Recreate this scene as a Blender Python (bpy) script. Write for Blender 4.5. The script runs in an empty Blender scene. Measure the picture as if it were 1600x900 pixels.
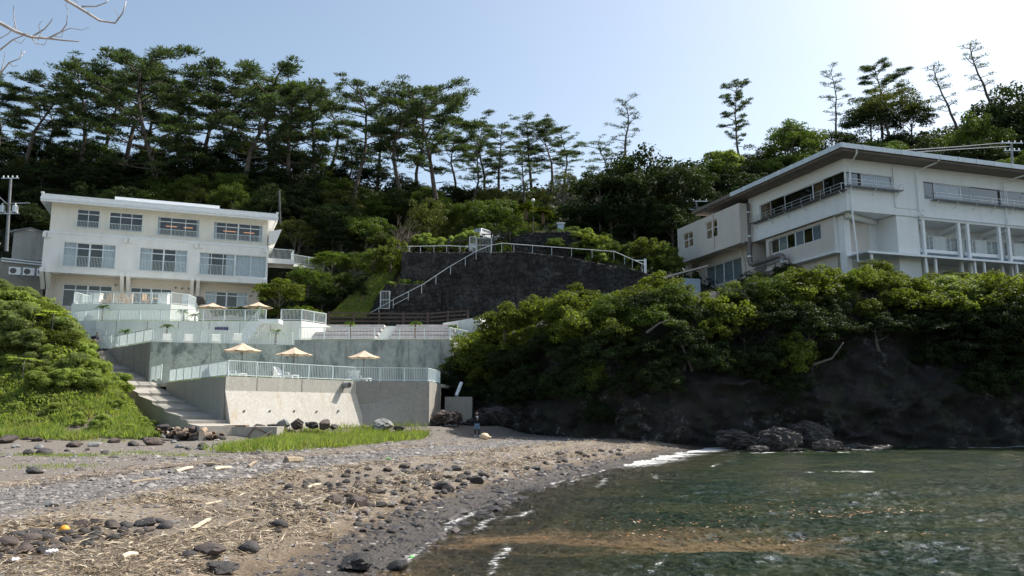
import bpy, bmesh, math, random
import numpy as np
from mathutils import Vector, Matrix
R = random.Random(7)
scene = bpy.context.scene
COL = scene.collection
# ---------------------------------------------------------------- camera
F, CX, CY, HOR, EYE = 1244.0, 800.0, 450.0, 645.0, 2.2   # photograph is 1600x900
PITCH = math.atan((HOR - CY) / F)
cam_d = bpy.data.cameras.new('camera')
cam_d.sensor_width = 36; cam_d.lens = F / 1600 * 36
cam_d.clip_start = 0.1; cam_d.clip_end = 6000
cam = bpy.data.objects.new('camera', cam_d)
cam.location = (0, 0, EYE); cam.rotation_euler = (math.pi / 2 + PITCH, 0, 0)
COL.objects.link(cam); scene.camera = cam
# ---------------------------------------------------------------- sky, sun, exposure
SUN_EL, SUN_AZ = math.radians(50), math.radians(27)       # azimuth from +X towards +Y
SUN = Vector((math.cos(SUN_EL) * math.cos(SUN_AZ), math.cos(SUN_EL) * math.sin(SUN_AZ), math.sin(SUN_EL)))
world = bpy.data.worlds.new('World'); scene.world = world; world.use_nodes = True
wn = world.node_tree.nodes; wl = world.node_tree.links
sky = wn.new('ShaderNodeTexSky'); sky.sky_type = 'NISHITA'; sky.sun_disc = False
sky.sun_elevation = SUN_EL; sky.sun_rotation = math.pi / 2 - SUN_AZ
sky.altitude = 0; sky.air_density = 1.0; sky.dust_density = 2.1; sky.ozone_density = 0.7
bg = wn['Background']; bg.inputs['Strength'].default_value = 0.132
wb = wn.new('ShaderNodeMix'); wb.data_type = 'RGBA'; wb.blend_type = 'MULTIPLY'; wb.inputs[0].default_value = 1.0
wb.inputs[7].default_value = (1.11, 1.07, .97, 1)      # white balance of the whole sky
wl.new(sky.outputs[0], wb.inputs[6]); wl.new(wb.outputs[2], bg.inputs[0])
sun_d = bpy.data.lights.new('sun', 'SUN'); sun_d.energy = 4.4; sun_d.angle = math.radians(0.53)
sun_d.color = (1.0, 0.95, 0.87)
sun = bpy.data.objects.new('sun', sun_d); COL.objects.link(sun)
sun.rotation_euler = SUN.to_track_quat('Z', 'Y').to_euler(); sun.location = (60, 20, 70)
scene.view_settings.view_transform = 'Standard'; scene.view_settings.look = 'None'
scene.view_settings.gamma = 1.0; scene.view_settings.exposure = 0.62
scene.render.engine = 'CYCLES'
scene.cycles.max_bounces = 7; scene.cycles.transparent_max_bounces = 12
scene.cycles.use_denoising = True

# ---------------------------------------------------------------- picture <-> place
def ray(px, py):
    x = (px - CX) / F; u = (CY - py) / F
    return Vector((x, math.cos(PITCH) - u * math.sin(PITCH), math.sin(PITCH) + u * math.cos(PITCH)))
def at(px, py, Y):
    r = ray(px, py); t = Y / r.y
    return Vector((r.x * t, Y, EYE + r.z * t))
def onz(px, py, z):
    r = ray(px, py); t = (z - EYE) / r.z
    return Vector((r.x * t, r.y * t, z))
def onplane(px, py, O, n):
    r = ray(px, py); d = Vector((0, 0, EYE)); t = (O - d).dot(n) / r.dot(n)
    return d + r * t
# ---------------------------------------------------------------- objects
FR = {}
def tag(o, label=None, cat=None, group=None, kind=None):
    if label: o['label'] = label
    if cat: o['category'] = cat
    if group: o['group'] = group
    if kind: o['kind'] = kind
    return o
def empty(name, loc, rz=0.0, label=None, cat=None, group=None):
    o = bpy.data.objects.new(name, None); COL.objects.link(o)
    o.empty_display_size = 0.3
    o.location = loc; o.rotation_euler = (0, 0, rz)
    FR[o.name] = Matrix.Translation(Vector(loc)) @ Matrix.Rotation(rz, 4, 'Z')
    return tag(o, label, cat, group)
def link_mesh(name, me, parent=None, loc=None):
    o = bpy.data.objects.new(name, me); COL.objects.link(o)
    if parent is not None:
        o.parent = parent; FR[o.name] = FR[parent.name] if parent.name in FR else Matrix()
    else:
        FR[o.name] = Matrix.Translation(Vector(loc or (0, 0, 0)))
    if loc is not None: o.location = loc
    return o
class MB:
    def __init__(s): s.v = []; s.f = []
    def add(s, vs, fs):
        b = len(s.v); s.v += [Vector(v) for v in vs]; s.f += [tuple(b + i for i in f) for f in fs]; return s
    def box(s, x0, y0, z0, x1, y1, z1):
        return s.add([(x0,y0,z0),(x1,y0,z0),(x1,y1,z0),(x0,y1,z0),(x0,y0,z1),(x1,y0,z1),(x1,y1,z1),(x0,y1,z1)],
                     [(0,3,2,1),(4,5,6,7),(0,1,5,4),(1,2,6,5),(2,3,7,6),(3,0,4,7)])
    def beam(s, p, q, w, h, up=(0,0,1)):
        p = Vector(p); q = Vector(q); d = (q - p).normalized(); up = Vector(up)
        if abs(d.dot(up)) > .98: up = Vector((0,1,0))
        a = d.cross(up).normalized() * (w/2); b = a.cross(d).normalized() * (h/2)
        return s.add([p-a-b,p+a-b,p+a+b,p-a+b,q-a-b,q+a-b,q+a+b,q-a+b],
                     [(0,1,2,3),(4,7,6,5),(0,4,5,1),(1,5,6,2),(2,6,7,3),(3,7,4,0)])
    def tube(s, pts, rad, n=6, cap=True):
        pts = [Vector(p) for p in pts]; m = len(pts)
        if not isinstance(rad, (list, tuple)): rad = [rad] * m
        vs = []; prev = None
        for i, p in enumerate(pts):
            d = (pts[min(i+1, m-1)] - pts[max(i-1, 0)])
            d = d.normalized() if d.length > 1e-9 else Vector((0,0,1))
            if prev is None:
                a = d.orthogonal().normalized()
            else:
                a = prev - d * prev.dot(d); a = a.normalized() if a.length > 1e-6 else d.orthogonal().normalized()
            prev = a; b = d.cross(a)
            for k in range(n):
                t = 2 * math.pi * k / n
                vs.append(p + (a * math.cos(t) + b * math.sin(t)) * rad[i])
        fs = [(i*n+k, i*n+(k+1) % n, (i+1)*n+(k+1) % n, (i+1)*n+k) for i in range(m-1) for k in range(n)]
        if cap: fs += [tuple(range(n-1, -1, -1)), tuple((m-1)*n+k for k in range(n))]
        return s.add(vs, fs)
    def lathe(s, prof, c=(0,0,0), n=12):
        c = Vector(c); vs = []; m = len(prof)
        for r, z in prof:
            for k in range(n):
                t = 2*math.pi*k/n; vs.append(c + Vector((r*math.cos(t), r*math.sin(t), z)))
        fs = [(i*n+k, i*n+(k+1) % n, (i+1)*n+(k+1) % n, (i+1)*n+k) for i in range(m-1) for k in range(n)]
        fs += [tuple(range(n-1,-1,-1)), tuple((m-1)*n+k for k in range(n))]
        return s.add(vs, fs)
    def prism(s, poly, z0, z1):
        n = len(poly); vs = [(p[0],p[1],z0) for p in poly] + [(p[0],p[1],z1) for p in poly]
        return s.add(vs, [tuple(range(n-1,-1,-1)), tuple(range(n,2*n))] + [(i,(i+1)%n,n+(i+1)%n,n+i) for i in range(n)])
    def quad(s, a, b, c, d): return s.add([a,b,c,d], [(0,1,2,3)])
    def build(s, name, mat, parent=None, loc=None, local=False, smooth=False, kind=None):
        vs = s.v
        if parent is not None and not local:
            Mi = FR[parent.name].inverted(); vs = [Mi @ v for v in vs]
        elif parent is None and loc is not None and not local:
            L = Vector(loc); vs = [v - L for v in vs]
        me = bpy.data.meshes.new(name); me.from_pydata([tuple(v) for v in vs], [], s.f)
        bm = bmesh.new(); bm.from_mesh(me); bmesh.ops.recalc_face_normals(bm, faces=bm.faces[:]); bm.to_mesh(me); bm.free()
        if smooth: me.polygons.foreach_set('use_smooth', [True]*len(me.polygons))
        me.materials.append(mat)
        o = link_mesh(name, me, parent, loc if parent is None else None)
        if kind: o['kind'] = kind
        return o
def np_mesh(name, V, Fc, mat, smooth=False):
    """V (n,3) array, Fc (m,k) array of equal-sized faces"""
    me = bpy.data.meshes.new(name); m, k = Fc.shape
    me.vertices.add(len(V)); me.vertices.foreach_set('co', np.ascontiguousarray(V, dtype=np.float32).ravel())
    me.loops.add(m*k); me.loops.foreach_set('vertex_index', np.ascontiguousarray(Fc, dtype=np.int32).ravel())
    me.polygons.add(m); me.polygons.foreach_set('loop_start', np.arange(0, m*k, k, dtype=np.int32))
    if smooth: me.polygons.foreach_set('use_smooth', np.ones(m, dtype=bool))
    me.update(calc_edges=True); me.validate()
    if mat: me.materials.append(mat)
    return me
def leaf_mesh(name, C, U, V, mat, smooth=False):
    n = len(C); P = np.empty((n,4,3)); P[:,0]=C-U; P[:,1]=C+V-U*.1; P[:,2]=C+U; P[:,3]=C-V-U*.1
    return np_mesh(name, P.reshape(-1,3), np.arange(4*n).reshape(n,4), mat, smooth)
def grid_mesh(name, X, Y, Z, mat, smooth=True):
    h, w = X.shape; V = np.stack([X,Y,Z], -1).reshape(-1,3)
    i = np.arange(h*w).reshape(h,w)
    Fc = np.stack([i[:-1,:-1], i[:-1,1:], i[1:,1:], i[1:,:-1]], -1).reshape(-1,4)
    return np_mesh(name, V, Fc, mat, smooth)
def copy_tree(o, parent=None):
    c = o.copy(); COL.objects.link(c)
    if parent is not None: c.parent = parent
    for ch in list(o.children): copy_tree(ch, c)
    return c
# value noise (numpy)
def vnoise(x, y, seed=0):
    x = np.asarray(x, float); y = np.asarray(y, float)
    xi = np.floor(x).astype(np.int64); yi = np.floor(y).astype(np.int64); fx = x-xi; fy = y-yi
    def h(a, b):
        n = (a*374761393 + b*668265263 + seed*974711) & 0x7fffffff
        n = ((n ^ (n >> 13)) * 1274126177) & 0x7fffffff
        return ((n ^ (n >> 16)) & 0xffff) / 65535.0
    u = fx*fx*(3-2*fx); v = fy*fy*(3-2*fy)
    return (h(xi,yi)*(1-u)+h(xi+1,yi)*u)*(1-v) + (h(xi,yi+1)*(1-u)+h(xi+1,yi+1)*u)*v
def fbm(x, y, seed=0, octv=4):
    s = 0; a = .5
    for k in range(octv): s = s + a*(vnoise(x*2**k, y*2**k, seed+k)-.5); a *= .5
    return s
# ---------------------------------------------------------------- materials
class NT:
    def __init__(s, name):
        s.m = bpy.data.materials.new(name); s.m.use_nodes = True
        s.n = s.m.node_tree.nodes; s.l = s.m.node_tree.links
        s.b = s.n['Principled BSDF']; s.out = s.n['Material Output']
        s.tc = s.n.new('ShaderNodeTexCoord')
    def coord(s, scale=(1,1,1), src='Object'):
        mp = s.n.new('ShaderNodeMapping'); mp.inputs['Scale'].default_value = scale
        s.l.new(s.tc.outputs[src], mp.inputs[0]); return mp.outputs[0]
    def noise(s, scale, detail=4, rough=.55, vec=None):
        t = s.n.new('ShaderNodeTexNoise'); t.inputs['Scale'].default_value = scale
        t.inputs['Detail'].default_value = detail; t.inputs['Roughness'].default_value = rough
        s.l.new(vec if vec is not None else s.tc.outputs['Object'], t.inputs['Vector']); return t.outputs[0]
    def voro(s, scale, vec=None, feature='F1', out='Distance'):
        t = s.n.new('ShaderNodeTexVoronoi'); t.feature = feature; t.inputs['Scale'].default_value = scale
        s.l.new(vec if vec is not None else s.tc.outputs['Object'], t.inputs['Vector']); return t.outputs[out]
    def ramp(s, fac, stops):
        r = s.n.new('ShaderNodeValToRGB'); e = r.color_ramp.elements
        while len(e) < len(stops): e.new(.5)
        for el, (p, c) in zip(e, stops):
            el.position = p; el.color = (*c, 1) if not isinstance(c, (int,float)) else (c,c,c,1)
        s.l.new(fac, r.inputs[0]); return r.outputs[0]
    def mix(s, fac, a, b, mode='MIX'):
        m = s.n.new('ShaderNodeMix'); m.data_type = 'RGBA'; m.blend_type = mode
        for sock, v in ((m.inputs[0], fac), (m.inputs[6], a), (m.inputs[7], b)):
            if isinstance(v, (int,float)): sock.default_value = v
            elif isinstance(v, tuple): sock.default_value = (*v, 1)
            else: s.l.new(v, sock)
        return m.outputs[2]
    def math(s, op, a, b=0.0):
        m = s.n.new('ShaderNodeMath'); m.operation = op
        for sock, v in ((m.inputs[0], a), (m.inputs[1], b)):
            if isinstance(v, (int,float)): sock.default_value = v
            else: s.l.new(v, sock)
        return m.outputs[0]
    def attr(s, name, out='Fac'):
        a = s.n.new('ShaderNodeAttribute'); a.attribute_name = name; return a.outputs[out]
    def rnd(s):
        return s.n.new('ShaderNodeObjectInfo').outputs['Random']
    def color(s, c):
        if isinstance(c, tuple): s.b.inputs['Base Color'].default_value = (*c, 1)
        else: s.l.new(c, s.b.inputs['Base Color'])
        return s
    def rough(s, v):
        if isinstance(v, (int,float)): s.b.inputs['Roughness'].default_value = v
        else: s.l.new(v, s.b.inputs['Roughness'])
        return s
    def bump(s, h, strength=.4, dist=.05):
        b = s.n.new('ShaderNodeBump'); b.inputs['Strength'].default_value = strength; b.inputs['Distance'].default_value = dist
        s.l.new(h, b.inputs['Height']); s.l.new(b.outputs[0], s.b.inputs['Normal']); return b.outputs[0]
def simple(name, c, rough=.6, var=.25, scale=3.0, bump=.0, bscale=30, metal=0.0, obj_var=0.0):
    t = NT(name); d = tuple(x*(1-var) for x in c); l = tuple(min(1, x*(1+var)) for x in c)
    col = t.ramp(t.noise(scale), [(.3, d), (.7, l)])
    if obj_var:
        col = t.mix(1.0, col, t.ramp(t.rnd(), [(0, 1-obj_var), (1, 1.0)]), 'MULTIPLY')
    t.color(col).rough(rough); t.b.inputs['Metallic'].default_value = metal
    if bump: t.bump(t.noise(bscale, 6), bump, .05)
    return t.m
def plaster(name, c, stain=(.45,.42,.36), amount=.35, streak=1.0):
    """painted wall: faint blotches, vertical rain streaks, fine relief"""
    t = NT(name)
    v = t.coord((1.3*streak, 1.3*streak, .12))
    st = t.ramp(t.noise(1.0, 6, .65, v), [(.48, 0.0), (.72, 1.0)])
    bl = t.ramp(t.noise(.6, 5, .6), [(.35, 0.0), (.75, 1.0)])
    f = t.math('MULTIPLY', t.math('ADD', t.math('MULTIPLY', st, .6), t.math('MULTIPLY', bl, .4)), amount)
    fine = t.ramp(t.noise(9, 5), [(.3, tuple(x*.93 for x in c)), (.7, tuple(min(1,x*1.05) for x in c))])
    t.color(t.mix(f, fine, stain)).rough(.75); t.bump(t.noise(25, 5), .25, .02)
    return t.m
def concrete(name, c, dark, amount=.6, warm=None, lo=.42, hi=.7, sc=.8, vs=.18):
    t = NT(name)
    v = t.coord((1.0, 1.0, vs))
    st = t.ramp(t.noise(sc, 8, .7, v), [(lo, 0.0), (hi, 1.0)])
    bl = t.ramp(t.noise(.55, 8, .72), [(.38, 0.0), (.66, 1.0)])
    pit = t.ramp(t.noise(6, 8, .7), [(.35, tuple(x*.8 for x in c)), (.7, tuple(min(1,x*1.12) for x in c))])
    f = t.math('MULTIPLY', t.math('MAXIMUM', st, t.math('MULTIPLY', bl, .7)), amount)
    col = t.mix(f, pit, dark)
    if warm is not None:
        v2 = t.coord((2.2, 2.2, .1))
        w = t.ramp(t.noise(1.0, 5, .6, v2), [(.55, 0.0), (.75, .7)])
        col = t.mix(w, col, warm)
    t.color(col).rough(.85); t.bump(t.noise(12, 8, .65), .35, .03)
    return t.m
def leafmat(name, c, var=.35, trans=.35, obj_var=.35, hue=None, rough=.6, alt=None):
    t = NT(name)
    d = tuple(x*(1-var) for x in c); l = tuple(x*(1+var) for x in c)
    col = t.ramp(t.noise(2.5, 3), [(.3, d), (.7, l)])
    if alt is not None:
        col = t.mix(t.ramp(t.noise(1.3, 2), [(.5, 0.0), (.72, .8)]), col, alt)
    col = t.mix(1.0, col, t.ramp(t.rnd(), [(0, 1-obj_var), (1, 1+obj_var*.6)]), 'MULTIPLY')
    t.color(col).rough(rough); t.b.inputs['Specular IOR Level'].default_value = .15
    tr = t.n.new('ShaderNodeBsdfTranslucent')
    t.l.new(t.mix(1.0, col, (1.35, 1.45, .55), 'MULTIPLY'), tr.inputs[0])
    mx = t.n.new('ShaderNodeMixShader'); mx.inputs[0].default_value = trans
    t.l.new(t.b.outputs[0], mx.inputs[1]); t.l.new(tr.outputs[0], mx.inputs[2]); t.l.new(mx.outputs[0], t.out.inputs[0])
    return t.m
def glassmat(name, tint=(.75,.8,.82), refl=1.5):
    t = NT(name); t.n.remove(t.b)
    tr = t.n.new('ShaderNodeBsdfTransparent'); tr.inputs[0].default_value = (*tint, 1)
    gl = t.n.new('ShaderNodeBsdfGlossy'); gl.inputs['Roughness'].default_value = .03
    nb = t.n.new('ShaderNodeBump'); nb.inputs['Strength'].default_value = .04; nb.inputs['Distance'].default_value = .1
    t.l.new(t.noise(.7, 1), nb.inputs['Height']); t.l.new(nb.outputs[0], gl.inputs['Normal'])
    lw = t.n.new('ShaderNodeLayerWeight'); lw.inputs['Blend'].default_value = .5
    fr = t.math('ADD', t.math('MULTIPLY', t.math('POWER', lw.outputs['Facing'], 4.0), .9), refl)
    mx = t.n.new('ShaderNodeMixShader'); t.l.new(fr, mx.inputs[0])
    t.l.new(tr.outputs[0], mx.inputs[1]); t.l.new(gl.outputs[0], mx.inputs[2]); t.l.new(mx.outputs[0], t.out.inputs[0])
    return t.m
M = {}
M['cream'] = plaster('cream_plaster', (.86,.83,.75), amount=.30)
M['white_wall'] = plaster('white_plaster', (.86,.86,.84), amount=.34)
M['tan_wall'] = plaster('tan_plaster', (.62,.55,.47), amount=.35)
M['trim'] = simple('white_trim', (.80,.82,.83), .45, .06)
M['roof_metal'] = simple('roof_edge_metal', (.62,.68,.73), .4, .1, 2)
M['soffit'] = simple('soffit_board', (.17,.14,.12), .7, .2, 2)
M['rwall'] = plaster('white_render', (.82,.83,.82), stain=(.5,.5,.47), amount=.30)
M['rtan'] = plaster('beige_render', (.64,.59,.53), stain=(.4,.36,.32), amount=.25)
M['frame'] = simple('white_frame', (.80,.84,.87), .4, .08)
M['dark_frame'] = simple('dark_frame', (.10,.09,.085), .5, .2)
M['steel'] = simple('galvanised_steel', (.52,.55,.57), .35, .15, metal=.5)
M['hill_rail'] = simple('grey_galvanised_rail', (.50,.54,.56), .5, .12)
M['joint'] = simple('formwork_joint_grey', (.20,.19,.165), .9, .3, 2)  # dark grey tone of the cast joints
M['rail'] = simple('white_railing_paint', (.66,.735,.735), .4, .08)
M['glass'] = glassmat('window_glass', refl=.09)
M['mirror_glass'] = glassmat('reflective_glass', (.5,.55,.58), .17)
M['curtain'] = simple('white_curtain', (.74,.76,.78), .9, .12, 6)
M['tan_curtain'] = simple('tan_curtain', (.45,.27,.13), .9, .25, 6)
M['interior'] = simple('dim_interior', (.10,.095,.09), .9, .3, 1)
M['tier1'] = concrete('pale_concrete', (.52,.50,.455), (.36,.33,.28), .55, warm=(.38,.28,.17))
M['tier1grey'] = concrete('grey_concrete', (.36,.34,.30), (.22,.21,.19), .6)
M['tier2'] = concrete('mottled_concrete', (.47,.51,.46), (.10,.13,.125), .85, lo=.44, hi=.58, sc=1.1, vs=.6)
M['tier2b'] = concrete('stained_concrete', (.42,.44,.42), (.08,.105,.105), .8, lo=.46, hi=.62, sc=1.0, vs=.3)
M['tier3'] = plaster('pale_green_plaster', (.76,.78,.73), stain=(.36,.36,.28), amount=.5, streak=1.6)
M['deckwall'] = plaster('pale_deck_plaster', (.78,.81,.75), stain=(.45,.46,.38), amount=.25)
M['paving'] = simple('terrace_paving', (.40,.42,.36), .9, .2, 1.0, .3)
M['step'] = concrete('step_concrete', (.42,.39,.34), (.22,.20,.17), .5)
M['seat'] = simple('pink_grey_paving', (.50,.45,.44), .9, .2, 2)
M['seat_dark'] = simple('dark_riser_gap', (.10,.09,.09), .9, .3, 3)
M['darkwood'] = simple('dark_stained_wood', (.055,.038,.03), .7, .35, 4, .3)
M['teak'] = simple('teak_wood', (.42,.26,.14), .6, .25, 5)
M['canvas'] = simple('beige_canvas', (.55,.435,.32), .9, .12, 3)
M['pole'] = simple('grey_pole', (.16,.15,.14), .5, .2)
M['plastic'] = simple('white_plastic', (.82,.83,.84), .35, .04)
M['sign_blue'] = simple('navy_sign_paint', (.012,.018,.10), .4, .1)
M['sign_white'] = simple('white_lettering', (.55,.45,.55), .6, .1)
M['pot'] = simple('white_pot', (.7,.71,.70), .5, .1)
M['palm_trunk'] = simple('palm_trunk_fibre', (.16,.11,.07), .95, .4, 12, .5)
M['bark'] = simple('pine_bark', (.105,.085,.07), .95, .4, 4, .7, 14)
M['bark2'] = simple('grey_bark', (.13,.12,.10), .95, .35, 4, .6, 14)
M['deadwood'] = simple('bleached_wood', (.50,.45,.42), .9, .25, 5, .3)
M['pine'] = leafmat('pine_needles', (.062,.090,.042), .35, .36, .28)
M['pine_pale'] = leafmat('pale_pine_needles', (.075,.11,.055), .3, .32, .25)
M['leaf_dark'] = leafmat('dark_evergreen_and_shade_leaf', (.028,.044,.014), .35, .3, .3)  # also carries the shade painted into the lower cliff bushes
M['leaf_mid'] = leafmat('mid_green_leaf', (.085,.125,.028), .35, .38, .3)
M['leaf_olive'] = leafmat('olive_leaf', (.085,.098,.026), .3, .3, .25)
M['leaf_glossy'] = leafmat('glossy_cliff_leaf', (.115,.145,.028), .45, .5, .35, rough=.55, alt=(.15,.17,.05))
M['leaf_bright'] = leafmat('bright_weed_leaf', (.27,.33,.10), .35, .5, .25)
M['leaf_reed'] = leafmat('reed_leaf', (.19,.235,.085), .35, .4, .25)
M['palm_leaf'] = leafmat('palm_frond', (.15,.24,.035), .3, .4, .2)
M['cycad_leaf'] = leafmat('cycad_frond', (.10,.12,.025), .4, .35, .2)
M['grass'] = leafmat('grass_blade', (.21,.27,.075), .4, .45, .0, alt=(.33,.30,.14))
M['twig'] = simple('dry_twigs', (.20,.155,.125), .95, .3, 5)
M['rock'] = simple('dark_beach_stone', (.062,.057,.056), .8, .4, 2.5, .6, 9, obj_var=.4)
M['rock_brown'] = simple('brown_beach_stone', (.105,.082,.072), .85, .35, 2.5, .6, 9, obj_var=.35)
M['rock_pale'] = simple('pale_grey_stone', (.22,.22,.215), .85, .3, 2.5, .5, 9)
M['wet_rock'] = simple('wet_black_rock', (.03,.027,.026), .25, .4, 3, .9, 8)
M['skin'] = simple('skin', (.45,.28,.20), .6, .1)
M['navy_cloth'] = simple('navy_cloth', (.018,.022,.035), .9, .2)
M['black_cloth'] = simple('black_cloth', (.013,.013,.015), .9, .2)
M['denim'] = simple('pale_denim', (.17,.26,.36), .9, .2)
M['white_cloth'] = simple('white_cloth', (.75,.76,.78), .9, .05)
M['hair'] = simple('black_hair', (.012,.010,.009), .6, .2)
M['grey_metal'] = simple('grey_painted_metal', (.19,.20,.205), .5, .15)
M['pipe'] = simple('weathered_duct', (.21,.18,.165), .5, .25, 2, metal=.2)
M['tile'] = simple('broken_terracotta', (.40,.29,.21), .8, .4, 3, .3, obj_var=.5)
M['car_white'] = simple('white_car_paint', (.72,.73,.74), .25, .04)
M['black_rubber'] = simple('black_rubber', (.02,.02,.02), .7, .2)
M['shed'] = concrete('weathered_shed_panel', (.42,.42,.40), (.22,.22,.21), .7)
M['orange'] = simple('orange_peel', (.75,.33,.02), .5, .1)
M['buoy'] = simple('faded_buoy', (.72,.55,.36), .6, .12)
M['globe'] = simple('milky_globe', (.85,.85,.85), .2, .03)
M['blue_tank'] = simple('pale_blue_panel', (.42,.52,.62), .5, .1)
M['rust'] = simple('rusty_iron', (.16,.09,.06), .9, .4, 6)
M['wire_grey'] = simple('weathered_cable', (.32,.33,.34), .6, .1)
M['wire'] = simple('black_cable', (.03,.03,.032), .6, .1)
# ================================================================= TERRAIN
SH = np.array([(-200,-9),(-20,-4.2),(-5,-2.6),(4,-2.3),(8,-2.2),(10.7,-2.06),(12.2,-1.76),(16.6,-1.33),(21.9,-.35),(28.8,2.3),(40.8,7.2),(46,9.6),(60,17),(400,200)])
def shore_x(y): return np.interp(y, SH[:,0], SH[:,1])
def shore_d(x, y):
    sl = (shore_x(np.asarray(y)+.5)-shore_x(np.asarray(y)-.5))
    return (shore_x(y)-x)/np.sqrt(1+sl*sl)
def smooth(a, b, x):
    t = np.clip((np.asarray(x, float)-a)/(b-a), 0, 1); return t*t*(3-2*t)
def bank_h(x, y):
    """weedy bank on the left"""
    edge = np.interp(y, [40,44,50,55,60,64.6,67,72], [-15.5,-18.3,-21.9,-26,-30.3,-35,-38.0,-42])
    m = smooth(0, 7.5, edge-np.asarray(x)); near = smooth(.2, 2.2, edge-np.asarray(x))
    return 6.6*smooth(40.5, 54, y)*m + near*1.7*smooth(43,58,y) + 1.5*smooth(-34,-48,x)*smooth(52,62,y)
WF = [(-15.4,45.2),(-9.2,52.2),(-5.0,54.0),(-3.5,56.5),(-1,57.5)]
def wall_dist(x, y):
    d = np.full(np.broadcast(x, y).shape, 99.)
    for (ax,ay),(bx_,by_) in zip(WF, WF[1:]):
        t_ = np.clip(((x-ax)*(bx_-ax)+(y-ay)*(by_-ay))/((bx_-ax)**2+(by_-ay)**2), 0, 1)
        d = np.minimum(d, np.hypot(x-ax-t_*(bx_-ax), y-ay-t_*(by_-ay)))
    return d
def beach_z(x, y):
    x = np.asarray(x, float); y = np.asarray(y, float); d = shore_d(x, y)
    up = .66*(1-np.exp(-np.maximum(d,0)/4.2)) + .004*np.maximum(d-9,0)
    up = np.minimum(up, 1.2)
    dn = np.maximum(-2.6, .13*np.minimum(d,0))
    n = .09*fbm(x*.5, y*.5, 3)*np.clip(d*.6+.5, .15, 1) + .04*fbm(x*2.3, y*2.3, 9, 3)
    berm = .10*np.exp(-((d-2.6)/.8)**2) + .07*np.exp(-((d-5.2)/.7)**2)
    return np.where(d > 0, up, dn) + n + berm + bank_h(x, y)*(1+.15*fbm(x*.4, y*.4, 21)) \
        + .45*smooth(34, 44, y)*smooth(-17, -26, x) + .62*np.exp(-(wall_dist(x, y)/1.5)**2)
def ground(px, py, y0=3.0, y1=66.0):
    """where the line of sight through a pixel meets the beach"""
    r = ray(px, py); ys = np.arange(y0, y1, .05); t = ys/r.y
    X = r.x*t; Z = EYE + r.z*t; g = beach_z(X, ys)
    k = np.argmax(Z <= g)
    if not (Z <= g).any(): k = len(ys)-1
    return Vector((X[k], ys[k], float(beach_z(X[k], ys[k]))))
# beach + sea bed: one sheet, fine near the camera
def axis(segs):
    out = []
    for a, b, s in segs: out += list(np.arange(a, b, s))
    return np.array(out + [segs[-1][1]])
ya = axis([(-300,-20,40),(-20,3,2),(3,14,.10),(14,30,.22),(30,66,.45)])
xa = axis([(-70,-30,1.5),(-30,-12,.3),(-12,4,.12),(4,14,.3),(14,40,1.5),(40,400,30)])
XX, YY = np.meshgrid(xa, ya); ZZ = beach_z(XX, YY)
t = NT('beach_ground')
dv = t.attr('shore'); pn = t.noise(1.2, 6, .65); fine = t.noise(16, 8, .7); dw = t.math('ADD', dv, t.math('MULTIPLY', t.math('SUBTRACT', pn, .5), 1.8))
dn_ = t.math('DIVIDE', t.math('ADD', dw, 4.0), 24.0)     # d=-4..20 -> 0..1
sand = (.18,.158,.135); wet = (.052,.042,.034); straw = (.235,.195,.15); peb = (.15,.14,.132); bed = (.055,.060,.035); brn = (.15,.11,.07)
P_ = lambda d: (d+4)/24
band = t.ramp(dn_, [(P_(-3.5), bed), (P_(-1.6), (.085,.065,.04)), (P_(-.2), wet), (P_(.7), wet), (P_(1.3), brn), (P_(1.9), straw), (P_(3.3), (.20,.165,.125)),
                    (P_(3.8), (.14,.115,.09)), (P_(4.6), straw), (P_(6.2), (.215,.175,.13)), (P_(6.9), peb), (P_(9.2), peb), (P_(10.2), (.19,.15,.115)), (P_(11.5), sand), (P_(16), sand)])
gr = t.ramp(fine, [(.3, .62), (.72, 1.3)])
col = t.mix(1.0, band, gr, 'MULTIPLY')
soil = t.ramp(t.noise(.8, 5), [(.35, (.06,.045,.03)), (.7, (.10,.10,.04))])
col = t.mix(t.attr('bank'), col, soil)
t.color(col)
t.rough(t.ramp(dn_, [(P_(.1), .35), (P_(.9), .9)]))
t.bump(t.math('ADD', t.noise(22, 8, .7), t.math('MULTIPLY', t.voro(14), .7)), .75, .05)
M['beach'] = t.m
me = grid_mesh('beach', XX, YY, ZZ, M['beach'])
def vattr(me, name, arr):
    a = me.attributes.new(name, 'FLOAT', 'POINT'); a.data.foreach_set('value', np.ascontiguousarray(arr, dtype=np.float32).ravel())
vattr(me, 'shore', np.clip(shore_d(XX, YY), -6, 40)); vattr(me, 'bank', np.clip(bank_h(XX, YY)*1.2, 0, 1))
tag(link_mesh('beach', me), 'brown sand and pebble beach running back from the water', 'beach', kind='structure')

# ---- water
def water_z(x, y):
    d = -shore_d(x, y); amp = np.clip(.2 + d*.16, .2, 1.0)
    z = .055*np.sin(y*1.15 + .5*x + 2.2*fbm(x*.22, y*.22, 31)*4) + .04*np.sin(y*2.3 - x*.8 + 5*fbm(x*.5, y*.5, 37))
    z = z + .08*fbm(x*.7, y*1.5, 41, 4) + .05*fbm(x*3.0, y*3.6, 45, 3)
    z = z + .20*np.exp(-((d-1.9-.9*fbm(y*.16, y*.05, 51)*2)/.32)**2)*smooth(7, 12, y)*smooth(34, 22, y)*(.35+vnoise(y*.35, y*0, 53))
    return (z + .15*fbm(x*1.5, y*3.4, 47, 3) + .045*fbm(x*5.0, y*8.0, 49, 2))*amp
ya = axis([(-300,-20,30),(-20,5,1.2),(5,14,.055),(14,26,.10),(26,56,.22),(56,75,2)])
xa = axis([(-14,-3,.8),(-3,9,.075),(9,22,.16),(22,50,.4),(50,420,20)])
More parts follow.
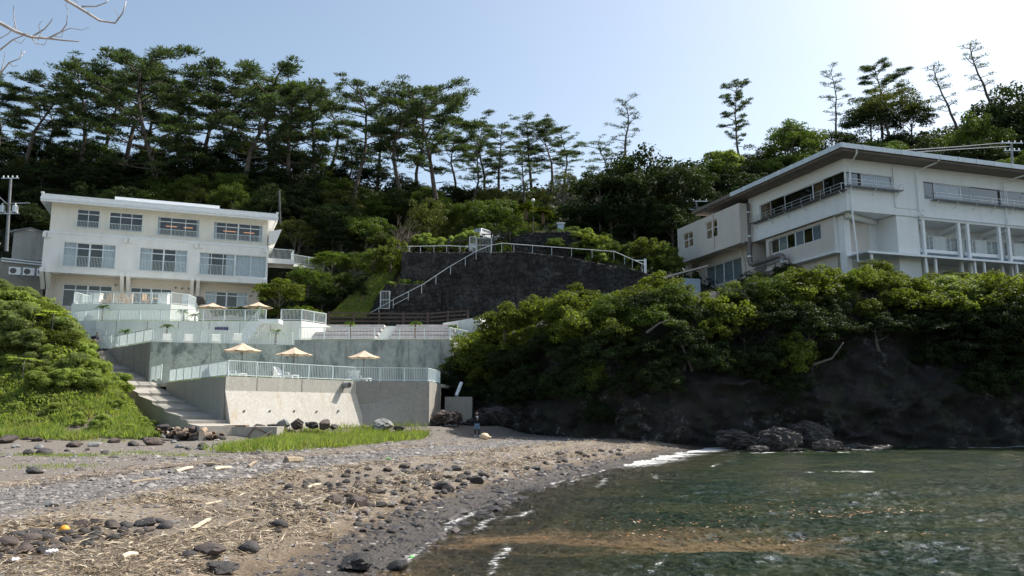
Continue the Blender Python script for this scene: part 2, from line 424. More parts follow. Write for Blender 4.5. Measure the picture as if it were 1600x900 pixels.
XX, YY = np.meshgrid(xa, ya); ZZ = water_z(XX, YY)
t = NT('sea_water'); t.n.remove(t.b)
dep = t.attr('deep'); nz = t.noise(.35, 4, .6)
murk = t.n.new('ShaderNodeBsdfDiffuse')
mcol = t.mix(t.ramp(t.noise(.5, 5, .65, t.coord((.5,1.2,1))), [(.42, 0.0), (.62, 1.0)]), (.009,.023,.013), (.036,.044,.018))
sdy = t.math('MULTIPLY', t.attr('sandy'), t.ramp(t.noise(1.7, 7, .7, t.coord((.55,1.7,1))), [(.34, .35), (.52, 1.0)]))
mcol = t.mix(sdy, mcol, (.30,.195,.105))
t.l.new(mcol, murk.inputs[0])
trn = t.n.new('ShaderNodeBsdfTransparent'); trn.inputs[0].default_value = (.86,.84,.74,1)
mx1 = t.n.new('ShaderNodeMixShader')
t.l.new(t.math('MAXIMUM', t.ramp(dep, [(0, .03), (.3, .25), (1, .93)]), sdy), mx1.inputs[0])
t.l.new(trn.outputs[0], mx1.inputs[1]); t.l.new(murk.outputs[0], mx1.inputs[2])
gl = t.n.new('ShaderNodeBsdfGlossy'); gl.inputs['Roughness'].default_value = .07
bmp = t.n.new('ShaderNodeBump'); bmp.inputs['Strength'].default_value = .85; bmp.inputs['Distance'].default_value = .085
rip = t.math('ADD', t.noise(3.2, 6, .6, t.coord((.8,1.25,1))), t.math('ADD', t.math('MULTIPLY', t.noise(11, 4, .6), .45), t.math('MULTIPLY', t.math('POWER', t.noise(7, 3, .6), 7.0), 26.0)))
t.l.new(rip, bmp.inputs['Height']); t.l.new(bmp.outputs[0], gl.inputs['Normal'])
t.l.new(bmp.outputs[0], murk.inputs['Normal'])
fr = t.n.new('ShaderNodeFresnel'); fr.inputs['IOR'].default_value = 1.33; t.l.new(bmp.outputs[0], fr.inputs['Normal'])
mx2 = t.n.new('ShaderNodeMixShader'); t.l.new(t.math('MULTIPLY', fr.outputs[0], .85), mx2.inputs[0]); t.l.new(mx1.outputs[0], mx2.inputs[1]); t.l.new(gl.outputs[0], mx2.inputs[2])
foam = t.n.new('ShaderNodeBsdfDiffuse'); foam.inputs[0].default_value = (.80,.81,.80,1)  # white for foam and for sun glints painted as speckles
fo = t.ramp(t.math('SUBTRACT', t.attr('foam'), t.math('MULTIPLY', t.ramp(t.noise(9, 9, .85, t.coord((.55,1.3,1))), [(.32, 0.0), (.68, 1.0)]), 1.25)), [(.0, 0.0), (.22, .9)])
mx3 = t.n.new('ShaderNodeMixShader'); t.l.new(fo, mx3.inputs[0]); t.l.new(mx2.outputs[0], mx3.inputs[1]); t.l.new(foam.outputs[0], mx3.inputs[2])
t.l.new(mx3.outputs[0], t.out.inputs[0])
M['water'] = t.m
me = grid_mesh('sea', XX, YY, ZZ, M['water'])
D = -shore_d(XX, YY)
vattr(me, 'deep', np.clip((D-.3)/4.5, 0, 1))
# silt stirred up by the little wave near the camera
A_ = onz(770, 846, 0); B_ = onz(1190, 850, 0)
tt = np.clip(((XX-A_.x)*(B_.x-A_.x)+(YY-A_.y)*(B_.y-A_.y))/((B_.x-A_.x)**2+(B_.y-A_.y)**2), 0, 1)
dist = np.hypot(XX-(A_.x+tt*(B_.x-A_.x)), (YY-(A_.y+tt*(B_.y-A_.y))))
wd = 1.15+1.1*fbm(XX*.9, YY*.9, 61)
silt = smooth(1.3, .2, dist/np.maximum(wd*(.35+1.3*vnoise(XX*.9, YY*2.4, 65)),.15))*.75
vattr(me, 'sandy', np.clip(np.maximum(silt*(1-.5*tt), .55*smooth(1.6,.2,D)*smooth(20,10,YY)*(.5+vnoise(XX*1.3,YY*1.3,63))), 0, 1))
foam_glint = np.exp(-((D-.12)/.20)**2)*.75*(.30+.8*vnoise(YY*.8, XX*.8, 71))
for L_,sd_ in ((.75,1),(1.5,2),(2.6,3),(3.9,4)):
    foam_glint = np.maximum(foam_glint, np.exp(-((D-L_-.9*fbm(YY*.22,YY*.05,51+sd_*3)*2)/(.07+.005*YY))**2)*np.clip(1.6*vnoise(YY*.6,XX*.12,73+sd_)-.7,0,.62)*smooth(6,9,YY))
FAR = smooth(30, 36, YY)*smooth(3.2, .2, D)*smooth(-1.0,.1,D)
foam_glint = np.maximum(foam_glint, FAR*1.05*(.5+.7*vnoise(XX*.6, YY*1.4, 75)))
foam_glint = np.maximum(foam_glint, .24*smooth(9,.5,D)*smooth(-.1,.2,D)*smooth(16,26,YY)*(.4+.9*vnoise(XX*.5,YY*.9,77)) + .10*smooth(24,44,YY)*smooth(2,6,D)*(.3+vnoise(XX*.4,YY*.8,79)))  # sparse white speckles stand in for sun glints, painted through the foam mask
c1 = onz(1320, 741, 0); foam_glint = np.maximum(foam_glint, 1.25*np.exp(-(((XX-c1.x)/1.5)**2+((YY-c1.y)/.35)**2)))
for px, py, w in ((1200,708,2.0),(1290,706,2.2),(1500,699,3.5),(1370,703,2.5),(1570,698,3)):
    c1 = onz(px, py, 0); foam_glint = np.maximum(foam_glint, 1.1*np.exp(-(((XX-c1.x)/w)**2+((YY-c1.y)/.9)**2)))
vattr(me, 'foam', np.clip(foam_glint, 0, 1.4))
tag(link_mesh('sea', me, loc=(0,0,0)), 'green rippled sea lapping the pebble shore', 'sea', kind='structure')

# ---- hillside behind the buildings
gx = np.array([-140,-110,-60,-45,-30,-20,-12,-4,4,12,20,30,45,60,90,140,200.])
gy = np.array([61,61.8,66,74,80,82.6,84,90,100,118,150,200.])
gz = np.array([
 [-1]*17,
 [9,9,9,8,4,2,2,3,5,7,8,8,8,8,8,8,8],
 [12,12,11,9,6,6,6,6,8,11,12,12,12,12,12,12,12],
 [14,14,13,11,9.2,9.2,9.2,9.2,11,12.5,13,13,13,13,14,16,18],
 [15,15,14,11.5,11.5,11.0,10.2,10.2,11,13,14,14,14,14,16,20,22],
 [16,15.5,14,11.6,11.7,13.2,15.0,18.3,18.3,17,15,14.4,14.5,16,20,25,27],
 [17,16,14,11.7,11.8,14.2,18.3,18.5,18.5,17.4,15.6,14.6,15,17,21,27,29],
 [21,20,17,12,12.2,16.5,18.7,18.7,18.7,18.4,17.5,18,20,24,30,36,38],
 [34,32,30,22,22,23,22.5,22.5,23,26,28,29,31,35,40,46,50],
 [43,42,40,39.5,38.5,36,35,35.5,36,37,38.5,40,41.5,43.5,50,60,64],
 [44,43,41,40,39,36,35,35,36,37,39,41,43,45,52,62,66],
 [40,40,38,36,34,32,31,31,32,34,36,38,40,42,50,60,64.]])
def hill_z(x, y, rough=True):
    x = np.clip(np.asarray(x, float), gx[0], gx[-1]); y = np.clip(np.asarray(y, float), gy[0], gy[-1])
    i = np.clip(np.searchsorted(gx, x)-1, 0, len(gx)-2); j = np.clip(np.searchsorted(gy, y)-1, 0, len(gy)-2)
    u = (x-gx[i])/(gx[i+1]-gx[i]); v = (y-gy[j])/(gy[j+1]-gy[j])
    z = (gz[j,i]*(1-u)+gz[j,i+1]*u)*(1-v)+(gz[j+1,i]*(1-u)+gz[j+1,i+1]*u)*v
    if rough: z = z + fbm(x*.25, y*.25, 81)*1.2*smooth(88, 100, y)
    return z
xa = axis([(-140,-50,3),(-50,60,1.0),(60,200,4)]); ya = axis([(61,62,.4),(62,80,1.5),(80,86,.5),(86,200,2.5)])
XX, YY = np.meshgrid(xa, ya)
t = NT('hill_soil')
t.color(t.ramp(t.noise(.5, 6), [(.3, (.022,.022,.012)), (.6, (.035,.042,.016)), (.8, (.05,.055,.02))])).rough(.95); t.bump(t.noise(3, 8), .8, .3)
M['hill'] = t.m
tag(link_mesh('hillside', grid_mesh('hillside', XX, YY, hill_z(XX, YY), M['hill'])), 'wooded hillside rising behind the two buildings', 'hillside', kind='structure')

# ---- sea cliff on the right
CB = [(-7,63.5),(-3,60.5),(1,58),(4,54.0),(7,51.6),(11,51.2),(16,52.2),(22,52.0),(28,52.8),(34,53.0),(42,53.5),(55,52),(80,46),(130,38),(220,30)]
prof = [(-.6,-1.5),(0,0),(.2,.9),(.25,2.0),(.1,3.3),(.5,4.4),(.8,5.2),(1.1,6.3),(1.5,7.6),(1.9,9.0),(2.6,10.6),(4.6,11.6),(11,12.2)]
cbx = np.array([c[0] for c in CB], float); cby = np.array([c[1] for c in CB], float)
sa = axis([(-7,50,.22),(50,220,3)]); pa = np.linspace(0, len(prof)-1, 85)
pb = np.interp(pa, np.arange(len(prof)), [p[0] for p in prof]); pz = np.interp(pa, np.arange(len(prof)), [p[1] for p in prof])
SX, PB = np.meshgrid(sa, pb); _, PZ = np.meshgrid(sa, pz)
hs = np.interp(SX, [-7,-2,3,10,16,30,200], [.55,.62,.75,.85,.95,1,1.1])
CYY = np.interp(SX, cbx, cby) + PB
CZ = PZ*hs
def ridged(x, y, s): return 1-np.abs(2*vnoise(x, y, s)-1)
bul = (.5+.9*vnoise(SX*.05,CZ*0,90))*1.0*fbm(SX*.22, CZ*.3, 91) + .9*(ridged(SX*.35+CZ*.2, CZ*.6, 93)-.5) + .5*(ridged(SX*.9, CZ*1.3-SX*.2, 95)-.5) + .35*fbm(SX*2.2, CZ*2.2, 97) + .35*(ridged(SX*.25+CZ*1.1, CZ*1.9+SX*.35, 98)-.5)
bul = bul + .75*(np.floor(5*vnoise(SX*.45+CZ*.1, CZ*.65+SX*.15, 94))/5-.4) + .4*(np.floor(4*vnoise(SX*1.3-CZ*.4, CZ*1.5, 96))/4-.4)
msk = smooth(-.5, 1.0, CZ)*smooth(13, 7, CZ)*.9+.15
CYY = CYY - bul*msk; CXX = SX + (fbm(SX*.6, CZ*.6, 99)*1.2)*msk; CZ = CZ + fbm(SX*.8, PB*1.2, 101)*.7*smooth(.3,1,CZ)
t = NT('cliff_rock')
rc = t.ramp(t.noise(.7, 8, .65), [(.3, (.007,.006,.006)), (.55, (.019,.0165,.0155)), (.75, (.042,.036,.033))])
lich = t.math('MULTIPLY', t.ramp(t.noise(1.6, 9, .8), [(.52, 0.0), (.64, .7)]), t.ramp(t.noise(.28, 3), [(.45, 0.0), (.58, 1.0)]))
rc = t.mix(lich, rc, (.27,.265,.25))
gm = t.math('MULTIPLY', t.ramp(t.noise(.6, 6), [(.52, 0.0), (.62, .7)]), .8)
rc = t.mix(gm, rc, (.03,.04,.015))
t.color(rc).rough(.85); t.bump(t.math('ADD', t.noise(3.5, 10, .7), t.math('MULTIPLY', t.voro(1.6), .5)), .9, .25)
M['cliff'] = t.m
tag(link_mesh('cliff', grid_mesh('cliff', CXX, CYY, CZ, M['cliff'], False)), 'dark volcanic sea cliff with pale lichen below the right hotel', 'cliff', kind='structure')
def cliff_y(x, zz):
    """how far back the cliff face lies at height zz"""
    h = np.interp(x, [-7,-2,3,10,16,30,200], [.55,.62,.75,.85,.95,1,1.1])
    return float(np.interp(x, cbx, cby) + np.interp(zz/h, [p[1] for p in prof], [p[0] for p in prof]))
# ================================================================= TERRACES
Z1, Z2, Z2B, Z3, Z4 = 4.27, 7.50, 7.91, 10.02, 11.79
def V3(x, y, z): return Vector((x, y, z))
def solid(name, top, bot, mat, label, cat, loc=None, parent=None):
    """closed block between two equal rings of points"""
    n = len(top); mb = MB()
    mb.add(list(bot)+list(top), [tuple(range(n-1,-1,-1)), tuple(range(n,2*n))]+[(i,(i+1)%n,n+(i+1)%n,n+i) for i in range(n)])
    if parent is not None: return mb.build(name, mat, parent)
    o = mb.build(name, mat, loc=loc or bot[0]); return tag(o, label, cat)
L1, C1, A2, A3, A4 = V3(-24.09,55.86,0), V3(-16.44,46,0), V3(-10.29,53.02,0), V3(-5.58,54.12,0), V3(-5.17,58.35,0)
n1 = V3(.752,-.659,0)
def z_(p, z): return V3(p.x, p.y, z)
# --- lower retaining wall
w = empty('retaining_wall', z_(C1, 0.6), 0, 'pale sunlit concrete wall leaning back below the lowest terrace, drainpipe near its right end', 'retaining wall')
solid('coping_band', [z_(p, Z1) for p in (C1,A2,A2+V3(-.5,.5,0),C1+V3(-.3,.9,0))], [z_(p, Z1-.80) for p in (C1,A2,A2+V3(-.5,.5,0),C1+V3(-.3,.9,0))], M['tier1'], 0,0, parent=w)
solid('battered_face', [z_(p, Z1-.803) for p in (C1,A2,A2+V3(-.5,.5,0),C1+V3(-.3,.9,0))], [z_(C1+n1*1.15+V3(.1,-.1,0),.3), z_(A2+n1*1.0+V3(.3,.2,0),.3), z_(A2+V3(-.5,.5,0),.3), z_(C1+V3(-.3,.9,0),.3)], M['tier1'], 0,0, parent=w)
ln = V3(-.79,-.613,0)
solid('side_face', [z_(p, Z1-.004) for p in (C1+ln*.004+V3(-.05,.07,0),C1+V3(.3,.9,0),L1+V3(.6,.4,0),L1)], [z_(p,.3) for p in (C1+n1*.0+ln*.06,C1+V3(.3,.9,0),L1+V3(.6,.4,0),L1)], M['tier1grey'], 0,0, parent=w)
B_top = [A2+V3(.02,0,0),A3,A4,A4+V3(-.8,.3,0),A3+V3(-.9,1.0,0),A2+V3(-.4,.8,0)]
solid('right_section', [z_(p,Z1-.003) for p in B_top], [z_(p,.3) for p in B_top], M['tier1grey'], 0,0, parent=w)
# warped skirt that dies out along a curve towards the right end
nb = V3(.225,-.974,0); mb = MB(); top=[]; bot=[]; N=48
for k in range(N+1):
    s = k/N; p = A2.lerp(A3, s*.97+.01); zt = 2.75 + (Z1-.12-2.75)*(s**1.7); top.append(z_(p+nb*.012, zt)); bot.append(z_(p+nb*(1.0*(1-s)**.8+.06), .3))
for k in range(N): mb.quad(bot[k], bot[k+1], top[k+1], top[k])
mb.add([top[0], bot[0], z_(A2,.3)], [(0,1,2)])
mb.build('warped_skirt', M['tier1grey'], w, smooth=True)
for px, py in ((382,642),(422,642),(460,642),(495,643),(529,642)):
    O = z_(C1+n1*.62, 2.0); nn = (n1+V3(0,0,.36)).normalized(); p = onplane(px,py,O,nn)
    MB().tube([p-nn*.1, p+nn*.03], .055, 8).build('weep_hole', M['black_rubber'], w)
p = onplane(537,602,z_(C1,3.8),n1)
mb = MB(); mb.tube([p-n1*.25, p+n1*.6], .19, 14); mb.build('drainpipe', M['grey_metal'], w, smooth=False)
MB().tube([p+n1*.58, p+n1*.606], .155, 14).build('pipe_mouth', M['black_rubber'], w)
# --- stepped concrete path on the left
path = empty('concrete_steps', (-15.6,44.8,1.0), 0, 'long shallow concrete steps climbing beside the terraces to the left hotel', 'steps')
pts = [(-15.0,44.1,1.50),(-16.3,45.75,1.78),(-17.2,46.9,2.02),(-19.3,49.6,2.45),(-21.1,51.9,2.95),(-23.3,54.7,3.5),(-25.5,57.5,4.15),(-27.6,60.2,4.75),(-30.2,62.7,5.6),(-32.0,64.6,6.2)]
for i in range(5): pts.append((-32.0-.5*(i+1), 64.6+.5*(i+1), 6.2+.28*(i+1)))
for i in range(len(pts)-1):
    a = Vector(pts[i]); b = Vector(pts[i+1]); d = V3(b.x-a.x,b.y-a.y,0).normalized(); l = V3(-d.y,d.x,0)
    wd = 2.0 if i < 8 else 1.9
    z0 = a.z; z1 = b.z-.17 if i < 9 else a.z+.02
    r0, r1, l0, l1 = a-l*.35, b-l*.35, a+l*wd, b+l*wd
    solid('step', [z_(r0,z0), z_(r1,z1), z_(l1,z1), z_(l0,z0)], [z_(r0,.2), z_(r1,.2), z_(l1,.2), z_(l0,.2)], M['step'], 0,0, parent=path)
# --- terrace floors
def floor(name, poly, z, mat, label):
    mb = MB(); mb.prism([(p[0],p[1]) for p in poly], z-.25, z); o = mb.build(name, mat, loc=(poly[0][0],poly[0][1],z)); tag(o, label, 'terrace', kind='structure')
floor('lower_terrace', [(-24.05,55.9),(-16.45,46.08),(-10.3,53.1),(-5.6,54.2),(-5.2,58.3),(-4.6,63),(-17.2,63.1),(-27.2,60)], Z1+.01, M['paving'], 'lowest terrace with loungers and three parasols')
floor('middle_terrace', [(-34.2,67.4),(-27.2,60.1),(-17.4,63.2),(-17.4,68.6),(-33,68.5)], Z2+.01, M['paving'], 'middle terrace with white loungers')
floor('side_terrace', [(-17.2,63.05),(-4.8,63.05),(-4.4,70),(-17.2,70)], Z2B+.01, M['paving'], 'narrow terrace below the pink benches')
floor('upper_terrace', [(-38.6,69.5),(-35.7,68.05),(-19.95,68.55),(-16.8,71.6),(-16,78),(-40,78)], Z3+.01, M['paving'], 'upper terrace with two parasols')
# --- walls of the higher terraces
P2 = [V3(-27.25,60,0), V3(-17.33,63.17,0), V3(-17.5,63.9,0), V3(-27,61,0)]
solid('retaining_wall', [z_(p,Z2) for p in P2], [z_(p,3.6) for p in P2], M['tier2'], 'green-grey blotchy concrete wall behind the two left parasols', 'retaining wall')
P2L = [V3(-34.29,67.37,0), V3(-27.254,60.004,0), V3(-26.9,60.9,0), V3(-33.6,67.9,0)]
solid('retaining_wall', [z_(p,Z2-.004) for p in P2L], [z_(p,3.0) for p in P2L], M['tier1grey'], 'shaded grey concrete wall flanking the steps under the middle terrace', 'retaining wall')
P2B = [V3(-17.25,63,0), V3(-4.82,63,0), V3(-3.6,65.5,0), V3(-17.25,64,0)]
solid('retaining_wall', [z_(p,Z2B) for p in P2B], [z_(p,3.6) for p in P2B], M['tier2b'], 'dark streaked concrete wall behind the right-hand parasol', 'retaining wall')
P3 = [V3(-35.68,68,0), V3(-19.93,68.48,0), V3(-19.93,69.2,0), V3(-35.5,69,0)]
w3 = solid('retaining_wall', [z_(p,Z3) for p in P3], [z_(p,6.5) for p in P3], M['tier3'], 'long whitewashed wall with a small navy sign under the upper terrace', 'retaining wall')
P3L = [V3(-38.68,69.47,0), V3(-35.684,68.004,0), V3(-35.3,69,0), V3(-38.4,70.4,0)]
solid('retaining_wall', [z_(p,Z3-.003) for p in P3L], [z_(p,6.0) for p in P3L], M['tier3'], 'short whitewashed wall behind the walker on the steps', 'retaining wall')
P3R = [V3(-19.92,68.46,0), V3(-18.2,68.5,0), V3(-16.76,71.54,0), V3(-17.4,72,0), V3(-19.92,69.2,0)]
solid('retaining_wall', [z_(p,Z3+.05) for p in P3R], [z_(p,7.0) for p in P3R], M['tier3'], 'whitewashed wall end beside the pink benches', 'retaining wall')
dk = [V3(-39.07,70,0), V3(-30.44,70.42,0), V3(-29.36,71.71,0), V3(-29.6,74.6,0), V3(-33,75.2,0), V3(-39.4,73.6,0)]
solid('sun_deck', [z_(p,Z4) for p in dk], [z_(p,Z3-.2) for p in dk], M['deckwall'], 'pale green raised deck with wooden furniture in front of the left hotel', 'deck')
# formwork joints: narrow proud beads on the cast walls
def joints(parent, a, b, zt, zb, sp, n_out, at_top=None):
    L_ = (b-a).length; m = int(L_/sp)
    for k in range(1, m+1):
        q = a.lerp(b, (k-.35)/m); MB().beam(z_(q+n_out*.004, zb), z_(q+n_out*.004, zt), .035, .016, up=(n_out.x,n_out.y,0)).build('formwork_joint', M['joint'], parent)
for o_ in [o for o in bpy.data.objects if o.name.startswith('retaining_wall')]:
    lb = o_.get('label','')
    if 'green-grey' in lb: joints(o_, P2[0], P2[1], Z2-.02, 4.3, 2.4, V3(.304,-.953,0))
    if 'flanking' in lb: joints(o_, P2L[0], P2L[1], Z2-.02, 4.0, 2.2, V3(-.72,-.69,0))
    if 'dark streaked' in lb: joints(o_, P2B[0], P2B[1], Z2B-.02, 4.3, 2.1, V3(0,-1,0))
    if 'long whitewashed' in lb: joints(o_, P3[0], P3[1], Z3-.02, Z2, 2.6, V3(.03,-1,0))
    if 'leaning back' in lb:
        joints(o_, C1, A2, Z1-.02, Z1-.79, 3.1, n1); joints(o_, A2, A3, Z1-.02, Z1-.6, 2.4, nb)
        for s_ in (.17,.5,.83):
            p0 = z_(C1.lerp(A2,s_)+n1*.005, Z1-.82); p1 = z_((C1+n1*1.15).lerp(A2+n1*1.0,s_)+n1*.005, .32); MB().beam(p0,p1,.03,.014,up=(n1.x,n1.y,.3)).build('formwork_joint', M['joint'], o_)
        for f_ in (.36,.7):
            p0 = z_(C1+n1*(1.15*f_+.004), Z1-.803-(Z1-.803-.3)*f_); p1 = z_(A2+n1*(1.0*f_+.004), p0.z); MB().beam(p0,p1,.014,.02).build('formwork_joint', M['joint'], o_)
# navy notice on the white wall: two rows of faint lettering
a = onplane(336.5,511.2,P3[0],V3(.03,-1,0)); b = onplane(356.5,516.8,P3[0],V3(.03,-1,0))
sg = empty('notice_sign', (a.x,a.y-.06,b.z), 0, 'small navy notice with faint white lettering on the whitewashed wall', 'sign')
W_ = b.x-a.x; H_ = a.z-b.z
MB().box(0,0,0,W_,.04,H_).build('sign_board', M['sign_blue'], sg, local=True)
mb = MB()
for k in range(4):          # four characters, each a few brush-like strokes
    x0 = W_*(.10+.225*k); c = W_*.12; zt = H_*.9; zb = H_*.55
    for (u0,v0,u1,v1) in ((0,.85,1,1),(0,.40,1,.52),(.42,0,.58,1),(.05,.0,.95,.12)) if k%2==0 else ((0,0,.14,1),(.86,0,1,1),(0,.86,1,1),(.1,.42,.9,.54),(.3,0,.7,.12)):
        mb.box(x0+u0*c,-.008,zb+v0*(zt-zb),x0+u1*c,0,zb+v1*(zt-zb))
mb.build('lettering', M['sign_white'], sg, local=True)
mb = MB()
for k in range(11):
    x0 = W_*(.10+.072*k); mb.box(x0,-.008,H_*.22,x0+W_*.04,0,H_*.36)
mb.build('small_lettering', M['sign_white'], sg, local=True)
# --- outside stair against the white wall
st = empty('wall_stair', (-26,67.6,Z2), 0, 'white concrete stair running down the whitewashed wall to the middle terrace', 'stairs')
xa_, xb_ = at(375,533,67.6).x, at(411,503,67.6).x
ns = 12
for k in range(ns):
    x0 = xa_+(xb_-xa_)*k/ns; x1 = xa_+(xb_-xa_)*(k+1)/ns; zt = Z2+(Z3-Z2)*(k+1)/ns
    MB().box(x0,66.75,max(Z2,zt-.55),x1+.02,67.95,zt).build('step', M['trim'], st)
MB().box(xb_,66.7,Z3-.35,xb_+1.6,67.97,Z3-.005).build('landing', M['trim'], st)
for yy in (66.8,):
    mb = MB(); a = V3(xa_,yy,Z2+.95); b = V3(xb_,yy,Z3+1.0); mb.tube([a,b],.03,5)
    for k in range(1,14):
        q = a.lerp(b,k/14); mb.beam(q, q-V3(0,0,.9), .025,.025)
    o = mb.build('handrail', M['rail'], st)
# --- fences
def fence(pl, h, label, sp=1.85, bal=.115, mat=None, cat='fence', bars=True, group=None):
    mat = mat or M['rail']; pl = [Vector(p) for p in pl]
    e = empty('terrace_fence', pl[0], 0, label, cat, group)
    for i in range(len(pl)-1):
        a, b = pl[i], pl[i+1]; L = (b-a).length; n = max(1, round(L/sp))
        up = V3(0,0,1)
        for k in range(n+1 if i == len(pl)-2 else n):
            q = a.lerp(b, k/n); MB().box(q.x-.035,q.y-.035,q.z-.02,q.x+.035,q.y+.035,q.z+h).build('post', mat, e)
        MB().beam(a+up*h, b+up*h, .055, .045).build('top_rail', mat, e)
        MB().beam(a+up*.10, b+up*.10, .045, .045).build('bottom_rail', mat, e)
        if bars:
            mb = MB(); m = max(2, int(L/bal))
            for k in range(1, m):
                q = a.lerp(b, k/m); mb.beam(q+up*.12, q+up*(h-.025), .022, .022)
            mb.build('baluster_row', mat, e, kind='stuff')
    return e
def zz(pl, z): return [V3(p[0],p[1],z) for p in pl]
fence(zz([L1+V3(.15,.05,0),C1+V3(.05,.12,0),A2+V3(-.12,.05,0),A3+V3(-.1,.1,0),A4+V3(-.1,0,0)], Z1), .92, 'white railing along the edge of the lowest terrace')
e = L1
fence(zz([V3(-26.9,59.6,0),V3(-25.0,57.0,0)], Z1+.25), 1.1, 'short white gate panel at the left end of the lowest terrace', 1.3)
fence(zz([V3(-33.6,66.8,0),V3(-27.2,60.12,0),V3(-17.5,63.25,0)], Z2), 1.02, 'white railing round the middle terrace with four loungers')
fence(zz([V3(-34.9,67.6,0),V3(-33.8,67.0,0)], Z2), 1.15, 'small white gate at the head of the long steps', 1.1)
fence([V3(-36.6,68.0,Z2+.9),V3(-34.6,67.6,Z2+.5)], 1.1, 'short sloping white railing by the walker on the steps', 2)
fence(zz([V3(-16.95,63.1,0),V3(-4.95,63.1,0),V3(-3.7,66,0)], Z2B), 1.0, 'white railing in front of the pink benches')
fence(zz([V3(-38.6,69.55,0),V3(-35.65,68.08,0),V3(-21.3,68.45,0)], Z3), 1.0, 'white railing along the upper terrace below the deck')
fence(zz([V3(-20.0,68.5,0),V3(-18.25,68.55,0),V3(-16.8,71.5,0)], Z3+.05), .98, 'white railing at the right end of the upper terrace')
fence(zz([V3(-38.9,73.0,0),V3(-38.95,70.1,0),V3(-30.5,70.5,0),V3(-29.45,71.75,0),V3(-29.65,74.3,0)], Z4), 1.05, 'white railing round the furnished sun deck')
# --- pink tiered benches
bn = empty('tiered_benches', (-17,67,Z2B), 0, 'pinkish stepped benches with dark gaps beneath the brown fence', 'benches')
for k in range(5):
    y0 = 67.0+1.5*k; zt = Z2B+.40+.48*k
    xl = at(488,528,67).x + (at(502,507,74).x-at(488,528,67).x)*k/4
    xm0, xm1 = at(591,520,70).x, at(611,520,70).x; xr = at(699,520,67).x+.1*k
    for (u0,u1) in ((xl,xm0),(xm1,xr)):
        MB().box(u0,y0,zt-.26,u1,y0+1.6,zt).build('bench', M['seat'], bn)
        MB().box(u0+.05,y0+.12,zt-.55,u1-.05,y0+1.55,zt-.262).build('riser', M['seat_dark'], bn)
    for s in range(2):
        MB().box(xm0+.01,y0+.75*s,Z2B,xm1-.01,y0+1.6,zt-.30+.24*s).build('step', M['tier3'], bn)
# right-hand white wall that rises behind the benches
solid('retaining_wall', [V3(-6.5,74.55,10.55),V3(-3.2,74.6,11.1),V3(-2.2,68,9.3),V3(-1.9,68.3,9.3),V3(-2.6,75.4,11.1),V3(-6.5,75.3,10.55)],
      [V3(-6.5,74.55,6),V3(-3.2,74.6,6),V3(-2.2,68,6),V3(-1.9,68.3,6),V3(-2.6,75.4,6),V3(-6.5,75.3,6)], M['tier3'], 'pale wall at the right end of the benches beside the cliff trees', 'retaining wall')
# --- brown rail fence above the benches
bf = empty('wooden_fence', at(513,504,75.2), 0, 'dark brown wooden rail fence above the pink benches', 'fence')
pl = [at(513,504.5,75.2), at(592,505,75.2), at(668,505,75.2), at(731,500.5,75.2)]
tp = 1.0
posts = []
for i in range(3):
    n = [2,2,2][i]
    for k in range(n + (i==2)): posts.append(pl[i].lerp(pl[i+1], k/n))
for q in posts: MB().box(q.x-.08,q.y-.08,q.z-.1,q.x+.08,q.y+.08,q.z+1.08).build('post', M['darkwood'], bf)
for i in range(3):
    for hh in (.18,.55,.92):
        MB().beam(pl[i]+V3(0,0,hh), pl[i+1]+V3(0,0,hh), .07, .14).build('rail', M['darkwood'], bf)

# ================================================================= STONE WALL ON THE SLOPE
def stone_relief(u, v, seed, cell):
    """rounded rubble stones: distance to the nearest two jittered cell centres"""
    u = u/cell; v = v/cell*1.15; iu = np.floor(u).astype(int); iv = np.floor(v).astype(int)
    d1 = np.full(u.shape, 9.); d2 = np.full(u.shape, 9.); idv = np.zeros(u.shape)
    for a in (-1,0,1):
        for b in (-1,0,1):
            cu = iu+a; cv = iv+b
            ju = cu+.5+.8*(vnoise(cu*7.13+.5, cv*3.71, seed)-.5); jv = cv+.5+.8*(vnoise(cu*2.3, cv*9.17+.5, seed+1)-.5)
            d = np.hypot(u-ju, v-jv); idn = vnoise(cu*5.7, cv*4.3, seed+2)
            m = d < d1; d2 = np.where(m, d1, np.minimum(d2, d)); idv = np.where(m, idn, idv); d1 = np.where(m, d, d1)
    return np.clip((d2-d1)*2.2, 0, 1)**.5, idv
t = NT('rubble_stone')
sc_ = t.attr('stone'); rc = t.mix(1.0, t.ramp(t.noise(1.2, 8, .7), [(.3, (.008,.0075,.007)), (.55, (.020,.018,.017)), (.78, (.055,.05,.046))]), t.ramp(sc_, [(0,.25),(.5,.9),(1,2.4)]), 'MULTIPLY')
rc = t.mix(t.math('MULTIPLY', t.ramp(t.noise(.35, 6, .7), [(.48, 0.0), (.62, 1.0)]), t.ramp(t.noise(2.6, 7, .75), [(.45, 0.0), (.62, .8)])), rc, (.095,.092,.087))
t.color(rc).rough(.95); t.bump(t.noise(9, 8), .6, .06)
M['rubble'] = t.m
